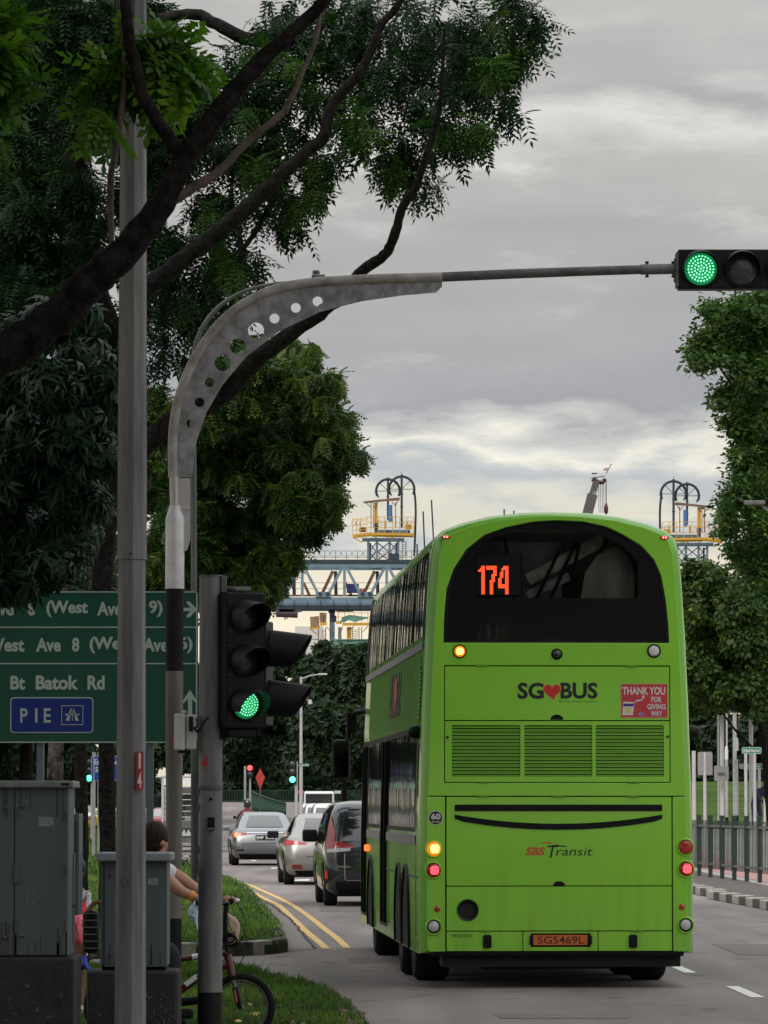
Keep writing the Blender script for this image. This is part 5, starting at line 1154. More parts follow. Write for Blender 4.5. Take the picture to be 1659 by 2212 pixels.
# sensor box between the poles
Ys = Y4 - .05; X0s, sx_, sz_ = loc(Ys, 400)
sb = thing('control_box', 'small pale grey plastic box strapped between the mast and the pole numbered 4', 'box', (X0s, Ys, sz_(1621)))
hh = SZ(79, Ys)
MB().box((sx_(388), 0, hh / 2), (SZ(24, Ys), .12, hh)).build('case', M['offwhite'], sb, bevel=.012)
MB().box((sx_(412), .01, hh / 2), (SZ(23, Ys), .10, hh - .01)).build('case_half', M['offwhite'], sb, bevel=.012)
MB().box((sx_(397), -.02, hh + .012), (.03, .05, .02)).build('top_clip', M['offwhite'], sb, bevel=.004)
MB().tube([(sx_(390), 0, -.0), (sx_(390), 0, -.02)], .022, 10).build('cable_gland', M['blackp'], sb)
MB().box((sx_(413), -.062, hh * .72), (.028, .012, .10)).build('button', M['blackp'], sb, bevel=.005)
MB().tube(dense([Vector((sx_(420), -.05, hh * .62)), Vector((sx_(428), -.09, hh * .50)), Vector((sx_(436), -.10, hh * .66)), Vector((sx_(447), -.09, hh * .86)), Vector((sx_(450), -.07, hh * .88))], 5), .008, 6).build('cable', M['blackp'], sb, smooth_deg=60)
MB().tube([(sx_(424), -.06, hh * .86), (sx_(428), -.09, hh * .7), (sx_(424), -.09, hh * .6)], .006, 6).build('loop_cable', M['blackp'], sb, smooth_deg=60)
# ---- slim lamp column with drooping arm beyond the mast
YL = 50
X0, lx, lz = loc(YL, 419)
sl = thing('lamp_post', 'slim street lamp whose curved arm ends in a flat lantern above the mast', 'lamp post', (X0, YL, .1))
c_ = Vector((0, 0, .1))
pp = [Vector((lx(x, y), 0, lz(y) - .1)) for x, y in ((419, 1990), (419, 1400), (418, 1000), (415, 860), (418, 770), (435, 712), (470, 665), (520, 633), (580, 615), (675, 606))]
MB().tube(dense(pp, 5), [SZ(7.5 - 4.2 * (k / 45), YL) for k in range(46)], 10).build('column', M['galv_dark'], sl, smooth_deg=60)
MB().box((lx(705, 600), 0, lz(603) - .1), (SZ(56, YL), .26, SZ(7, YL)), None).box((lx(688, 600), 0, lz(598) - .1), (SZ(30, YL), .22, SZ(7, YL))).build('lantern', M['galv_dark'], sl, bevel=.02)
MB().lathe([(SZ(7, YL), lz(594) - .1), (SZ(8, YL), lz(590) - .1), (SZ(8, YL), lz(586) - .1), (SZ(6, YL), lz(584) - .1)], 14, 'z', (lx(683, 590), 0, 0)).build('photocell', M['galv_dark'], sl, smooth_deg=40)
# ---- the green direction sign
YS = 48.0
X0, lx, lz = loc(YS, 120)
sg = thing('direction_sign', 'large green road sign reading Bt Batok Rd and PIE', 'road sign', (X0, YS, .1))
zz = lambda y: lz(y) - .1
m_sgreen = mat('sign_green', (.006, .075, .047), .4, var=.1, scale=1.5); m_swhite = mat('sign_letter', (.42, .48, .45), .5); m_sblue = mat('sign_blue', (.006, .022, .20), .4)
link('panel', plate_mesh('panel', rect(lx(-190), lx(427), zz(1605), zz(1276.5), .03), [], 0, .03), m_sgreen, sg)
link('border', plate_mesh('border', rect(lx(-188), lx(425.5), zz(1604.5), zz(1277.5), .03), [rect(lx(-184), lx(422.5), zz(1602), zz(1280))], -.004, -.001), m_swhite, sg)
for y in (1355, 1433.5): MB().box((lx(118), -.003, zz(y)), (SZ(612, YS), .003, SZ(2.6, YS))).build('divider', m_swhite, sg)
def ST(s_, x0, x1, y0, y1, m=m_swhite, yy=-.004, bold=.035): return lettering('lettering', s_, lx(x0), lx(x1), zz(y1), zz(y0), yy, m, sg, bold=bold, thick=0)
for s_, x0, x1, y0, y1 in (('Bt Batok', -180, -110, 1300, 1330), ('West', -100, -40, 1300, 1330), ('Ave', -30, 28, 1300, 1330), ('8', 58, 74, 1299, 1330), ('(West', 98, 188, 1297, 1333), ('Ave', 208, 262, 1300, 1330), ('9)', 320, 350, 1297, 1333),
   ('West', -32, 51, 1378, 1408), ('Ave', 76, 130, 1378, 1408), ('8', 154, 170, 1377, 1408), ('(West', 192, 286, 1375, 1411), ('Ave', 308, 362, 1378, 1408), ('6)', 386, 415, 1375, 1411),
   ('Bt', 21, 53, 1460, 1490), ('Batok', 76, 168, 1459, 1490), ('Rd', 188, 225, 1459, 1490)): ST(s_, x0, x1, y0, y1)
bl = link('expressway_plate', plate_mesh('expressway_plate', rect(lx(21), lx(201), zz(1583.5), zz(1506), .04), [], -.006, -.001), m_swhite, sg)
link('blue_field', plate_mesh('blue_field', rect(lx(23.5), lx(198.5), zz(1581), zz(1508.5), .03), [], -.009, -.0065), m_sblue, bl)
for s_, x0, x1 in (('P', 43, 59), ('I', 75, 80), ('E', 94, 109)): ST(s_, x0, x1, 1530, 1561, m_swhite, -.0105, .02)
ic = link('expressway_symbol', plate_mesh('expressway_symbol', rect(lx(132), lx(179), zz(1566), zz(1524)), [rect(lx(133.3), lx(177.7), zz(1564.7), zz(1525.3))], -.0115, -.0105), m_swhite, bl)
for L in ([(141, 1557), (149, 1557), (154, 1531), (152, 1531)], [(162, 1557), (170, 1557), (159, 1531), (157, 1531)], [(155, 1557), (156.6, 1557), (156, 1534), (155.4, 1534)], [(140, 1545), (171, 1545), (171, 1543), (163, 1541), (148, 1541), (140, 1543)]):
    link('symbol_stroke', plate_mesh('symbol_stroke', [(lx(x), zz(y)) for x, y in L], [], -.012, -.0106), m_swhite, bl)
for L in ([(394, 1313), (411, 1313), (402, 1303), (402, 1299), (408, 1299), (424.5, 1316.5), (408, 1334), (402, 1334), (402, 1329), (411, 1320), (394, 1320)], [(405.5, 1568), (405.5, 1510), (395, 1520), (394, 1514), (410, 1490), (424, 1514), (423, 1520), (414.5, 1510), (414.5, 1568)]):
    link('arrow', plate_mesh('arrow', [(lx(x), zz(y)) for x, y in L], [], -.005, -.002), m_swhite, sg)
m_spost = mat('sign_post_blue_grey', (.12, .16, .19), .5, var=.08, scale=3)
for x in (85.5, 323): MB().box((lx(x), .09, zz(1640) / 2 + .2), (SZ(14.5, YS), .12, zz(1500))).build('post', m_spost, sg)
# ---- cabinets
m_plinth = mat('black_concrete_plinth', (.012, .013, .015), .75, scale=9, c2=(.03, .03, .032), bump=.3)
m_flake = mat('flaked_paint', (.12, .14, .14), .8, var=.3, scale=20)
YC = 29.0; X0, lx, lz = loc(YC, 60)
cb = thing('street_cabinet', 'wide grey steel cabinet with double doors on a black plinth under the green sign', 'cabinet', (X0, YC, .03))
zz = lambda y: lz(y) - .03
MB().box((lx(35), .35, (zz(1700) + zz(2066)) / 2), (SZ(224, YC), .55, SZ(366, YC))).build('body', M['cab'], cb, bevel=.01)
MB().box((lx(34), .33, zz(1694)), (SZ(246, YC), .66, SZ(15, YC))).build('lid', mat('cabinet_lid_worn', (.13, .15, .155), .5, scale=6, c2=(.22, .235, .24)), cb, bevel=.008)
MB().box((lx(140.5), -.003, zz(1694)), (SZ(17, YC), .006, SZ(4.5, YC))).build('label_slot', M['blackp'], cb)
MB().box((lx(88.5), .065, zz(1882)), (SZ(114, YC), .02, SZ(360, YC))).build('door', M['cab'], cb, bevel=.003)
MB().box((lx(-27), .065, zz(1882)), (SZ(112, YC), .02, SZ(360, YC))).build('door', M['cab'], cb, bevel=.003)
for x, y in ((12, 1743.5), (47, 1742), (11.5, 2026), (46.5, 2022)):
    MB().lathe([(.012, 0), (.012, -.02), (.006, -.025)], 12, 'y', (lx(x), .055, zz(y))).build('knob', M['galv_dark'], cb, smooth_deg=40)
MB().box((lx(38), .33, zz(2066) / 2), (SZ(248, YC), .66, zz(2070))).build('plinth', m_plinth, cb, bevel=.02)
b = MB(); rr = random.Random(8)
for x, y in ((24, 2159), (83, 2181), (133, 2148), (14, 2205), (60, 2130), (110, 2200), (36, 2190)):
    for k in range(4): b.box((lx(x + rr.uniform(-4, 4)), -.002, zz(y + rr.uniform(-4, 4))), (rr.uniform(.004, .018), .004, rr.uniform(.004, .02)), Matrix.Rotation(rr.random() * 3, 3, 'Y'))
b.build('paint_flakes', m_flake, cb)
for y in (1760, 1880, 2000):
    for x in (33.5, 144): MB().box((lx(x), .05, zz(y))  , (.012, .02, .07)).build('door_hinge', M['galv_dark'], cb)
MB().box((lx(34), .052, zz(1890)), (.03, .03, .12)).build('door_handle', M['galv_dark'], cb, bevel=.006)
MB().box((lx(98), .0535, zz(1775)), (.10, .003, .06)).build('sticker', mat('faded_sticker', (.22, .24, .22), .6, var=.3, scale=40), cb)
MB().box((lx(66), .0535, zz(1940)), (.06, .003, .09)).build('sticker_trace', mat('glue_trace', (.11, .125, .13), .7, var=.3, scale=40), cb)
rs = MB(); rr2 = random.Random(2)
for k in range(26):
    x = rr2.uniform(-60, 144); h = rr2.uniform(.02, .22); rs.box((lx(x), .0537, zz(2064) + h / 2 if k % 3 else zz(1704) - h / 2), (rr2.uniform(.004, .014), .001, h))
rs.build('rust_streaks', mat('rust_streak', (.062, .058, .052), .8, var=.3, scale=10), cb)['kind'] = 'stuff'
# vent box on the cabinet's flank
vb = MB().box((lx(152), .75, zz(1870)), (SZ(13, YC), .35, SZ(222, YC))).build('side_vent', M['cab'], cb, bevel=.006)
for k in range(7): MB().box((lx(153), .565, zz(1777 + 10 * k)), (SZ(9, YC), .01, .008)).build('vent_fin', M['galv_dark'], vb)
MB().box((lx(148.5), .5, zz(1905)), (SZ(4, YC), .1, SZ(120, YC))).build('flank_bracket', M['galv_dark'], cb, bevel=.004)
MB().box((lx(148.5), .5, zz(2000)), (SZ(4, YC), .1, SZ(85, YC))).build('flank_bracket', M['galv_dark'], cb, bevel=.004)
YC = 30.0; X0, lx, lz = loc(YC, 288)
cc = thing('street_cabinet', 'small grey cabinet with a pale lid standing in front of the cyclist', 'cabinet', (X0, YC, .03))
zz = lambda y: lz(y) - .03
MB().box((lx(288), .3, (zz(1858) + zz(2088)) / 2), (SZ(144, YC), .42, SZ(230, YC))).build('body', M['cab'], cc, bevel=.006)
MB().box((lx(293), .08, zz(1976)), (SZ(134, YC), .02, SZ(225, YC))).build('door', M['cab'], cc, bevel=.003)
MB().box((lx(289), .28, zz(1851.5)), (SZ(162, YC), .54, SZ(19, YC))).build('lid', M['lid'], cc, bevel=.012)
for y in (1889, 2062): MB().lathe([(.012, 0), (.012, -.02)], 12, 'y', (lx(241), .07, zz(y))).build('knob', M['galv_dark'], cc, smooth_deg=40)
MB().box((lx(330), .0685, zz(1905)), (.07, .003, .045)).build('sticker', mat('faded_sticker', (.22, .24, .22), .6), cc)
rs = MB()
for k in range(18):
    x = rr2.uniform(228, 358); h = rr2.uniform(.02, .16); rs.box((lx(x), .0687, zz(2086) + h / 2 if k % 3 else zz(1864) - h / 2), (rr2.uniform(.003, .010), .001, h))
rs.build('rust_streaks', mat('rust_streak', (.062, .058, .052), .8), cc)['kind'] = 'stuff'
MB().box((lx(288), .32, zz(2093)), (SZ(138, YC), .36, SZ(12, YC))).build('neck', M['blackp'], cc)
MB().box((lx(287), .28, zz(2097) / 2), (SZ(196, YC), .56, zz(2097))).build('plinth', m_plinth, cc, bevel=.02)
b = MB()
for x, y in ((322, 2150), (345, 2172), (352, 2152), (362, 2204), (340, 2206), (330, 2190), (372, 2198), (352, 2190), (215, 2190)):
    for k in range(5): b.box((lx(x + rr.uniform(-7, 7)), -.002, zz(y + rr.uniform(-7, 7))), (rr.uniform(.003, .012), .004, rr.uniform(.003, .012)), Matrix.Rotation(rr.random() * 3, 3, 'Y'))
b.build('paint_flakes', m_flake, cc)
# ---- dark green railing beyond the road
m_rail = mat('railing_green', (.006, .020, .014), .6, var=.2, scale=4); m_railtop = mat('railing_worn_top', (.10, .11, .10), .5, var=.3, scale=10)
rf = thing('road_railing', 'dark green pedestrian railing with square-headed posts beside the bus', 'railing')
A_, B_ = Vector((7.62, 86.0, .12)), Vector((6.62, 99.0, .12))
N = 8; bar_me = None; bar_at = []
for i in range(N + 1):
    p = A_.lerp(B_, i / N)
    MB().box((p.x, p.y, p.z + .62), (.085, .085, 1.24)).box((p.x, p.y, p.z + 1.27), (.105, .105, .07)).build('post', m_rail, rf)
    if i < N:
        q = A_.lerp(B_, (i + 1) / N); 
        MB().bar(p + Vector((0, 0, 1.08)), q + Vector((0, 0, 1.08)), .05, .05).build('top_rail', m_railtop, rf)
        MB().bar(p + Vector((0, 0, .28)), q + Vector((0, 0, .28)), .05, .05).build('bottom_rail', m_railtop, rf)
        for k in range(1, 9):
            c = p.lerp(q, k / 9)
            if bar_me is None: bar_me = MB().box((0, 0, .69), (.018, .018, 1.02)).build('bar', m_rail, rf); bar_me.location = c
            else:
                o = bpy.data.objects.new('bar', bar_me.data); col.objects.link(o); o.parent = rf; o.location = c
# ---- street poles across the road
def pole(x0, x1, ytop, yb, Y, lab, m=None, foot=None, sleeve=None, group=None, ytop_r=None, extra=None):
    xm = (x0 + x1) / 2; zb = ground_z(P(xm, yb, Y).x, Y) + .07
    X_ = P(xm, yb, Y).x; t = thing('street_pole', lab, 'pole', (X_, Y, zb), 0, group)
    r_ = SZ(x1 - x0, Y) / 2; zt_ = P(xm, ytop, Y).z - zb
    MB().tube([(0, 0, 0), (0, 0, zt_)], [r_, r_ * (ytop_r or .92)], 12).build('shaft', m or M['galv_far'], t, smooth_deg=60)
    if foot: MB().tube([(0, 0, 0), (0, 0, foot)], r_ * 1.06, 12).build('black_foot', M['black'], t, smooth_deg=60)
    if sleeve:
        z0, z1 = P(xm, sleeve[1], Y).z - zb, P(xm, sleeve[0], Y).z - zb
        MB().lathe([(r_ * 1.08, z0), (r_ * 1.08, z1 - (z1 - z0) * .3), (r_ * .7, z1)], 12).build('white_sleeve', M['white'], t, smooth_deg=40)
    return t, X_, zb
d2 = lambda cx, cy: (1404 + cx * .2686, 1458 + cy * .2686)
YP = 150
pole(1494.5, 1504, 1622, 1795, 118, 'short plain pole standing close beside the bus corner')
pole(1550.3, 1554.4, 1545, 1792, YP, 'thinnest of the tall poles, just ahead of the thick one', foot=.28)
pole(1555.2, 1565.5, 1545, 1795, YP - 8, 'thick steel pole carrying the pair of grey sign backs')
pole(1566.5, 1573.5, 1640, 1786, YP + 4, 'pole whose tip has a white sleeve behind the grey sign backs', foot=.38, sleeve=(1612, 1641))
pole(1568.5, 1572.5, 1540, 1700, YP + 5, 'slender upper shaft rising out of the white-sleeved pole')
pole(1586, 1595.5, 1640, 1798, YP, 'pole with tall white sleeve and black foot, apart from the others', foot=.45, sleeve=(1593, 1622))
pole(1583, 1592, 1520, 1700, YP + 3, 'wide lamp column behind the tall white sleeve', )
pole(1618.5, 1628, 1482, 1797, YP - 2, 'tallest street lamp column between the two street-name posts')
for nm, x0, x1, y0, y1, Y, lab in (('sign_back', 1507, 1539, 1624, 1674.5, 120, 'blank grey back of a sign on its own thin post beside the bus'), ('sign_back', 1542.5, 1574, 1654, 1687, 141.4, 'blank grey sign back fixed to the thick steel pole')):
    zb = ground_z(P((x0 + x1) / 2, 1780, Y).x, Y) + .07; X_ = P((x0 + x1) / 2, 1780, Y).x
    t = thing(nm, lab, 'road sign', (X_, Y, zb))
    link('panel', plate_mesh('panel', rect(P(x0, y0, Y).x - X_, P(x1, y0, Y).x - X_, P(x0, y1, Y).z - zb, P(x0, y0, Y).z - zb, .05), [], 0, .02), mat('sign_back_grey', (.22, .21, .21), .5, var=.08, scale=3), t)
    if Y == 120: MB().tube([(0, .03, 0), (0, .03, P(x0, y0, Y).z - zb - .02)], [.05, .04], 8).build('post', M['galv_far'], t, smooth_deg=60)
    else: MB().box((0, -.04, .0 + (P(x0, (y0 + y1) / 2, Y).z - zb)), (.22, .05, .05)).build('clamp', M['galv_dark'], t)
m_name = mat('street_name_green', (.03, .17, .10), .5)
for x0, x1, y0, y1, Y, s_, lab, posts in ((1602.5, 1645, 1614, 1628.5, 140, 'Bt Batok West Ave 5', 'pale green street-name sign on two pointed posts', (1611, 1630)), (1597, 1662, 1649.5, 1661, 150, 'Bt Batok W', 'green street-name sign behind the pointed posts', (1640,))):
    X_ = P(1620, 1780, Y).x; zb = ground_z(X_, Y) + .07; t = thing('street_name_sign', lab, 'street sign', (X_, Y, zb))
    f = lambda x, y: (P(x, y, Y).x - X_, P(x, y, Y).z - zb)
    a, c = f(x0, y1), f(x1, y0)
    link('panel', plate_mesh('panel', rect(a[0], c[0], a[1], c[1], .06), [], 0, .02), mat('street_name_pale', (.28, .42, .32), .5) if Y == 140 else m_wprint, t)
    link('name_field', plate_mesh('name_field', rect(a[0] + .02, c[0] - .02, a[1] + .02, c[1] - .02, .05), [], -.004, -.001), m_name, t)
    lettering('lettering', s_, a[0] + .05, c[0] - .05, a[1] + .05, c[1] - .05, -.006, m_wprint, t, bold=.02)
    for x in posts:
        q = f(x, y1); MB().tube([(q[0], .03, 0), (q[0], .03, q[1] + .02)], .05, 8).lathe([(.05, q[1]), (.005, q[1] + .08)], 8, 'z', (q[0], .03, 0)).build('post', M['galv_far'], t, smooth_deg=40)
# ---- junction ahead: far signals, lamp, give-way board, railings
def small_signal(x, y, Y, litcol, lab, n=3, lit=0, side=1, pole_x=None, ytop=None, pw=9, yb=1775, hscale=.82):
    X_ = P(pole_x, yb, Y).x; zb = ground_z(X_, Y); t = thing('traffic_light', lab, 'traffic light', (X_, Y, zb))
    MB().tube([(0, 0, 0), (0, 0, P(x, ytop, Y).z - zb)], SZ(pw, Y) / 2, 10).build('pole', M['galv_far'], t, smooth_deg=60)
    r_ = .16 * hscale; pit = .40 * hscale; hx = P(x, y, Y).x - X_; z0 = P(x, y, Y).z - zb + pit * (lit + .5)
    e = MB().box((hx, -.12, z0 - pit * n / 2), (.42 * hscale, .2, pit * n)).build('housing', M['blackp'], t)
    for i in range(n):
        c = (hx, -.22, z0 - pit * (i + .5))
        MB().lathe([(.001, -.03), (r_ * .8, -.02), (r_, 0)], 14, 'y', c).build('lens', litcol if i == lit else m_lensoff, e, smooth_deg=60)
    return t
m_gl = mat('distant_green_light', (.1, .9, .6), .4, emit=(.08, 1, .45), es=2.2); m_rl = mat('distant_red_light', (.9, .05, .05), .4, emit=(1, .05, .04), es=3)
small_signal(632, 1684, 196, m_gl, 'far signal showing green on a thick white pole', lit=2, pole_x=640, ytop=1645, pw=7, yb=1770)
small_signal(540, 1659, 230, m_rl, 'far signal showing red on a thin pole before the dark trees', lit=0, pole_x=540, ytop=1656, pw=4.5, yb=1760, n=2)
small_signal(525, 1668, 225, None, 'unlit far signal on the pole next to the red one', lit=9, pole_x=529, ytop=1655, pw=5, yb=1760, n=2)
small_signal(193, 1681, 190, m_gl, 'small green signal seen between the verge tree trunks', lit=2, pole_x=197, ytop=1655, pw=3, yb=1780)
X_ = P(650, 1770, 210).x
t = thing('lamp_post', 'tall thin street lamp rising behind the far green signal', 'lamp post', (X_, 210, 0))
zt_ = P(650, 1462, 210).z
MB().tube([(0, 0, 0), (0, 0, zt_)], [.10, .055], 8).build('column', M['galv_far'], t, smooth_deg=60)
MB().tube([(0, 0, zt_ - .1), (.4, 0, zt_ + .05), (.85, 0, zt_ + .12)], .03, 6).build('arm', M['galv_far'], t)
MB().box((1.0, 0, zt_ + .12), (.42, .2, .08)).build('lantern', M['galv_far'], t, bevel=.02)
X_ = P(655, 1760, 196).x
t = thing('street_name_sign', 'tiny street-name blade fixed beside the far green signal', 'street sign', (P(640, 1770, 196).x, 196, 0))
a = (P(645, 1656, 196).x - t.location.x, P(645, 1656, 196).z); c = (P(668.5, 1649, 196).x - t.location.x, P(645, 1649, 196).z)
link('panel', plate_mesh('panel', rect(a[0], c[0], a[1], c[1], .06), [], -.02, .0), m_name, t); lettering('lettering', 'tok Rd', a[0] + .05, c[0] - .04, a[1] + .03, c[1] - .03, -.024, m_wprint, t)
MB().bar((0, -.01, a[1] + .05), (a[0], -.01, a[1] + .05), .04).build('bracket', M['galv_far'], t)
X_ = P(562, 1760, 240).x
t = thing('warning_board', 'red diamond board on a thin post near the red signal', 'road sign', (X_, 240, 0))
zc_ = P(562, 1680, 240).z
link('board', plate_mesh('board', [(-.25, zc_), (0, zc_ - .62), (.25, zc_), (0, zc_ + .5)], [], -.02, .02), mat('board_red', (.45, .04, .03), .5, var=.2), t)
MB().tube([(0, .03, 0), (0, .03, zc_)], .04, 6).build('post', M['galv_dark'], t)
def railing(name, p, q, h, lab, nb, mm, solid=False, cat='railing', nposts=None, bw=.03):
    t = thing(name, lab, cat, tuple(p)); q = Vector(q) - Vector(p)
    for z in (h, h * .12): MB().bar((0, 0, z), q + Vector((0, 0, z)), .06, .06).build('rail', mm, t)
    b0 = None
    for k in range(nb + 1):
        c = q * (k / nb)
        if b0 is None: b0 = MB().box((0, 0, h / 2), (bw, bw, h)).build('bar', mm, t)
        else: o = bpy.data.objects.new('bar', b0.data); col.objects.link(o); o.parent = t; o.location = c
    return t
m_fr = mat('far_railing_green', (.022, .07, .045), .5)
p, q = P(440, 1734, 470), P(812, 1736, 490); p.z = ground_z(p.x, 470); q.z = ground_z(q.x, 490)
railing('far_railing', p, q, 1.25, 'long green railing along the far side of the junction', 110, m_fr)
zg = ground_z(0, 300)
p, q = P(543, 1750, 262), P(617, 1758, 305)
p.z = P(543, 1746, 262).z; q.z = P(617, 1757, 305).z
t = thing('ramp_railing', 'close-barred green railing falling towards the motorcyclist side of the ramp', 'railing', (p.x, p.y, 0))
dq = Vector((q.x - p.x, q.y - p.y, 0)); b = MB()
hp0, hp1, hq0, hq1 = P(543, 1752, 262).z, P(543, 1710, 262).z, P(617, 1760, 305).z, P(617, 1735, 305).z
MB().add([(0, 0, 0), (dq.x, dq.y, 0), (dq.x, dq.y, hq0 + .25), (0, 0, hp0 + .25), (.0, .2, 0), (dq.x, dq.y + .2, 0), (dq.x, dq.y + .2, hq0 + .25), (0, .2, hp0 + .25)], [(0, 1, 2, 3), (5, 4, 7, 6), (3, 2, 6, 7), (0, 3, 7, 4), (1, 5, 6, 2)]).build('ramp_wall', mat('ramp_wall_green', (.02, .07, .045), .6), t)
b0 = None
for k in range(75):
    f = k / 74; f2 = f; ztop = hp1 + (hq1 - hp1) * (1 - (1 - f) ** 1.25)
    MB().box((dq.x * f, dq.y * f, (hp0 + (hq0 - hp0) * f + ztop) / 2), (.085, .05, ztop - (hp0 + (hq0 - hp0) * f))).build('bar', m_fr, t)
MB().tube([(dq.x * f, dq.y * f, hp1 + (hq1 - hp1) * (1 - (1 - f) ** 1.25)) for f in [k / 10 for k in range(11)]], .05, 6).build('rail', m_fr, t)
# blue school-zone sign between the trunks
Yb = 130; X_ = P(212, 1800, Yb).x
t = thing('school_zone_sign', 'blue sign reading Enhanced School Zone half hidden by the black trunk', 'road sign', (X_, Yb, .1))
f = lambda x, y: (P(x, y, Yb).x - X_, P(x, y, Yb).z - .1)
a, c = f(197, 1687), f(262, 1633)
link('panel', plate_mesh('panel', rect(a[0], c[0], a[1], c[1], .05), [], 0, .02), m_wprint, t)
link('blue_field', plate_mesh('blue_field', rect(a[0] + .015, c[0] - .015, a[1] + .015, c[1] - .015, .04), [], -.004, -.001), mat('bright_sign_blue', (.012, .07, .36), .4), t)
for s_, x0, x1, y0, y1 in (('Enhanced', 204, 256, 1639.5, 1652), ('School', 205.5, 246, 1656, 1668), ('Zone', 212, 240, 1671.5, 1683)):
    a, c = f(x0, y1), f(x1, y0); lettering('lettering', s_, a[0], c[0], a[1], c[1], -.006, m_wprint, t, bold=.03)
for x in (202.5, 214):
    MB().tube([(f(x, 1700)[0], .04, 0), (f(x, 1700)[0], .04, f(x, 1625)[1])], SZ(3.8, Yb), 8).build('post', M['galv_far'], t, smooth_deg=60)
# ================================================================ VEHICLES
def interp_rows(rows, z):
    if z <= rows[0][0]: return rows[0]
    for a, c in zip(rows, rows[1:]):
        if z <= c[0]:
            t = (z - a[0]) / (c[0] - a[0]); return tuple(p + (q - p) * t for p, q in zip(a, c))
    return rows[-1]
def ring_pt(row, u, bow=.05):
    """u 0 = middle of the tail, +-1 = middle of the nose side end"""
    z, hw, y0, y1 = row[:4]; r_ = min(.22, hw * .35, (y1 - y0) * .3); s_ = 1 if u >= 0 else -1; a = abs(u)
    if a <= .40: x = a / .40 * (hw - r_); y = y0 + bow * (x / hw) ** 2 * (1 if y0 < .4 else .6)
    elif a <= .50:
        t = (a - .40) / .10 * PI / 2; yb = y0 + bow * ((hw - r_) / hw) ** 2 * (1 if y0 < .4 else .6)
        x = hw - r_ + r_ * math.sin(t); y = yb + r_ * (1 - math.cos(t))
    elif a <= .88:
        t = (a - .50) / .38; yb = y0 + bow + r_ * .9; x = hw * (1 + .02 * math.sin(PI * t)); y = yb + (y1 - r_ - yb) * t
    else:
        t = (a - .88) / .12; ang = t * PI / 2; x = hw - r_ + r_ * math.cos(ang) if t < .75 else (hw - r_ * .9) * (1 - (t - .75) / .25) ; y = y1 - r_ + r_ * math.sin(min(ang, PI / 2) if t < .75 else PI / 2)
        if t >= .75: y = y1
    return Vector((s_ * x, y, z))
US = [0, .13, .26, .36, .40, .42, .44, .46, .48, .50, .58, .66, .74, .82, .88, .90, .93, .96, .985]
US = US + [-u for u in US[::-1] if u > 0]
def car(name, label, X_, Y_, heading, rows, paint, glassband, wheels=(.95, 3.6), wr=.33, facing=False, group=None, W=None, arch=True):
    t = thing(name, label, 'car', (X_, Y_, ground_z(X_, Y_)), heading, group)
    b = MB(); n_ = len(US)
    for row in rows:
        for u in US: b.v.append(tuple(ring_pt(row, u)))
    for i in range(len(rows) - 1):
        for k in range(n_):
            a = i * n_ + k; c = i * n_ + (k + 1) % n_; b.f.append((a, c, c + n_, a + n_))
    b.f.append(tuple(range(n_))[::-1]); b.f.append(tuple((len(rows) - 1) * n_ + k for k in range(n_)))
    body = b.build('body', paint, t, smooth_deg=50)
    z0, z1 = glassband
    hw = max(r_[1] for r_ in rows)
    for y in wheels:
        for s_ in (-1, 1):
            wheel(t, s_ * (hw - .12), y, wr, .21, m_rim=M['galv'])
            if arch:
                a_ = MB(); pts = [(y + (wr + .07) * math.cos(q), wr + (wr + .07) * math.sin(q)) for q in [PI * k / 12 for k in range(13)]] + [(y - wr - .07, .2), (y + wr + .07, .2)]
                for p_ in pts: a_.v.append((s_ * (interp_rows(rows, p_[1])[1] * 1.02 + .006), p_[0], p_[1]))
                a_.f.append(tuple(range(len(pts)))); a_.build('wheel_arch', M['dark'], t, fix=False)
    MB().box((0, rows[0][3] / 2, .22), (hw * 1.6, rows[0][3] - .6, .12)).build('underbody', M['dark'], t)
    return t
def patch(name, t, rows, z0, z1, u0, u1, m, off=.008, nz=3, nu=8, zf=None, **k):
    b = MB()
    for i in range(nz + 1):
        for j in range(nu + 1):
            u = u0 + (u1 - u0) * j / nu; lo, hi = (zf(j / nu) if zf else (z0, z1)); z = lo + (hi - lo) * i / nz
            row = interp_rows(rows, z); p = ring_pt(row, u); p1 = ring_pt(row, u + .01); p2 = ring_pt(interp_rows(rows, z + .02), u)
            nrm = (p1 - p).cross(p2 - p); nrm = nrm.normalized() if nrm.length > 1e-9 else Vector((0, -1, 0))
            b.v.append(tuple(p + nrm * off))
    for i in range(nz):
        for j in range(nu):
            a = i * (nu + 1) + j; b.f.append((a, a + 1, a + nu + 2, a + nu + 1))
    return b.build(name, m, k.get('parent', t), smooth_deg=60, fix=False)
m_cglass = mat('car_glass', (.012, .014, .016), .05, spec=.9, coat=.6)
m_silver = mat('car_silver', (.22, .225, .24), .26, .75, coat=.8); m_silver2 = mat('car_pale_silver', (.27, .26, .25), .28, .6, coat=.8)
m_char = mat('car_charcoal', (.018, .02, .025), .22, .3, coat=1.0); m_carw = mat('car_white', (.72, .72, .73), .3, coat=.8); m_carr = mat('car_red', (.38, .012, .03), .3, coat=.8); m_taxi = mat('taxi_yellow', (.72, .52, .01), .3, coat=.8)
SED = [(.20, .80, .16, 4.62), (.30, .87, .03, 4.80), (.50, .905, 0, 4.86), (.64, .915, .02, 4.82), (.80, .905, .05, 4.66), (.93, .875, .10, 4.3), (.99, .80, .22, 3.95), (1.02, .745, .60, 3.75), (1.20, .68, .95, 3.25), (1.36, .605, 1.36, 2.85), (1.42, .53, 1.62, 2.6), (1.45, .36, 1.85, 2.35)]
SED2 = [(z * 1.015, hw * .925, a * .93, c * .91) for z, hw, a, c in SED]
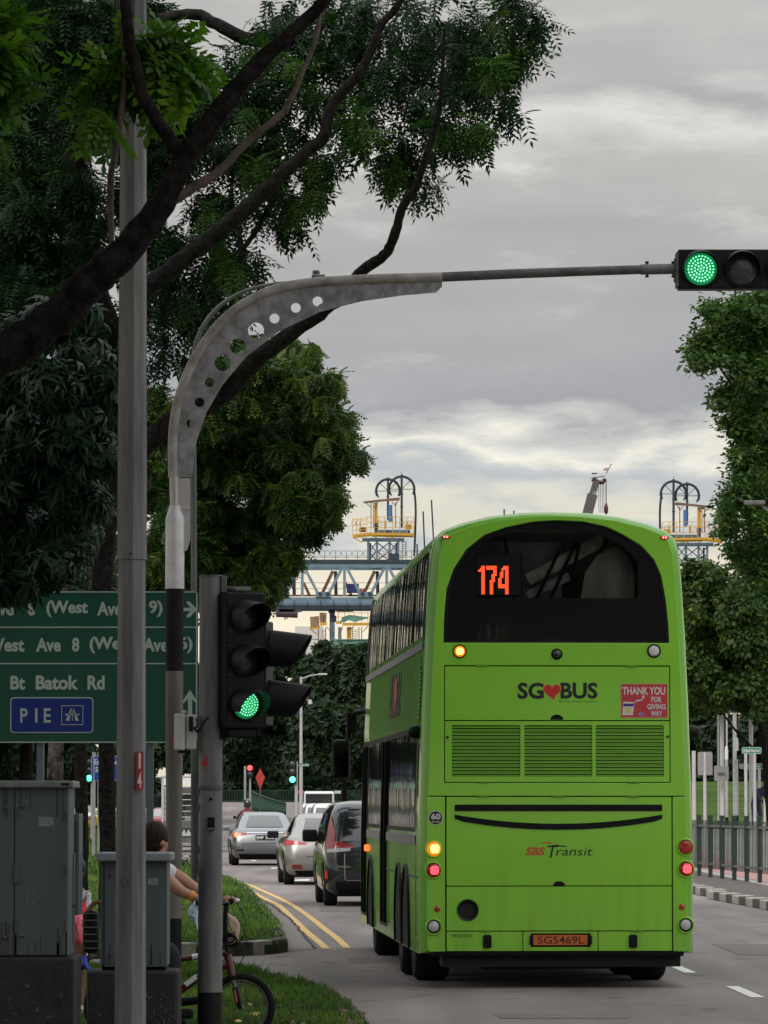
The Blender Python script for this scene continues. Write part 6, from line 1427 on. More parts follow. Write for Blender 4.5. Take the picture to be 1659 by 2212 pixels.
MPV = [(.20, .76, .14, 4.05), (.30, .82, .03, 4.22), (.50, .845, 0, 4.28), (.75, .85, .02, 4.22), (.95, .845, .05, 3.95), (1.02, .83, .08, 3.8), (1.30, .785, .17, 3.4), (1.52, .735, .27, 3.05), (1.64, .67, .38, 2.8), (1.69, .56, .55, 2.6), (1.71, .38, .8, 2.4)]
H0 = R(3.6)
def place(xD, s_): return P(xD, 1738, F / s_)
# silver saloon, brake lights on
p = place(573, 79.6); H = R(3.2)
t = car('parked_car', 'silver saloon with its brake lights on, nose to the junction', p.x, p.y, H, SED, m_silver, (1.02, 1.36))
t.name = 'saloon_car'
patch('rear_glass', t, SED, 1.035, 1.35, -.40, .40, m_cglass)
for s_ in (-1, 1):
    patch('side_glass', t, SED, 1.04, 1.33, s_ * .53, s_ * .85, m_cglass)
    patch('tail_lamp', t, SED, .80, .89, s_ * .29, s_ * .50, M['red_lamp'], .014, zf=lambda f: (.835 - .05 * f, .87 + .01 * f))
    pp_ = ring_pt(interp_rows(SED, .83), s_ * .43)
    MB().lathe([(.001, -.02), (.05, -.015), (.065, 0)], 16, 'y', (pp_.x, pp_.y - .02, .83)).build('brake_lamp', mat('brake_glow', (1, .1, .05), .4, emit=(1, .10, .04), es=4), t)
    patch('reflector', t, SED, .40, .44, s_ * .34, s_ * .44, M['blackp'], .01, nz=1, nu=3)
    MB().box((s_ * .98, 3.35, .99), (.2, .1, .13)).build('wing_mirror', m_silver, t, bevel=.03)
patch('rear_bumper', t, SED, .21, .31, -.42, .42, M['blackp'], .012, nz=2)
patch('chrome_strip', t, SED, .875, .895, -.30, .30, M['chrome'], .02, nz=1)
patch('bumper_seam', t, SED, .60, .61, -.44, .44, M['blackp'], .006, nz=1)
MB().box((0, 1.02, 1.06), (.34, .03, .06)).build('high_brake_lamp', mat('high_brake', (1, .2, .2), .4, emit=(1, .10, .10), es=1.2), t)
npf = MB().box((0, .015, .76), (.52, .02, .13)).build('number_plate', M['blackp'], t, bevel=.004)
lettering('lettering', 'SMF 3038', -.24, .24, .715, .80, .002, m_wprint, npf, bold=.02)
# pale saloon
p = place(705, 105); H = R(3.9)
t = car('saloon_car', 'pale silver saloon with dark wing mirror between the brake-lit one and the charcoal van', p.x, p.y, H, SED2, m_silver2, (1.02, 1.36), wheels=(.85, 3.4))
patch('rear_glass', t, SED2, 1.055, 1.36, -.40, .40, m_cglass)
for s_ in (-1, 1):
    patch('side_glass', t, SED2, 1.06, 1.34, s_ * .53, s_ * .85, m_cglass)
    patch('tail_lamp', t, SED2, .74, .95, s_ * .26, s_ * .56, M['red_lamp'], .014, zf=lambda f: (.84 - .04 * f, .86 + .09 * f))
    patch('reflector', t, SED2, .33, .42, s_ * .33, s_ * .43, mat('dim_reflector', (.12, .01, .01), .3), .01, nz=1, nu=3)
    MB().box((s_ * .97, 2.9, 1.02), (.24, .10, .15)).build('wing_mirror', M['blackp'], t, bevel=.03)
patch('rear_bumper', t, SED2, .21, .30, -.42, .42, M['blackp'], .012, nz=2)
patch('trunk_seam', t, SED2, .58, .59, -.26, .26, M['blackp'], .006, nz=1)
npf = MB().box((0, .015, .72), (.5, .02, .12)).build('number_plate', M['blackp'], t, bevel=.004)
# charcoal people carrier
p = place(816, 133); H = R(3.7)
t = car('people_carrier', 'charcoal people carrier with red and clear tail lamps, partly hidden by the bus', p.x, p.y, H, MPV, m_char, (1.05, 1.5), wheels=(.75, 3.35))
patch('rear_glass', t, MPV, 1.06, 1.58, -.385, .385, m_cglass)
m_dred = mat('deep_red_lamp', (.22, .008, .012), .2, coat=.8)
m_clear = mat('clear_indicator', (.40, .40, .42), .2, coat=.6)
for s_ in (-1, 1):
    patch('side_glass', t, MPV, 1.05, 1.5, s_ * .53, s_ * .86, m_cglass)
    patch('tail_lamp', t, MPV, .86, 1.5, s_ * .425, s_ * .475, m_dred, .014, nz=6, zf=lambda f: (.92, 1.20 + .3 * f))
    patch('tail_lamp', t, MPV, .86, 1.1, s_ * .25, s_ * .47, m_dred, .018, zf=lambda f: (.945 - .02 * f, .98 + .09 * f))
    patch('indicator', t, MPV, .86, .92, s_ * .28, s_ * .46, m_clear, .018, nz=1, zf=lambda f: (.90 - .03 * f, .945 - .015 * f))
    MB().box((s_ * .96, 2.95, 1.13), (.25, .13, .21)).build('wing_mirror', M['blackp'], t, bevel=.04)
    patch('reflector', t, MPV, .45, .58, s_ * .46, s_ * .49, mat('glint_reflector', (.6, .03, .03), .2, coat=1), .01, nz=1, nu=2)
patch('chrome_grip', t, MPV, .80, .855, -.16, .16, M['chrome'], .03, nz=1)
patch('tailgate_seam', t, MPV, .42, .43, -.33, .33, m_grey, .008, nz=1); 
for s_ in (-1, 1): patch('tailgate_seam', t, MPV, .43, .86, s_ * .335, s_ * .345, m_grey, .008, nz=6, nu=1)
patch('rear_bumper', t, MPV, .21, .40, -.42, .42, M['blackp'], .012, nz=2)
lettering('lettering', 'FREED', -.66, -.44, .63, .66, -.0, M['chrome'], t, bold=.02)
# queue facing the camera : four white cars with the same body
def facing_car(x, s_, lab, proto=None, group=None, rows=MPV, m=m_carw):
    p = place(x, s_)
    t = car('white_car', lab, p.x, p.y, PI + R(3), rows, m, (1.05, 1.5), wheels=(.75, 3.35), group=group)
    y1 = 4.28
    # front screen faces the camera
    b = MB()
    for i in range(5):
        z = 1.06 + .44 * i / 4; row = interp_rows(rows, z)
        for x_ in (-1, -.5, 0, .5, 1): b.v.append((x_ * row[1] * .86, row[3] + .015, z + .01))
    for i in range(4):
        for j in range(4): a = i * 5 + j; b.f.append((a, a + 1, a + 6, a + 5))
    b.build('windscreen', m_cglass, t, smooth_deg=60)
    for s2 in (-1, 1):
        MB().box((s2 * .62, 4.15, .72), (.36, .2, .15)).build('headlight', M['clear_lamp'], t, bevel=.03)
        MB().box((s2 * .95, 3.1, 1.10), (.22, .12, .16)).build('wing_mirror', M['blackp'], t, bevel=.03)
    MB().box((0, 4.27, .5), (.9, .04, .2)).build('front_grille', M['blackp'], t, bevel=.01)
    return t
for i, (x, s_, lab) in enumerate(((676, 40, 'white car directly before the lorry cab, farthest back of the white queue'), (688, 43, 'second white car back in the oncoming queue, before the lorry'), (707, 46, 'third white car in the oncoming queue, roof above the pale saloon'), (744, 52, 'widest white car of the oncoming queue, above the charcoal carrier'))):
    facing_car(x, s_, lab, group='white cars queueing towards the camera')
# lorry facing us
p = place(689, 33.5)
t = thing('lorry', 'white lorry with broad windscreen at the head of the oncoming queue', 'lorry', (p.x, p.y, 0), 0)
MB().box((0, 1, 1.55), (1.95, 2, 1.9)).build('cab', m_carw, t, bevel=.12)
MB().box((0, -.01, 1.95), (1.72, .04, .78)).build('windscreen', m_cglass, t, bevel=.04)
MB().box((0, -.02, .62), (1.95, .1, .35)).build('bumper', M['blackp'], t, bevel=.04)
for s_ in (-1, 1):
    MB().box((s_ * .75, -.03, .95), (.3, .06, .18)).build('headlight', M['clear_lamp'], t); MB().box((s_ * 1.2, .1, 2.45), (.42, .1, .18)).build('roof_mirror', M['offwhite'] if s_ > 0 else mat('orange_flag', (.6, .1, .05), .5), t)
    wheel(t, s_ * .82, .9, .42, .25)
MB().box((0, 4.5, 1.4), (2.0, 4.6, 1.0)).build('load_bed', M['galv_dark'], t)
# caged lorry seen from behind
p = place(410, 62)
t = thing('lorry', 'caged goods lorry seen from behind with TOYOTA on its tailboard', 'lorry', (p.x, p.y, 0), R(3))
m_lw = mat('lorry_pale_frame', (.42, .42, .42), .5)
MB().box((0, 2, .95), (1.95, 4.2, .22)).build('load_floor', M['galv_dark'], t)
tb = MB().box((0, .0, .74), (1.95, .06, .36)).build('tailboard', m_lw, t, bevel=.01); lettering('lettering', 'TOYOTA', -.72, .72, .67, .83, -.034, m_text, tb, bold=.05)
MB().box((0, -.03, .42), (1.9, .08, .16)).build('rear_bumper', M['galv_dark'], t)
for s_ in (-1, 1):
    for y in (0, 1.4, 2.8, 4.1): MB().box((s_ * .94, y, 1.8), (.07, .07, 1.6)).build('cage_post', m_lw, t)
    for z in (1.2, 1.4, 1.6, 1.8, 2.0, 2.2): MB().box((s_ * .94, 2.05, z), (.03, 4.1, .03)).build('cage_rail', m_lw, t)
    wheel(t, s_ * .75, .9, .38, .38); MB().box((s_ * .85, .02, .6), (.18, .05, .1)).build('tail_lamp', M['red_lamp'], t)
for z in (1.22, 1.42, 1.62, 1.82, 2.02): MB().box((0, 0, z), (1.9, .03, .03)).build('cage_rail', m_lw, t)
MB().box((0, 2.05, 2.62), (2.0, 4.2, .07)).build('canopy', m_lw, t, bevel=.02); MB().box((0, .0, 2.5), (1.95, .06, .22)).build('canopy_edge', mat('canopy_white', (.7, .7, .7), .5), t)
MB().box((0, 4.9, 1.35), (1.85, 1.5, 1.9)).build('cab', m_carw, t, bevel=.1); MB().box((0, 4.1, 1.75), (1.6, .03, .6)).build('cab_glass', m_cglass, t)
for s_ in (-1, 1): MB().box((s_ * 1.12, 5.2, 1.75), (.2, .1, .38)).build('wing_mirror', M['blackp'], t, bevel=.02)
for i in range(5): MB().box((-.6 + .3 * i, 1.2 + .2 * (i % 2), 1.25 + .1 * (i % 3)), (.28, .5, .5)).build('crate', mat('dark_crates', (.05, .06, .05), .8, var=.4, scale=5), t)
# red cars and taxi on the far carriageway
p = place(352, 62); t = car('red_car', 'dark red hatchback waiting beyond the sign post', p.x - .15, p.y + 20, R(3), MPV, m_carr, (1.05, 1.5), wheels=(.75, 3.35))
patch('rear_glass', t, MPV, 1.08, 1.5, -.37, .37, m_cglass)
for s_ in (-1, 1): patch('tail_lamp', t, MPV, .86, 1.0, s_ * .3, s_ * .5, mat('tail_glow', (1, .2, .1), .4, emit=(1, .15, .05), es=2.5), .014)
p = place(352, 42); t = car('red_car', 'small red and white car ahead of the red hatchback', p.x, p.y, R(3), SED, m_carr, (1.05, 1.4))
patch('rear_glass', t, SED, 1.03, 1.35, -.40, .40, mat('reflecting_glass', (.4, .4, .42), .2), .01)
p = place(222, 36); t = car('yellow_taxi', 'yellow taxi glimpsed between the verge trunks', p.x, p.y, R(2), SED, m_taxi, (1.02, 1.36))
patch('rear_glass', t, SED, 1.035, 1.35, -.40, .40, m_cglass)
for s_ in (-1, 1): patch('tail_lamp', t, SED, .74, .93, s_ * .24, s_ * .55, M['red_lamp'], .014)
patch('rear_bumper', t, SED, .25, .40, -.34, .34, M['blackp'], .012, nz=2)
facing_car(186, 30, 'white car beyond the taxi under the trees', rows=SED)
# motorcyclist ahead of the silver saloon
p = place(535, 62)
t = thing('motorcycle', 'dark motorcycle ridden away from the camera ahead of the silver saloon', 'motorcycle', (p.x, p.y, 0), R(3))
for y in (.3, 1.55): wheel(t, 0, y, .30, .12)
MB().box((0, .95, .62), (.28, .9, .3)).build('engine_body', M['blackp'], t, bevel=.06); MB().box((0, .35, .82), (.26, .6, .12)).build('seat', M['rubber'], t, bevel=.04)
MB().box((0, .05, .72), (.22, .08, .10)).build('tail_lamp', M['red_lamp'], t); MB().tube([(-.36, 1.25, 1.02), (0, 1.4, 1.05), (.36, 1.25, 1.02)], .02, 6).build('handlebar', M['blackp'], t)
for s_ in (-1, 1): MB().box((s_ * .42, 1.3, 1.2), (.12, .03, .09)).build('mirror', M['blackp'], t)
# ================================================================ PEOPLE
def skin_mesh(name, joints, edges, mat_, parent, sub=2, root=0, loc_=(0, 0, 0)):
    """joints: name -> (x, y, z, radius[, radius2])"""
    keys = list(joints); idx = {k: i for i, k in enumerate(keys)}
    me = bpy.data.meshes.new(name); me.from_pydata([joints[k][:3] for k in keys], [(idx[a], idx[b]) for a, b in edges], [])
    o = bpy.data.objects.new(name, me); col.objects.link(o); o.location = loc_
    md = o.modifiers.new('skin', 'SKIN'); sv = me.skin_vertices[0].data
    for i, k in enumerate(keys):
        r_ = joints[k][3]; r2 = joints[k][4] if len(joints[k]) > 4 else r_
        sv[i].radius = (r_, r2); sv[i].use_root = (i == root)
    s_ = o.modifiers.new('sub', 'SUBSURF'); s_.levels = sub; s_.render_levels = sub
    bpy.context.view_layer.update()
    m2 = bpy.data.meshes.new_from_object(o.evaluated_get(bpy.context.evaluated_depsgraph_get()))
    bpy.data.objects.remove(o); m2.name = name; m2.materials.clear()
    o = link(name, m2, mat_, parent, smooth_deg=80); o.location = loc_; return o
m_skin = mat('skin_tan', (.42, .22, .14), .55, var=.06, scale=10); m_skin2 = mat('skin_brown', (.20, .10, .065), .55, var=.08, scale=12)
m_hair = mat('dark_brown_hair', (.006, .004, .004), .6, scale=60, c2=(.035, .014, .010), streak=True, bump=.8, bscale=120, spec=.25); m_hairb = mat('black_hair', (.008, .007, .007), .5)
m_shirtw = mat('white_shirt', (.66, .64, .68), .8, var=.05, scale=5, bump=.3, bscale=8); m_trous = mat('black_trousers', (.010, .012, .014), .85, bump=.3, bscale=10); m_red = mat('red_jersey', (.78, .03, .06), .75, var=.08, scale=8, bump=.2, bscale=10)
YB = 31.6; SB = F / YB
X0, lx, lz = loc(YB, 388)
def q(x, y, dy=0.0): return (lx(x), dy, lz(y))
# ---- adult astride the bicycle, seen from behind the cabinet, facing right
ad = thing('person', 'cyclist in a white T-shirt and black trousers holding the handlebar, hair tied back', 'person', (X0, YB, 0))
def J(x, y, r_, dy=0.0, r2=None): return (lx(x), dy, lz(y), r_) + ((r2,) if r2 else ())
jb = {'pelvis': J(282, 2035, .115, 0, .13), 'waist': J(293, 1985, .10, 0, .13), 'chest': J(318, 1915, .115, 0, .15), 'collar': J(333, 1873, .075, 0, .10), 'neck': J(339, 1850, .052), 'jaw': J(342, 1832, .062), 'skull': J(336, 1806, .088), 'crown': J(333, 1795, .07),
      's1': J(345, 1884, .062, -.15), 'e1': J(395, 1926, .042, -.20), 'w1': J(432, 1939, .028, -.20), 's2': J(348, 1880, .06, .17), 'u2': J(387, 1897, .050, .20), 'e2': J(425, 1927, .045, .22), 'f2': J(455, 1941, .036, .2), 'w2': J(478, 1946, .027, .16),
      'h1': J(287, 2050, .09, -.10), 'k1': J(378, 2052, .065, -.13), 'a1': J(372, 2172, .04, -.13), 't1': J(395, 2184, .035, -.13), 'h2': J(287, 2050, .09, .10), 'k2': J(372, 2076, .065, .13), 'a2': J(352, 2200, .04, .13), 't2': J(378, 2212, .035, .13)}
ed = [('pelvis', 'waist'), ('waist', 'chest'), ('chest', 'collar'), ('collar', 'neck'), ('neck', 'jaw'), ('jaw', 'skull'), ('skull', 'crown'), ('collar', 's1'), ('s1', 'e1'), ('e1', 'w1'), ('collar', 's2'), ('s2', 'u2'), ('u2', 'e2'), ('e2', 'f2'), ('f2', 'w2'), ('pelvis', 'h1'), ('h1', 'k1'), ('k1', 'a1'), ('a1', 't1'), ('pelvis', 'h2'), ('h2', 'k2'), ('k2', 'a2'), ('a2', 't2')]
body = skin_mesh('body', jb, ed, m_skin, ad)
def fingers(parent, wx, wy, dy, m, flip=1, s_=1.0):
    """fist closed round a bar lying across the view"""
    hx, hz = lx(wx), lz(wy)
    jj = {'wrist': (hx, dy, hz, .026), 'palm': (hx + .035, dy, hz + .004, .030, .036), 'knuckle': (hx + .062, dy, hz + .006, .020, .034)}
    skin_mesh('hand', jj, [('wrist', 'palm'), ('palm', 'knuckle')], m, parent, sub=2)
    for i in range(4):
        oy = dy - .033 + .022 * i; L = (.9, 1.0, .95, .8)[i]
        jf = {'a': (hx + .058, oy, hz + .018, .0098), 'b': (hx + .058 + .030 * L, oy, hz + .016, .0095), 'c': (hx + .062 + .034 * L, oy, hz - .012, .009), 'd': (hx + .05 + .012 * L, oy, hz - .026, .008)}
        skin_mesh('finger', jf, [('a', 'b'), ('b', 'c'), ('c', 'd')], m, parent, sub=1)
    jt = {'a': (hx + .02, dy - .036, hz, .012), 'b': (hx + .05, dy - .046, hz - .016, .0105), 'c': (hx + .078, dy - .036, hz - .024, .009)}
    skin_mesh('thumb', jt, [('a', 'b'), ('b', 'c')], m, parent, sub=1)
fingers(body, 478, 1946, .16, m_skin); fingers(body, 434, 1940, -.20, m_skin)
js = {k: jb[k] for k in ('pelvis', 'waist', 'chest', 'collar', 's1', 's2')}
js = {k: v[:3] + (v[3] * 1.12,) + ((v[4] * 1.1,) if len(v) > 4 else ()) for k, v in js.items()}
js['sl1'] = J(369, 1906, .066, -.175); js['sl2'] = J(380, 1893, .072, .195); js['nk'] = J(335, 1866, .07)
skin_mesh('shirt', js, [('pelvis', 'waist'), ('waist', 'chest'), ('chest', 'collar'), ('collar', 'nk'), ('collar', 's1'), ('s1', 'sl1'), ('collar', 's2'), ('s2', 'sl2')], m_shirtw, ad)
jt = {k: jb[k][:3] + (jb[k][3] * 1.25,) for k in ('pelvis', 'h1', 'k1', 'a1', 'h2', 'k2', 'a2')}
skin_mesh('trousers', jt, [('pelvis', 'h1'), ('h1', 'k1'), ('k1', 'a1'), ('pelvis', 'h2'), ('h2', 'k2'), ('k2', 'a2')], m_trous, ad)
jh = {'top': J(331, 1797, .088), 'back': J(322, 1815, .085), 'nape': J(322, 1835, .055), 'bun': J(308, 1822, .045), 'front': J(345, 1800, .065)}
hb2 = MB()
def ellip(b, c, rad, tilt=0.0, n=18, m=12):
    base = len(b.v); rt = Matrix.Rotation(tilt, 3, 'Y')
    for i in range(m + 1):
        a = PI * i / m
        for k in range(n):
            t = 2 * PI * k / n; v = rt @ Vector((rad[0] * math.sin(a) * math.cos(t), rad[1] * math.sin(a) * math.sin(t), rad[2] * math.cos(a))); b.v.append(tuple(Vector(c) + v))
    for i in range(m):
        for k in range(n): b.f.append((base + i * n + k, base + i * n + (k + 1) % n, base + (i + 1) * n + (k + 1) % n, base + (i + 1) * n + k))
    return b
ellip(hb2, q(334, 1806), (.098, .090, .110), R(-12)); ellip(hb2, q(334, 1824), (.078, .082, .082)); ellip(hb2, q(324, 1838), (.05, .055, .05)); ellip(hb2, q(304, 1820), (.045, .04, .05)); ellip(hb2, q(300, 1838), (.03, .028, .06), R(15))
hb2.build('hair', m_hair, ad, smooth_deg=80)
ellip(MB(), q(338, 1815), (.080, .070, .102), R(-8)).build('head', m_skin, ad, smooth_deg=80)
MB().lathe([(.010, -.03), (.022, -.015), (.018, .02), (.006, .032)], 12, 'y', q(352, 1822, -.052)).build('ear', m_skin, ad, smooth_deg=70)
skin_mesh('face', {'nose': J(360, 1821, .014), 'bridge': J(355, 1812, .016), 'chin': J(352, 1839, .028), 'lips': J(357, 1831, .018)}, [('nose', 'bridge'), ('nose', 'lips'), ('lips', 'chin')], m_skin, ad, sub=1)
MB().tube([(lx(413), -.20, lz(1931)), (lx(421), -.20, lz(1945))], .001, 4).build('sleeve_seam', m_skin, ad)
e1, w1 = Vector(jb['e1'][:3]), Vector(jb['w1'][:3]); c = e1.lerp(w1, .62); d = (w1 - e1).normalized()
MB().tube([c - d * .014, c + d * .014], .036, 16).build('wristband', mat('orange_wristband', (.75, .28, .03), .6), ad, smooth_deg=60)
for dy, kx, ky in ((-.13, 384, 2188), (.13, 366, 2214)):
    MB().box((lx(kx), dy, lz(ky)), (.24, .085, .07)).build('shoe', M['rubber'], ad, bevel=.025)
# ---- bicycle
bk = thing('bicycle', 'small-wheeled bicycle with dark red frame and suspension fork, front wheel on the grass', 'bicycle', (X0, YB, 0))
def bq(x, y, dy=0.0): return Vector((lx(x), dy, lz(y)))
m_fr_ = mat('bike_dark_red', (.07, .008, .011), .35, coat=.6); m_tyre = M['rubber']
def bwheel(cx, cy):
    c = bq(cx, cy); r_ = SZ(74, YB)
    def torus(R_, r2, m, name, par, n=48, k=10):
        b = MB()
        for i in range(n):
            a = 2 * PI * i / n
            for j in range(k):
                t = 2 * PI * j / k; rr_ = R_ + r2 * math.cos(t); b.v.append((c.x + rr_ * math.cos(a), c.y + r2 * .8 * math.sin(t), c.z + rr_ * math.sin(a)))
        for i in range(n):
            for j in range(k): b.f.append((i * k + j, ((i + 1) % n) * k + j, ((i + 1) % n) * k + (j + 1) % k, i * k + (j + 1) % k))
        return b.build(name, m, par, smooth_deg=80)
    w = torus(r_ - .024, .024, m_tyre, 'wheel', bk); torus(r_ - .054, .011, M['galv_dark'], 'rim', w)
    MB().lathe([(.018, -.05), (.022, -.02), (.022, .02), (.018, .05)], 12, 'y', c).build('hub', M['galv_dark'], w)
    b = MB()
    for i in range(20):
        a = 2 * PI * i / 20; a2 = a + .35 * (1 if i % 2 else -1)
        b.tube([(c.x + .018 * math.cos(a2), c.y + (.025 if i % 2 else -.025), c.z + .018 * math.sin(a2)), (c.x + (r_ - .055) * math.cos(a), c.y, c.z + (r_ - .055) * math.sin(a))], .0012, 4)
    b.build('spokes', M['galv'], w)
bwheel(521, 2176); bwheel(256, 2176)
b = MB(); T_ = b.tube
T_([bq(492, 2062), bq(502, 2110)], .028, 10)
b.build('head_tube', m_fr_, bk, smooth_deg=60)
MB().tube([bq(300, 2086), bq(362, 2076), bq(495, 2058)], .020, 8).tube([bq(496, 2082), bq(430, 2112), bq(392, 2140), bq(352, 2180)], .025, 8).tube([bq(296, 2060), bq(352, 2180)], .018, 8).tube([bq(352, 2180, -.04), bq(256, 2176, -.06)], .012, 6).tube([bq(352, 2180, .04), bq(256, 2176, .06)], .012, 6).tube([bq(300, 2086, -.03), bq(256, 2176, -.06)], .010, 6).build('frame', m_fr_, bk, smooth_deg=60)
for a_, c_ in (((402, 2128), (426, 2110)), ((416, 2067), (430, 2065))):
    MB().tube([bq(*a_, -.012), bq(*c_, -.012)], .020, 8).build('white_decal', M['white'], bk, smooth_deg=60)
for s_ in (-1, 1):
    MB().tube([bq(504, 2112, s_ * .05), bq(510, 2140, s_ * .05)], .014, 8).build('fork_stanchion', M['galv_dark'], bk, smooth_deg=60)
    MB().tube([bq(509, 2132, s_ * .052), bq(515, 2158, s_ * .052), bq(521, 2178, s_ * .052)], [.022, .023, .018], 8).build('fork_leg', M['blackp'], bk, smooth_deg=60)
MB().box(bq(511, 2150, -.075), (.012, .004, .09), Matrix.Rotation(R(-10), 3, 'Y')).build('fork_decal', mat('decal_red', (.5, .1, .06), .5), bk)
MB().bar(bq(503, 2111, -.07), bq(503, 2111, .07), .045, .03).build('fork_crown', M['blackp'], bk, bevel=.006)
MB().tube([bq(492, 2062), bq(487, 2020), bq(487, 1975), bq(490, 1950)], [.018, .017, .017, .02], 8).build('stem', M['blackp'], bk, smooth_deg=60)
MB().tube([bq(440, 1950, -.24), bq(462, 1950, -.12), bq(488, 1952, 0), bq(497, 1951, .14), bq(507, 1948, .30)], .013, 8).build('handlebar', M['blackp'], bk, smooth_deg=60)
MB().tube([bq(497, 1949, .10), bq(504, 1947.5, .22)], .018, 10).build('grip', M['rubber'], bk, smooth_deg=60)
MB().tube([bq(504, 1947.5, .22), bq(511, 1946.5, .31)], .015, 10).build('grip_end', M['chrome'], bk, smooth_deg=60)
MB().tube([bq(440, 1950, -.24), bq(430, 1949, -.28)], .018, 10).build('grip', M['rubber'], bk, smooth_deg=60)
MB().tube(dense([bq(509, 1950, .1), bq(522, 1968, .08), bq(531, 1995, .05), bq(526, 2022, 0), bq(512, 2042, 0), bq(497, 2060, 0)], 5), .0035, 5).build('brake_cable', M['blackp'], bk, smooth_deg=60)
MB().tube(dense([bq(507, 1975, .02), bq(520, 1995, -.02), bq(532, 2020, -.05), bq(534, 2050, -.06), bq(525, 2070, -.06), bq(512, 2098, -.05)], 5), .0035, 5).build('gear_cable', M['blackp'], bk, smooth_deg=60)
for k, (cx, cy, r_) in enumerate(((497, 2030, 15), (495, 2026, 13), (499, 2033, 14))):
    MB().tube([bq(cx + r_ * math.cos(t) * 1.0, cy + r_ * .8 * math.sin(t), -.02 + .012 * k) for t in [2 * PI * j / 20 for j in range(21)]], .006, 6).build('coiled_lock', M['blackp'], bk, smooth_deg=60)
MB().tube([bq(352, 2180, -.09), bq(352, 2180, .09)], .02, 8).tube([bq(352, 2180, -.09), bq(384, 2196, -.10)], .012, 6).tube([bq(352, 2180, .09), bq(322, 2165, .10)], .012, 6).lathe([(.07, -.062), (.07, -.056)], 24, 'y', bq(352, 2180)).build('crank', M['blackp'], bk)
MB().tube([bq(296, 2060), bq(292, 2048)], .014, 8).box(bq(288, 2045), (.24, .13, .05)).build('saddle', M['rubber'], bk, bevel=.015)
MB().tube([bq(390, 2165), bq(430, 2160)], .03, 8).build('chain_guard', M['blackp'], bk, smooth_deg=60)
# rear child seat / basket bag
MB().box(bq(198, 2012, -.0), (SZ(32, YB), .26, SZ(92, YB))).build('rear_basket', M['blackp'], bk, bevel=.03)
for k in range(6): MB().box(bq(198, 1972 + 15 * k, -.135), (SZ(34, YB), .008, .008)).build('basket_bar', M['galv_dark'], bk)
MB().tube(dense([bq(184, 2000, -.1), bq(196, 1962, -.1), bq(214, 1948, -.08), bq(232, 1960, -.06)], 4), .018, 6).build('rack_hoop', mat('ochre_strap', (.12, .06, .03), .6), bk, smooth_deg=60)
# ---- things hanging from the handlebar
def sheet_bag(name, lab, pts, Y_, dy, m, seed, cat='bag', thick=.06, group=None):
    """closed soft bag: front and back skins bulging between an outline"""
    xs = [p_[0] for p_ in pts]; ys = [p_[1] for p_ in pts]; cx, cy = sum(xs) / len(xs), sum(ys) / len(ys)
    org = P(cx, cy, Y_); t = MB(); r = random.Random(seed); n_ = len(pts); rings = 5
    V = []
    for side in (-1, 1):
        for k in range(rings):
            f = 1 - k / (rings - .5)
            for i, (x, y) in enumerate(pts):
                p_ = P(cx + (x - cx) * f, cy + (y - cy) * f, Y_) - org
                V.append((p_.x, dy + side * thick * (1 - f * f) ** .6 * (1 + .5 * (r.random() - .5)) , p_.z))
    F_ = []
    for s_ in range(2):
        o_ = s_ * rings * n_
        for k in range(rings - 1):
            for i in range(n_):
                a, c_ = o_ + k * n_ + i, o_ + k * n_ + (i + 1) % n_; F_.append((a, c_, c_ + n_, a + n_))
        F_.append(tuple(o_ + (rings - 1) * n_ + i for i in range(n_)))
    t.v = V; t.f = F_
    o = t.build(name, m, None, smooth_deg=60); o.location = org; return tag(o, lab, cat, group)
m_plast = mat('pale_blue_plastic', (.50, .60, .68), .45, var=.12, scale=12, bump=.8, bscale=18)
sheet_bag('plastic_bag', 'pale blue plastic bag hanging from the cyclist wrist', [(423, 1944), (430, 1950), (433, 1980), (431, 2010), (427, 1997), (419, 1988), (410, 1978), (408, 1968), (412, 1957), (419, 1950)], YB, -.22, m_plast, 3, thick=.04)
m_hat = mat('beige_cloth', (.50, .36, .28), .8, var=.1, scale=8, bump=.4, bscale=14)
sheet_bag('sun_hat', 'beige cloth sun hat hung below the handlebar', [(492, 1972), (500, 1978), (512, 1983), (517, 1992), (518, 2012), (515, 2028), (506, 2040), (494, 2044), (483, 2043), (481, 2034), (495, 2024), (504, 2008), (502, 1996), (490, 1988)], YB, .05, m_hat, 4, 'hat', .05)
# ---- child
YK = 34.6; X0, lx, lz = loc(YK, 168)
ch = thing('person', 'child in a red and white raglan jersey carrying a pink bag by the big cabinet', 'person', (X0, YK, .0))
kz = lambda y: lz(y)
jc = {'pelvis': J(166, 2050, .10, 0, .09), 'waist': J(166, 2015, .095, 0, .085), 'chest': J(166, 1955, .105, 0, .09), 'collar': J(166, 1925, .065), 'neck': J(165, 1915, .042), 'jaw': J(163, 1900, .058), 'skull': J(161, 1880, .085),
      's1': J(181, 1938, .05), 'e1': J(186, 1985, .038, -.03), 'w1': J(180, 2005, .028, -.14), 's2': J(150, 1938, .05), 'e2': J(140, 1985, .038, -.03), 'w2': J(150, 2010, .028, -.14),
      'h1': J(173, 2062, .07), 'k1': J(173, 2122, .048), 'a1': J(173, 2182, .032), 't1': J(176, 2196, .03, -.10), 'h2': J(157, 2062, .07), 'k2': J(156, 2122, .048), 'a2': J(156, 2182, .032), 't2': J(154, 2196, .03, -.10)}
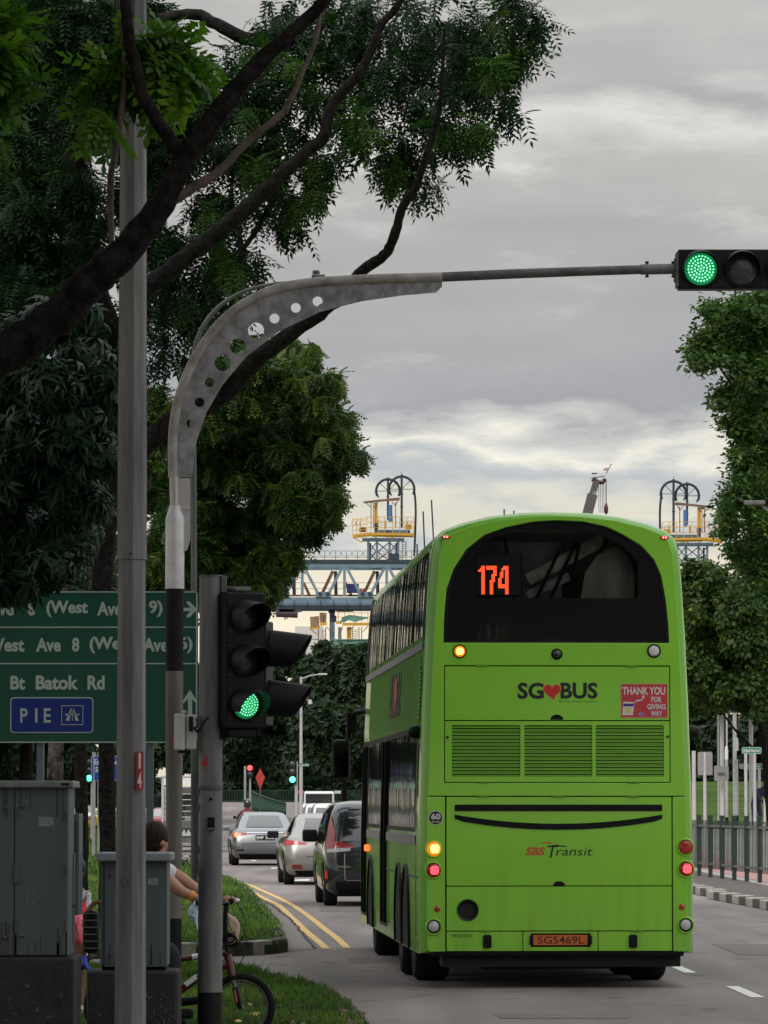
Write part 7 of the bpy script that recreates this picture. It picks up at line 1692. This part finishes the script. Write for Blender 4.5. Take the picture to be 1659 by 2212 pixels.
cb_ = skin_mesh('body', jc, ed2 := [('pelvis', 'waist'), ('waist', 'chest'), ('chest', 'collar'), ('collar', 'neck'), ('neck', 'jaw'), ('jaw', 'skull'), ('collar', 's1'), ('s1', 'e1'), ('e1', 'w1'), ('collar', 's2'), ('s2', 'e2'), ('e2', 'w2'), ('pelvis', 'h1'), ('h1', 'k1'), ('k1', 'a1'), ('a1', 't1'), ('pelvis', 'h2'), ('h2', 'k2'), ('k2', 'a2'), ('a2', 't2')], m_skin2, ch)
for hx, dy in ((180, -.14), (150, -.14)):
    for i in range(4):
        a = lx(hx) - .02 + .014 * i
        skin_mesh('finger', {'a': (a, dy - .02, lz(2005), .008), 'b': (a, dy - .045, lz(2008), .0075), 'c': (a, dy - .045, lz(2016), .007)}, [('a', 'b'), ('b', 'c')], m_skin2, cb_, sub=1)
jj = {k: jc[k][:3] + (jc[k][3] * 1.1,) for k in ('pelvis', 'waist', 'chest', 'collar')}
skin_mesh('jersey', jj, [('pelvis', 'waist'), ('waist', 'chest'), ('chest', 'collar')], m_red, ch)
skin_mesh('jersey_sleeves', {'c': J(166, 1928, .075), 's1': J(183, 1940, .058), 'm1': J(188, 1972, .052, -.01), 's2': J(149, 1940, .058), 'm2': J(142, 1970, .052, -.01)}, [('c', 's1'), ('s1', 'm1'), ('c', 's2'), ('s2', 'm2')], m_shirtw, ch)
skin_mesh('shorts', {'p': J(166, 2048, .118), 'h1': J(174, 2065, .085), 'k1': J(174, 2100, .075), 'h2': J(157, 2065, .085), 'k2': J(156, 2100, .075)}, [('p', 'h1'), ('h1', 'k1'), ('p', 'h2'), ('h2', 'k2')], m_trous, ch)
ellip(ellip(MB(), (lx(162), .02, lz(1872)), (.088, .088, .085)), (lx(164), .035, lz(1884)), (.078, .07, .08)).build('hair', m_hairb, ch, smooth_deg=80)
ellip(MB(), (lx(161), -.015, lz(1889)), (.070, .075, .092)).build('head', m_skin2, ch, smooth_deg=80)
MB().lathe([(.008, -.01), (.018, 0), (.008, .01)], 10, 'x', (lx(171), -.0, lz(1886))).build('ear', m_skin2, ch)
for x in (155, 166): MB().lathe([(.001, -.012), (.012, -.008), (.013, 0)], 10, 'y', (lx(x), -.078, lz(1884))).build('eye', mat('dark_eye', (.02, .015, .012), .2), ch)
MB().tube([(lx(161), -.085, lz(1884)), (lx(161), -.10, lz(1893)), (lx(161), -.085, lz(1895))], [.008, .013, .008], 8).build('nose', m_skin2, ch, smooth_deg=80)
MB().box((lx(161), -.07, lz(1902)), (.035, .01, .007)).build('mouth', mat('lips', (.18, .05, .04), .5), ch)
link('crest', plate_mesh('crest', circ(lx(176), lz(1962), .022, 16), [circ(lx(176), lz(1962), .016, 16)], -.119, -.116), m_shirtw, ch)
for x in (173, 156):
    MB().tube([(lx(x), 0, lz(2172)), (lx(x), 0, lz(2192))], .040, 12).build('sock', M['white'], ch, smooth_deg=60)
    MB().box((lx(x + 1), -.05, lz(2198)), (.085, .2, .06)).build('shoe', M['blackp'], ch, bevel=.02)
m_pink = mat('pink_plastic_bag', (.85, .16, .24), .4, var=.15, scale=9, bump=.8, bscale=16)
sheet_bag('carrier_bag', 'pink plastic carrier bag held against the child', [(158, 1972), (166, 1966), (174, 1972), (183, 1970), (184, 1990), (183, 2020), (181, 2037), (168, 2035), (158, 2030), (155, 2005), (154, 1985)], YK, -.24, m_pink, 6, thick=.07)
m_blueb = mat('blue_cloth_bag', (.01, .04, .30), .6, var=.2, scale=8, bump=.4)
sheet_bag('shoe_bag', 'blue drawstring bag hanging beside the child knees', [(178, 2063), (189, 2062), (192, 2078), (201, 2090), (198, 2096), (186, 2092), (172, 2097), (166, 2088), (172, 2076)], YK, -.15, m_blueb, 7, thick=.06)
MB_cord = MB().tube([P(187, 2030, YK) - P(187, 2030, YK), P(191, 2063, YK) - P(187, 2030, YK)], .006, 5).build('bag_cord', M['white'], None)
MB_cord.location = P(187, 2030, YK) + Vector((0, -.15, 0)); tag(MB_cord, 'white cord of the blue drawstring bag below the pink bag', 'cord')
# ---- rider on the motorcycle
p = place(535, 62); rdr = thing('person', 'motorcyclist in a dark red jacket and black helmet seen from behind', 'person', (p.x, p.y + .2, 0), R(3))
jr = {'pelvis': (0, .2, .88, .15), 'waist': (0, .24, 1.05, .14), 'chest': (0, .34, 1.30, .17), 'neck': (0, .38, 1.50, .07), 'head': (0, .40, 1.64, .09), 's1': (-.2, .36, 1.38, .08), 'e1': (-.34, .62, 1.16, .055), 'w1': (-.32, .98, 1.08, .045), 's2': (.2, .36, 1.38, .08), 'e2': (.34, .62, 1.16, .055), 'w2': (.32, .98, 1.08, .045), 'h1': (-.12, .25, .85, .1), 'k1': (-.2, .75, .72, .07), 'a1': (-.2, .6, .3, .05), 'h2': (.12, .25, .85, .1), 'k2': (.2, .75, .72, .07), 'a2': (.2, .6, .3, .05)}
skin_mesh('body', jr, [('pelvis', 'waist'), ('waist', 'chest'), ('chest', 'neck'), ('neck', 'head'), ('chest', 's1'), ('s1', 'e1'), ('e1', 'w1'), ('chest', 's2'), ('s2', 'e2'), ('e2', 'w2'), ('pelvis', 'h1'), ('h1', 'k1'), ('k1', 'a1'), ('pelvis', 'h2'), ('h2', 'k2'), ('k2', 'a2')], mat('maroon_jacket', (.12, .02, .03), .8, var=.2), rdr)
MB().lathe([(.08, 1.50), (.125, 1.55), (.14, 1.66), (.12, 1.76), (.06, 1.81), (.001, 1.82)], 20, 'z', (0, .40, .04)).build('helmet', mat('helmet_black', (.02, .022, .024), .15, coat=1), rdr, smooth_deg=70)
MB().box((0, .10, 1.25), (.34, .16, .3)).build('backpack', mat('pale_pack', (.45, .30, .30), .7), rdr, bevel=.05)
# ---- pedestrian behind the far poles
Yd = 148; xd = P(1636, 1800, Yd).x; zd = ground_z(xd, Yd) + .07
pd = thing('person', 'person in dark blue bending over by the street-name posts', 'person', (xd, Yd, zd))
jd = {'pelvis': (-.08, 0, .82, .15), 'waist': (-.04, 0, .98, .14), 'chest': (.08, -.05, 1.18, .16), 'neck': (.18, -.08, 1.32, .06), 'head': (.24, -.10, 1.42, .09), 's1': (-.02, -.05, 1.26, .08), 'e1': (.05, -.25, 1.0, .055), 'w1': (.22, -.3, .85, .04), 's2': (.2, .05, 1.22, .08), 'e2': (.32, -.1, 1.0, .055), 'w2': (.38, -.25, .85, .04), 'h1': (-.14, 0, .78, .11), 'k1': (-.1, -.08, .44, .075), 'a1': (-.14, 0, .08, .05), 'h2': (.05, 0, .78, .11), 'k2': (.1, -.08, .44, .075), 'a2': (.06, 0, .08, .05)}
skin_mesh('body', jd, [('pelvis', 'waist'), ('waist', 'chest'), ('chest', 'neck'), ('neck', 'head'), ('chest', 's1'), ('s1', 'e1'), ('e1', 'w1'), ('chest', 's2'), ('s2', 'e2'), ('e2', 'w2'), ('pelvis', 'h1'), ('h1', 'k1'), ('k1', 'a1'), ('pelvis', 'h2'), ('h2', 'k2'), ('k2', 'a2')], mat('navy_clothes', (.012, .016, .05), .8, var=.3), pd)
skin_mesh('face', {'a': (.27, -.15, 1.42, .06), 'b': (.27, -.16, 1.37, .045)}, [('a', 'b')], m_skin2, pd, sub=1)
for i, (x, y, w) in enumerate(((1652, 1792, 12), (1642, 1800, 8))):
    sheet_bag('shopping_bag', ['large white bag on the pavement beside the person in dark blue', 'small white bag at the feet of the person in dark blue'][i], [(x - w * .5, y - w), (x, y - w * 1.2), (x + w * .5, y - w * .8), (x + w * .6, y), (x + w * .3, y + w * .6), (x - w * .5, y + w * .6), (x - w * .7, y)], Yd, -.3, M['white'], 9 + i, thick=.12)
xd = P(1653, 1780, 147).x
t = thing('bollard', 'short white bollard beside the person in dark blue', 'bollard', (xd, 147, ground_z(xd, 147) + .07)); MB().tube([(0, 0, 0), (0, 0, .95)], .05, 10).build('post', M['white'], t); MB().tube([(0, 0, .95), (0, 0, 1.0)], [.05, .03], 10).build('cap', M['offwhite'], t)
# ================================================================ LAUNCHING GANTRY, CRANE, VIADUCT
m_gb = mat('gantry_blue_grey', (.10, .155, .21), .6, scale=.8, c2=(.15, .22, .28)); m_gd = mat('gantry_dark_blue', (.018, .028, .045), .6, var=.2, scale=1); m_gy = mat('gantry_yellow', (.52, .27, .012), .55, var=.12, scale=1)
m_gbr = mat('gantry_brown', (.16, .08, .05), .7, var=.3, scale=1); m_ply = mat('plywood_boards', (.22, .13, .08), .8, var=.3, scale=1.5); m_net = mat('green_net', (.10, .22, .17), .8, var=.3, scale=1)
m_gcol = mat('pier_grey', (.20, .21, .22), .6, var=.1, scale=.5)
YG = 480.0
gx0 = P(700, 1400, YG); ORG = Vector((gx0.x, YG, ground_z(gx0.x, YG)))
g = thing('launching_gantry', 'blue steel gantry truss with yellow railed platform and pipe arches above the far trees', 'gantry', ORG)
def gp(cx, cy, dy=0.0): return P(567 + cx * .2278, 999 + cy * .2278, YG) + Vector((0, dy, 0)) - ORG
GP0 = gp
def GB(b, p0, p1, w, dy=0.0, h=None): return b.bar(gp(*p0, dy), gp(*p1, dy), w * .2278 * YG / F, (h or w) * .2278 * YG / F)
def beam(name, p0, p1, w, m, dy=0.0, h=None, parent=None): return GB(MB(), p0, p1, w, dy, h).build(name, m, parent or g)
XR = 3700
for dy in (0, 4.5):
    beam('top_chord', (-1500, 968), (XR, 968), 62, m_gb, dy, 62); beam('chord_flange', (-1500, 938), (XR, 938), 8, m_gd, dy - .5, 30)
    beam('bottom_chord', (-1500, 1325), (XR, 1325), 90, m_gb, dy, 90); beam('chord_flange', (-1500, 1374), (XR, 1374), 10, m_gd, dy - .5, 40)
    b = MB()
for x in range(-1222, XR, 400):
    beam('vertical', (x, 1000), (x, 1270), 27, m_gb, -.3)
    beam('diagonal', (x + 25, 1008), (x + 155, 1255), 26, m_gb, -.35); beam('diagonal', (x + 375, 1008), (x + 245, 1255), 26, m_gb, -.35)
    MB().box(gp(x + 200, 1255, -.6), (3.0 * .55, .3, .55)).build('gusset', m_gb, g)
    for dx in (170, 240): MB().lathe([(.22, -.9), (.22, -.3)], 10, 'y', gp(x + dx, 1248)).build('pin', m_gd, g)
    beam('rear_diagonal', (x + 285, 1010), (x + 170, 1250), 30, m_gbr, 4.5); beam('rear_diagonal', (x + 5, 1120), (x + 65, 1250), 26, m_gbr, 4.5); beam('rear_vertical', (x + 310, 1010), (x + 315, 1240), 32, m_gd, 4.7)
beam('walkway', (-1500, 1252), (XR, 1252), 16, m_gbr, 2.5, 16)
for z in (1130, 1185): beam('walkway_rail', (-1500, z), (XR, z), 4, m_gbr, 2.5, 4)
for k in range(40): x = -1200 + 125 * k; MB().box(gp(x, 1350, -.75), (.06, .1, .95)).build('stiffener', m_gd, g)
beam('lower_rail', (-1500, 1345), (XR, 1345), 5, m_gd, -1, 5)
# rounded hoop railing on top
def hoop(x0, x1, y0, y1, m, w=4.5, dy=0.0, r_=16):
    pts = []
    for cx, cy, a in ((x1 - r_, y0 + r_, -90), (x1 - r_, y1 - r_, 0), (x0 + r_, y1 - r_, 90), (x0 + r_, y0 + r_, 180)):
        for k in range(4): t = R(a + 30 * k); pts.append((cx + r_ * math.cos(t), cy + r_ * math.sin(t)))
    pts.append(pts[0]); return MB().tube([gp(x, y, dy) for x, y in pts], w * .2278 * YG / F / 2, 5, cap=False)
for k in range(36):
    x = -1000 + k * 103
    hoop(x, x + 92, 838, 888, m_gbr).build('hoop_rail', m_gbr, g)
    beam('rail_post', (x + 46, 838), (x + 46, 938), 5, m_gd)
beam('rail', (-1000, 900), (XR, 900), 4, m_gd)
m_hook = mat('trolley_dark', (.06, .045, .05), .6)
MB().tube([gp(130, 1424), gp(335, 1432)], .95 * .5, 12).box(gp(230, 1395), (3.2, 1, .5)).box(gp(230, 1412), (1.6, 1, .6)).build('trolley', m_hook, g, smooth_deg=50)
MB().tube([gp(223, 1440), gp(223, 1470)], .12, 6).tube([gp(212, 1470), gp(212, 1492)], .06, 5).tube([gp(232, 1470), gp(232, 1488)], .06, 5).build('hook_block', m_hook, g)
MB().box(gp(855, 1186, 2), (1.3, 1.0, .95)).build('blue_container', mat('container_blue', (.04, .06, .20), .6), g)
MB().tube([gp(945 + 14 * math.cos(t), 1195 + 30 * math.sin(t), 1) for t in [PI * k / 8 for k in range(9)]], .14, 6).build('orange_hose', mat('hose_orange', (.35, .06, .03), .6), g)
MB().box(gp(1245, 905), (1.2, 1, .9)).build('winch', m_gd, g)
def tower(cx0, mirror, root, oy=0):
    """control tower; mirror=True flips it left-right about cx0"""
    gp = lambda cx, cy, dy=0.0: GP0(cx, cy + oy, dy)
    fx = (lambda x: cx0 - (x - 1190)) if mirror else (lambda x: cx0 + (x - 1190))
    def bm(name, p0, p1, w, m, dy=0.0, h=None): return beam(name, (fx(p0[0]), p0[1] + oy), (fx(p1[0]), p1[1] + oy), w, m, dy, h, root)
    for x in (1003, 1085, 1205, 1287): bm('tower_leg', (x, 750), (x, 932), 22, m_gb)
    for x in (1020, 1270): bm('tower_leg', (x, 750), (x, 932), 18, m_gd, 2.5)
    for a, c in ((1015, 1075), (1095, 1195), (1215, 1275)):
        bm('tower_brace', (a, 765), (c, 845), 9, m_gd); bm('tower_brace', (c, 765), (a, 845), 9, m_gd); bm('tower_brace', (a, 850), (c, 925), 9, m_gd); bm('tower_brace', (c, 850), (a, 925), 9, m_gd)
    bm('deck_beam', (945, 733), (1345, 733), 34, m_gb, 0, 34); bm('deck_beam', (1060, 652), (1400, 652), 44, m_gb, .6, 30)
    for dy in (-1.2, 1.5):
        bm('platform_beam', (855, 700), (1030, 680), 26, m_gy, dy, 22); bm('platform_beam', (1030, 684), (1435, 690), 28, m_gy, dy, 22)
    bm('platform_strut', (860, 712), (945, 758), 9, m_gy); bm('platform_strut', (1050, 700), (1120, 735), 9, m_gy); bm('platform_strut', (1140, 740), (1200, 705), 9, m_gy); bm('platform_strut', (1210, 705), (1330, 740), 9, m_gy)
    for i, x in enumerate((858, 895, 930, 990, 1030, 1100, 1155, 1235, 1300, 1370, 1435)): bm('guard_post', (x, 530 if i < 3 or i > 7 else 515), (x, 690), 6, m_gy, -1.2)
    for y in (540, 590, 640): bm('guard_rail', (858, y + 8), (1000, y), 5, m_gy, -1.2); bm('guard_rail', (1000, y - 15), (1435, y - 15), 5, m_gy, -1.2)
    for x in (865, 905, 945, 1110, 1350, 1395): 
        o = hoop(fx(x) - 17, fx(x) + 17, 560 + oy, 610 + oy, m_gy, 4.5, -1.3, 8); o.build('guard_hoop', m_gy, root)
    for x, w in ((1030, 9), (1263, 9), (1052, 7)): bm('shed_post', (x, 375), (x, 620), w, m_gbr)
    bm('shed_column', (1076, 380), (1076, 640), 32, m_gy, .5); bm('control_unit', (1060, 600), (1100, 600), 50, m_gd, .3); bm('control_unit', (1160, 590), (1175, 590), 70, m_gy, -.2)
    bm('shed_roof', (958, 379), (1302, 342), 9, m_gbr, 0, 22); bm('shed_roof', (1160, 352), (1302, 342), 16, m_gbr, 1, 22)
    bm('roof_strut', (985, 385), (1035, 430), 8, m_gbr); bm('roof_strut', (1095, 372), (1050, 430), 8, m_gbr); bm('roof_strut', (1290, 352), (1262, 410), 8, m_gbr); bm('roof_strut', (1225, 372), (1262, 410), 8, m_gbr)
    bm('mast', (1190, 138), (1190, 540), 20, m_gd, .6); bm('mast', (1320, 112), (1320, 620), 22, m_gd, .3)
    for y in (320, 440): bm('mast_flange', (1175, y), (1205, y), 9, m_gd, .6); bm('mast_flange', (1303, y - 20), (1337, y - 20), 9, m_gd, .3)
    bm('mast_tip', (1320, 84), (1320, 115), 4, m_gd)
    MB().tube([gp(fx(1212), 405, -.3), gp(fx(1212), 562, -.3)], 40 * .2278 * YG / F / 2, 12).build('blue_cylinder', mat('cylinder_blue', (.05, .14, .34), .5, var=.1), root, smooth_deg=50)
    MB().box(gp(fx(1385), 612, -.4), (.7, .5, .5)).build('machine_box', m_gy, root); MB().box(gp(fx(950), 640, -.4), (.7, .5, .5)).build('machine_box', m_gbr, root)
    for cx, cy, r_ in ((1190, 268, 112), (1320, 250, 120)):
        MB().tube([gp(fx(cx + r_ * math.cos(t)), cy - r_ * 1.0 * math.sin(t), .5) for t in [R(-25 + 230 * k / 24) for k in range(25)]], .15, 6).build('pipe_arch', m_gd, root, smooth_deg=60)
        bm('arch_tie', (cx - r_ - 15, cy), (cx + r_ + 12, cy), 6, m_gd, .5)
        for a in (45, 135): bm('arch_spoke', (cx, cy), (cx + r_ * math.cos(R(a)) * 1.12, cy - r_ * math.sin(R(a)) * 1.12), 6, m_gd, .5)
        bm('arch_foot', (cx - r_ * .98, cy + 10), (cx - r_ * .8, cy + 62), 14, m_gd, .5)
    MB().tube(dense([gp(fx(x), y, -.2) for x, y in ((1437, 250), (1449, 360), (1453, 480), (1449, 640), (1444, 780), (1438, 890))], 4), .13, 6).build('hanging_hose', m_gd, root, smooth_deg=60)
    for x in (1325, 1362): bm('ladder_rail', (x, 740), (x, 935), 6, m_gd)
    for k in range(9): bm('ladder_rung', (1325, 755 + 21 * k), (1362, 755 + 21 * k), 5, m_gd)
tower(1190, False, g)
ORG2 = ORG
tower(4030, True, g, 45)
# legs and lower platforms
beam('gantry_leg', (660, 1378), (660, 1735), 50, m_gb, 1); beam('gantry_leg', (728, 1560), (728, 1700), 24, m_gb, .5); beam('leg_head', (625, 1400), (690, 1400), 50, m_gd, .5); beam('leg_head', (700, 1395), (860, 1395), 40, m_gb, .5)
beam('leg_head', (640, 1480), (700, 1480), 60, m_gd, 1)
beam('yellow_deck', (450, 1575), (548, 1565), 28, m_gy, -1, 26); beam('yellow_deck', (548, 1540), (612, 1530), 34, m_gy, -1, 26); beam('yellow_deck', (700, 1522), (750, 1520), 28, m_gy, -1, 26); beam('yellow_deck', (760, 1538), (1020, 1536), 30, m_gy, -1, 26)
for x0, y0, w, h in ((478, 1515, 46, 98), (520, 1512, 40, 100), (562, 1475, 38, 95), (592, 1480, 32, 100), (555, 1730, 60, 75), (590, 1740, 30, 80), (545, 1780, 50, 60)):
    MB().box(gp(x0, y0, -1.1), (w * .2278 * YG / F, .15, h * .2278 * YG / F), Matrix.Rotation(R(rnd.uniform(-3, 3)), 3, 'Y')).build('plywood_board', m_ply, g)
for x in (720, 780, 870, 940, 1000): beam('deck_post', (x, 1420), (x, 1520), 6, m_gy, -1)
for y in (1430, 1470): beam('deck_rail', (700, y), (1020, y), 5, m_gy, -1)
bn = MB(); rr = random.Random(4)
pts = [(735, 1520), (760, 1470), (820, 1450), (880, 1455), (940, 1465), (1000, 1470), (1000, 1485), (930, 1500), (880, 1520), (820, 1500), (770, 1520)]
MB().prism([(gp(x, y).x, gp(x, y).z) for x, y in pts][::-1], -1.3, -1.15).build('hanging_net', m_net, g)
for x in (530, 600, 745, 820, 850, 915, 940): beam('stair_post', (x, 1560), (x, 1720), 8 if x != 820 else 40, m_gbr if x != 820 else m_gy, .2)
for k in range(9):
    beam('stair_tread', (560, 1590 + 16 * k), (600, 1586 + 16 * k), 5, m_gbr, 0); beam('stair_tread', (850, 1590 + 16 * k), (905, 1584 + 16 * k), 5, m_gbr, 0)
for a, c in (((460, 1585), (530, 1640)), ((760, 1555), (745, 1620)), ((800, 1620), (870, 1555)), ((1000, 1555), (950, 1610)), ((612, 1560), (640, 1600))): beam('strut', a, c, 8, m_gy, -.5)
beam('scaffold_rail', (700, 1690), (1010, 1686), 6, m_gd, -.5); beam('scaffold_rail', (450, 1676), (530, 1680), 6, m_gd, -.5)
MB().box(gp(850, 1725, -.2), (4.2 * .9, .4, 1.1)).build('netted_panel', m_net, g)
# poles standing beyond the bus roof
for i, (x0, y0, x1, y1) in enumerate(((914, 1105, 919, 1170), (932, 1080, 939, 1155), (901, 1175, 902, 1200), (1089, 1100, 1089, 1118), (1110, 1103, 1110, 1118))):
    a, c = P(x0, y0, 470), P(x1, y1 + 60, 470); t = MB().tube([a - c, Vector((0, 0, 0))], .09, 6).build('scaffold_pole', m_gd, None); t.location = c
    tag(t, ['thin upright scaffold pole, shorter of the pair over the bus roof edge', 'thin leaning scaffold pole, taller of the pair over the bus roof edge', 'stub of scaffold pole by the gantry railing', 'tiny pole tip over the bus roof', 'second tiny pole tip over the bus roof'][i], 'pole', 'scaffold poles on the viaduct')
# ---- viaduct deck and pier seen through the trees
YV = 520; c0 = P(700, 1530, YV); zg = ground_z(c0.x, YV)
v = thing('viaduct', 'unfinished grey concrete viaduct glimpsed through the trees under the gantry', 'bridge', (c0.x, YV, zg))
m_conc = mat('pale_concrete', (.50, .48, .46), .8, scale=.4, c2=(.58, .56, .54))
f = lambda x, y: P(x, y, YV) - v.location
MB().box(f(690, 1600) - Vector((0, 0, 0)), (3.2, 3, 18)).build('pier', m_conc, v)
pl = [(f(x, y).x, f(x, y).z) for x, y in ((652, 1542), (750, 1542), (745, 1520), (728, 1500), (695, 1500), (678, 1505), (665, 1525))]
MB().prism(pl, -3, 3).build('pier_head', m_conc, v)
MB().box(f(700, 1548), (12, 6, .8)).build('pier_table', mat('brown_formwork', (.08, .045, .035), .8), v)
MB().box(f(668, 1420) + Vector((0, 0, 0)), (3.2, 2.5, 7)).build('column', m_conc, v)
for i, (x, y, r_) in enumerate(((1596, 1290, 2.0), (1620, 1285, 1.6), (1588, 1315, 1.2))):
    a, c = P(x - 8, y + 20, 420), P(x + 3, y - 12, 420); t = MB().bar(a - c, Vector((0, 0, 0)), .7, .5).build('concrete_beam', m_conc, None); t.location = c
    tag(t, ['pale concrete beam end showing between the two kerbside trees', 'smaller pale beam end higher between the kerbside trees', 'lowest pale beam end between the kerbside trees'][i], 'beam', 'beam ends beyond the kerbside trees')
# ---- telescopic crane jib
YK2 = 430; o = P(1262, 1115, YK2)
ck = thing('crane', 'telescopic crane jib with maroon head, hook and small flag above the bus roof', 'crane', (P(1235, 1200, YK2).x, YK2, ground_z(12, YK2)))
kp = lambda x, y, dy=0: P(x, y, YK2) + Vector((0, dy, 0)) - ck.location
D4 = lambda cx, cy: (1188 + cx * .3661, 486 + cy * .3661)
s_ = YK2 / F
m_cr = mat('crane_grey', (.07, .065, .07), .55, var=.1); m_cr2 = mat('crane_maroon', (.06, .012, .02), .5)
base = (1236, 1215)
MB().bar(kp(*base), kp(1288, 1040), 14 * s_, 14 * s_, up=(0, 1, 0)).build('jib_section', m_cr, ck)
MB().bar(kp(1250, 1180, -.2), kp(1280, 1068, -.2), 22 * s_, 12 * s_, up=(0, 1, 0)).build('jib_section', m_cr, ck)
MB().bar(kp(1246, 1215, -.35), kp(1284, 1062, -.35), 6 * s_, 4 * s_, up=(0, 1, 0)).build('jib_rail', mat('crane_pale', (.24, .22, .22), .5), ck)
MB().tube([kp(1280, 1034), kp(1292, 1042), kp(1302, 1042), kp(1307, 1034)], [6 * s_, 5 * s_, 4.5 * s_, 4.5 * s_], 10).build('jib_head', m_cr2, ck, smooth_deg=60)
for x in (1293, 1297, 1301, 1304): MB().tube([kp(x, 1045), kp(x + 1, 1108)], .035, 4).build('hoist_rope', mat('rope_pale', (.35, .33, .32), .7), ck)
MB().tube([kp(1309, 1036), kp(1309.5, 1095)], .05, 5).build('hoist_rope', m_cr, ck)
MB().lathe([(.03, -.6), (.16, -.4), (.2, 0), (.12, .35), (.03, .6)], 10, 'z', kp(1309.5, 1098)).build('hook_block', m_cr2, ck, smooth_deg=50)
MB().tube([kp(1276, 1033), kp(1307, 1028)], .04, 4).tube([kp(1309, 1023), kp(1321, 1002)], .04, 4).build('stay', m_cr2, ck)
MB().prism([(kp(x, y).x, kp(x, y).z) for x, y in ((1301, 1016), (1311, 1017), (1314, 1010), (1306, 1011))], -.02, .02).build('flag', mat('flag_red_white', (.45, .25, .25), .8), ck)
MB().box(kp(1284, 1023), (.5, .1, .12)).build('anemometer', m_cr2, ck)
MB().box((0, 0, 4), (2.5, 3, 8)).build('carrier', m_cr, ck)
# ---- place a lamp among the kerbside leaves
Yq = 118; p0 = P(1640, 1095, Yq)
t = thing('lamp_post', 'street lamp arm poking through the leaves of the kerbside tree', 'lamp post', (P(1672, 1790, Yq).x, Yq, ground_z(10, Yq)))
f = lambda x, y: P(x, y, Yq) - t.location
MB().tube([(0, 0, 0), (0, 0, f(1672, 1110).z)], .08, 8).build('column', M['galv_far'], t); MB().tube([(0, 0, f(1672, 1110).z), f(1640, 1088)], .03, 6).build('arm', M['galv_dark'], t); MB().box(f(1630, 1086), (.55, .2, .12)).build('lantern', M['galv_dark'], t, bevel=.03)
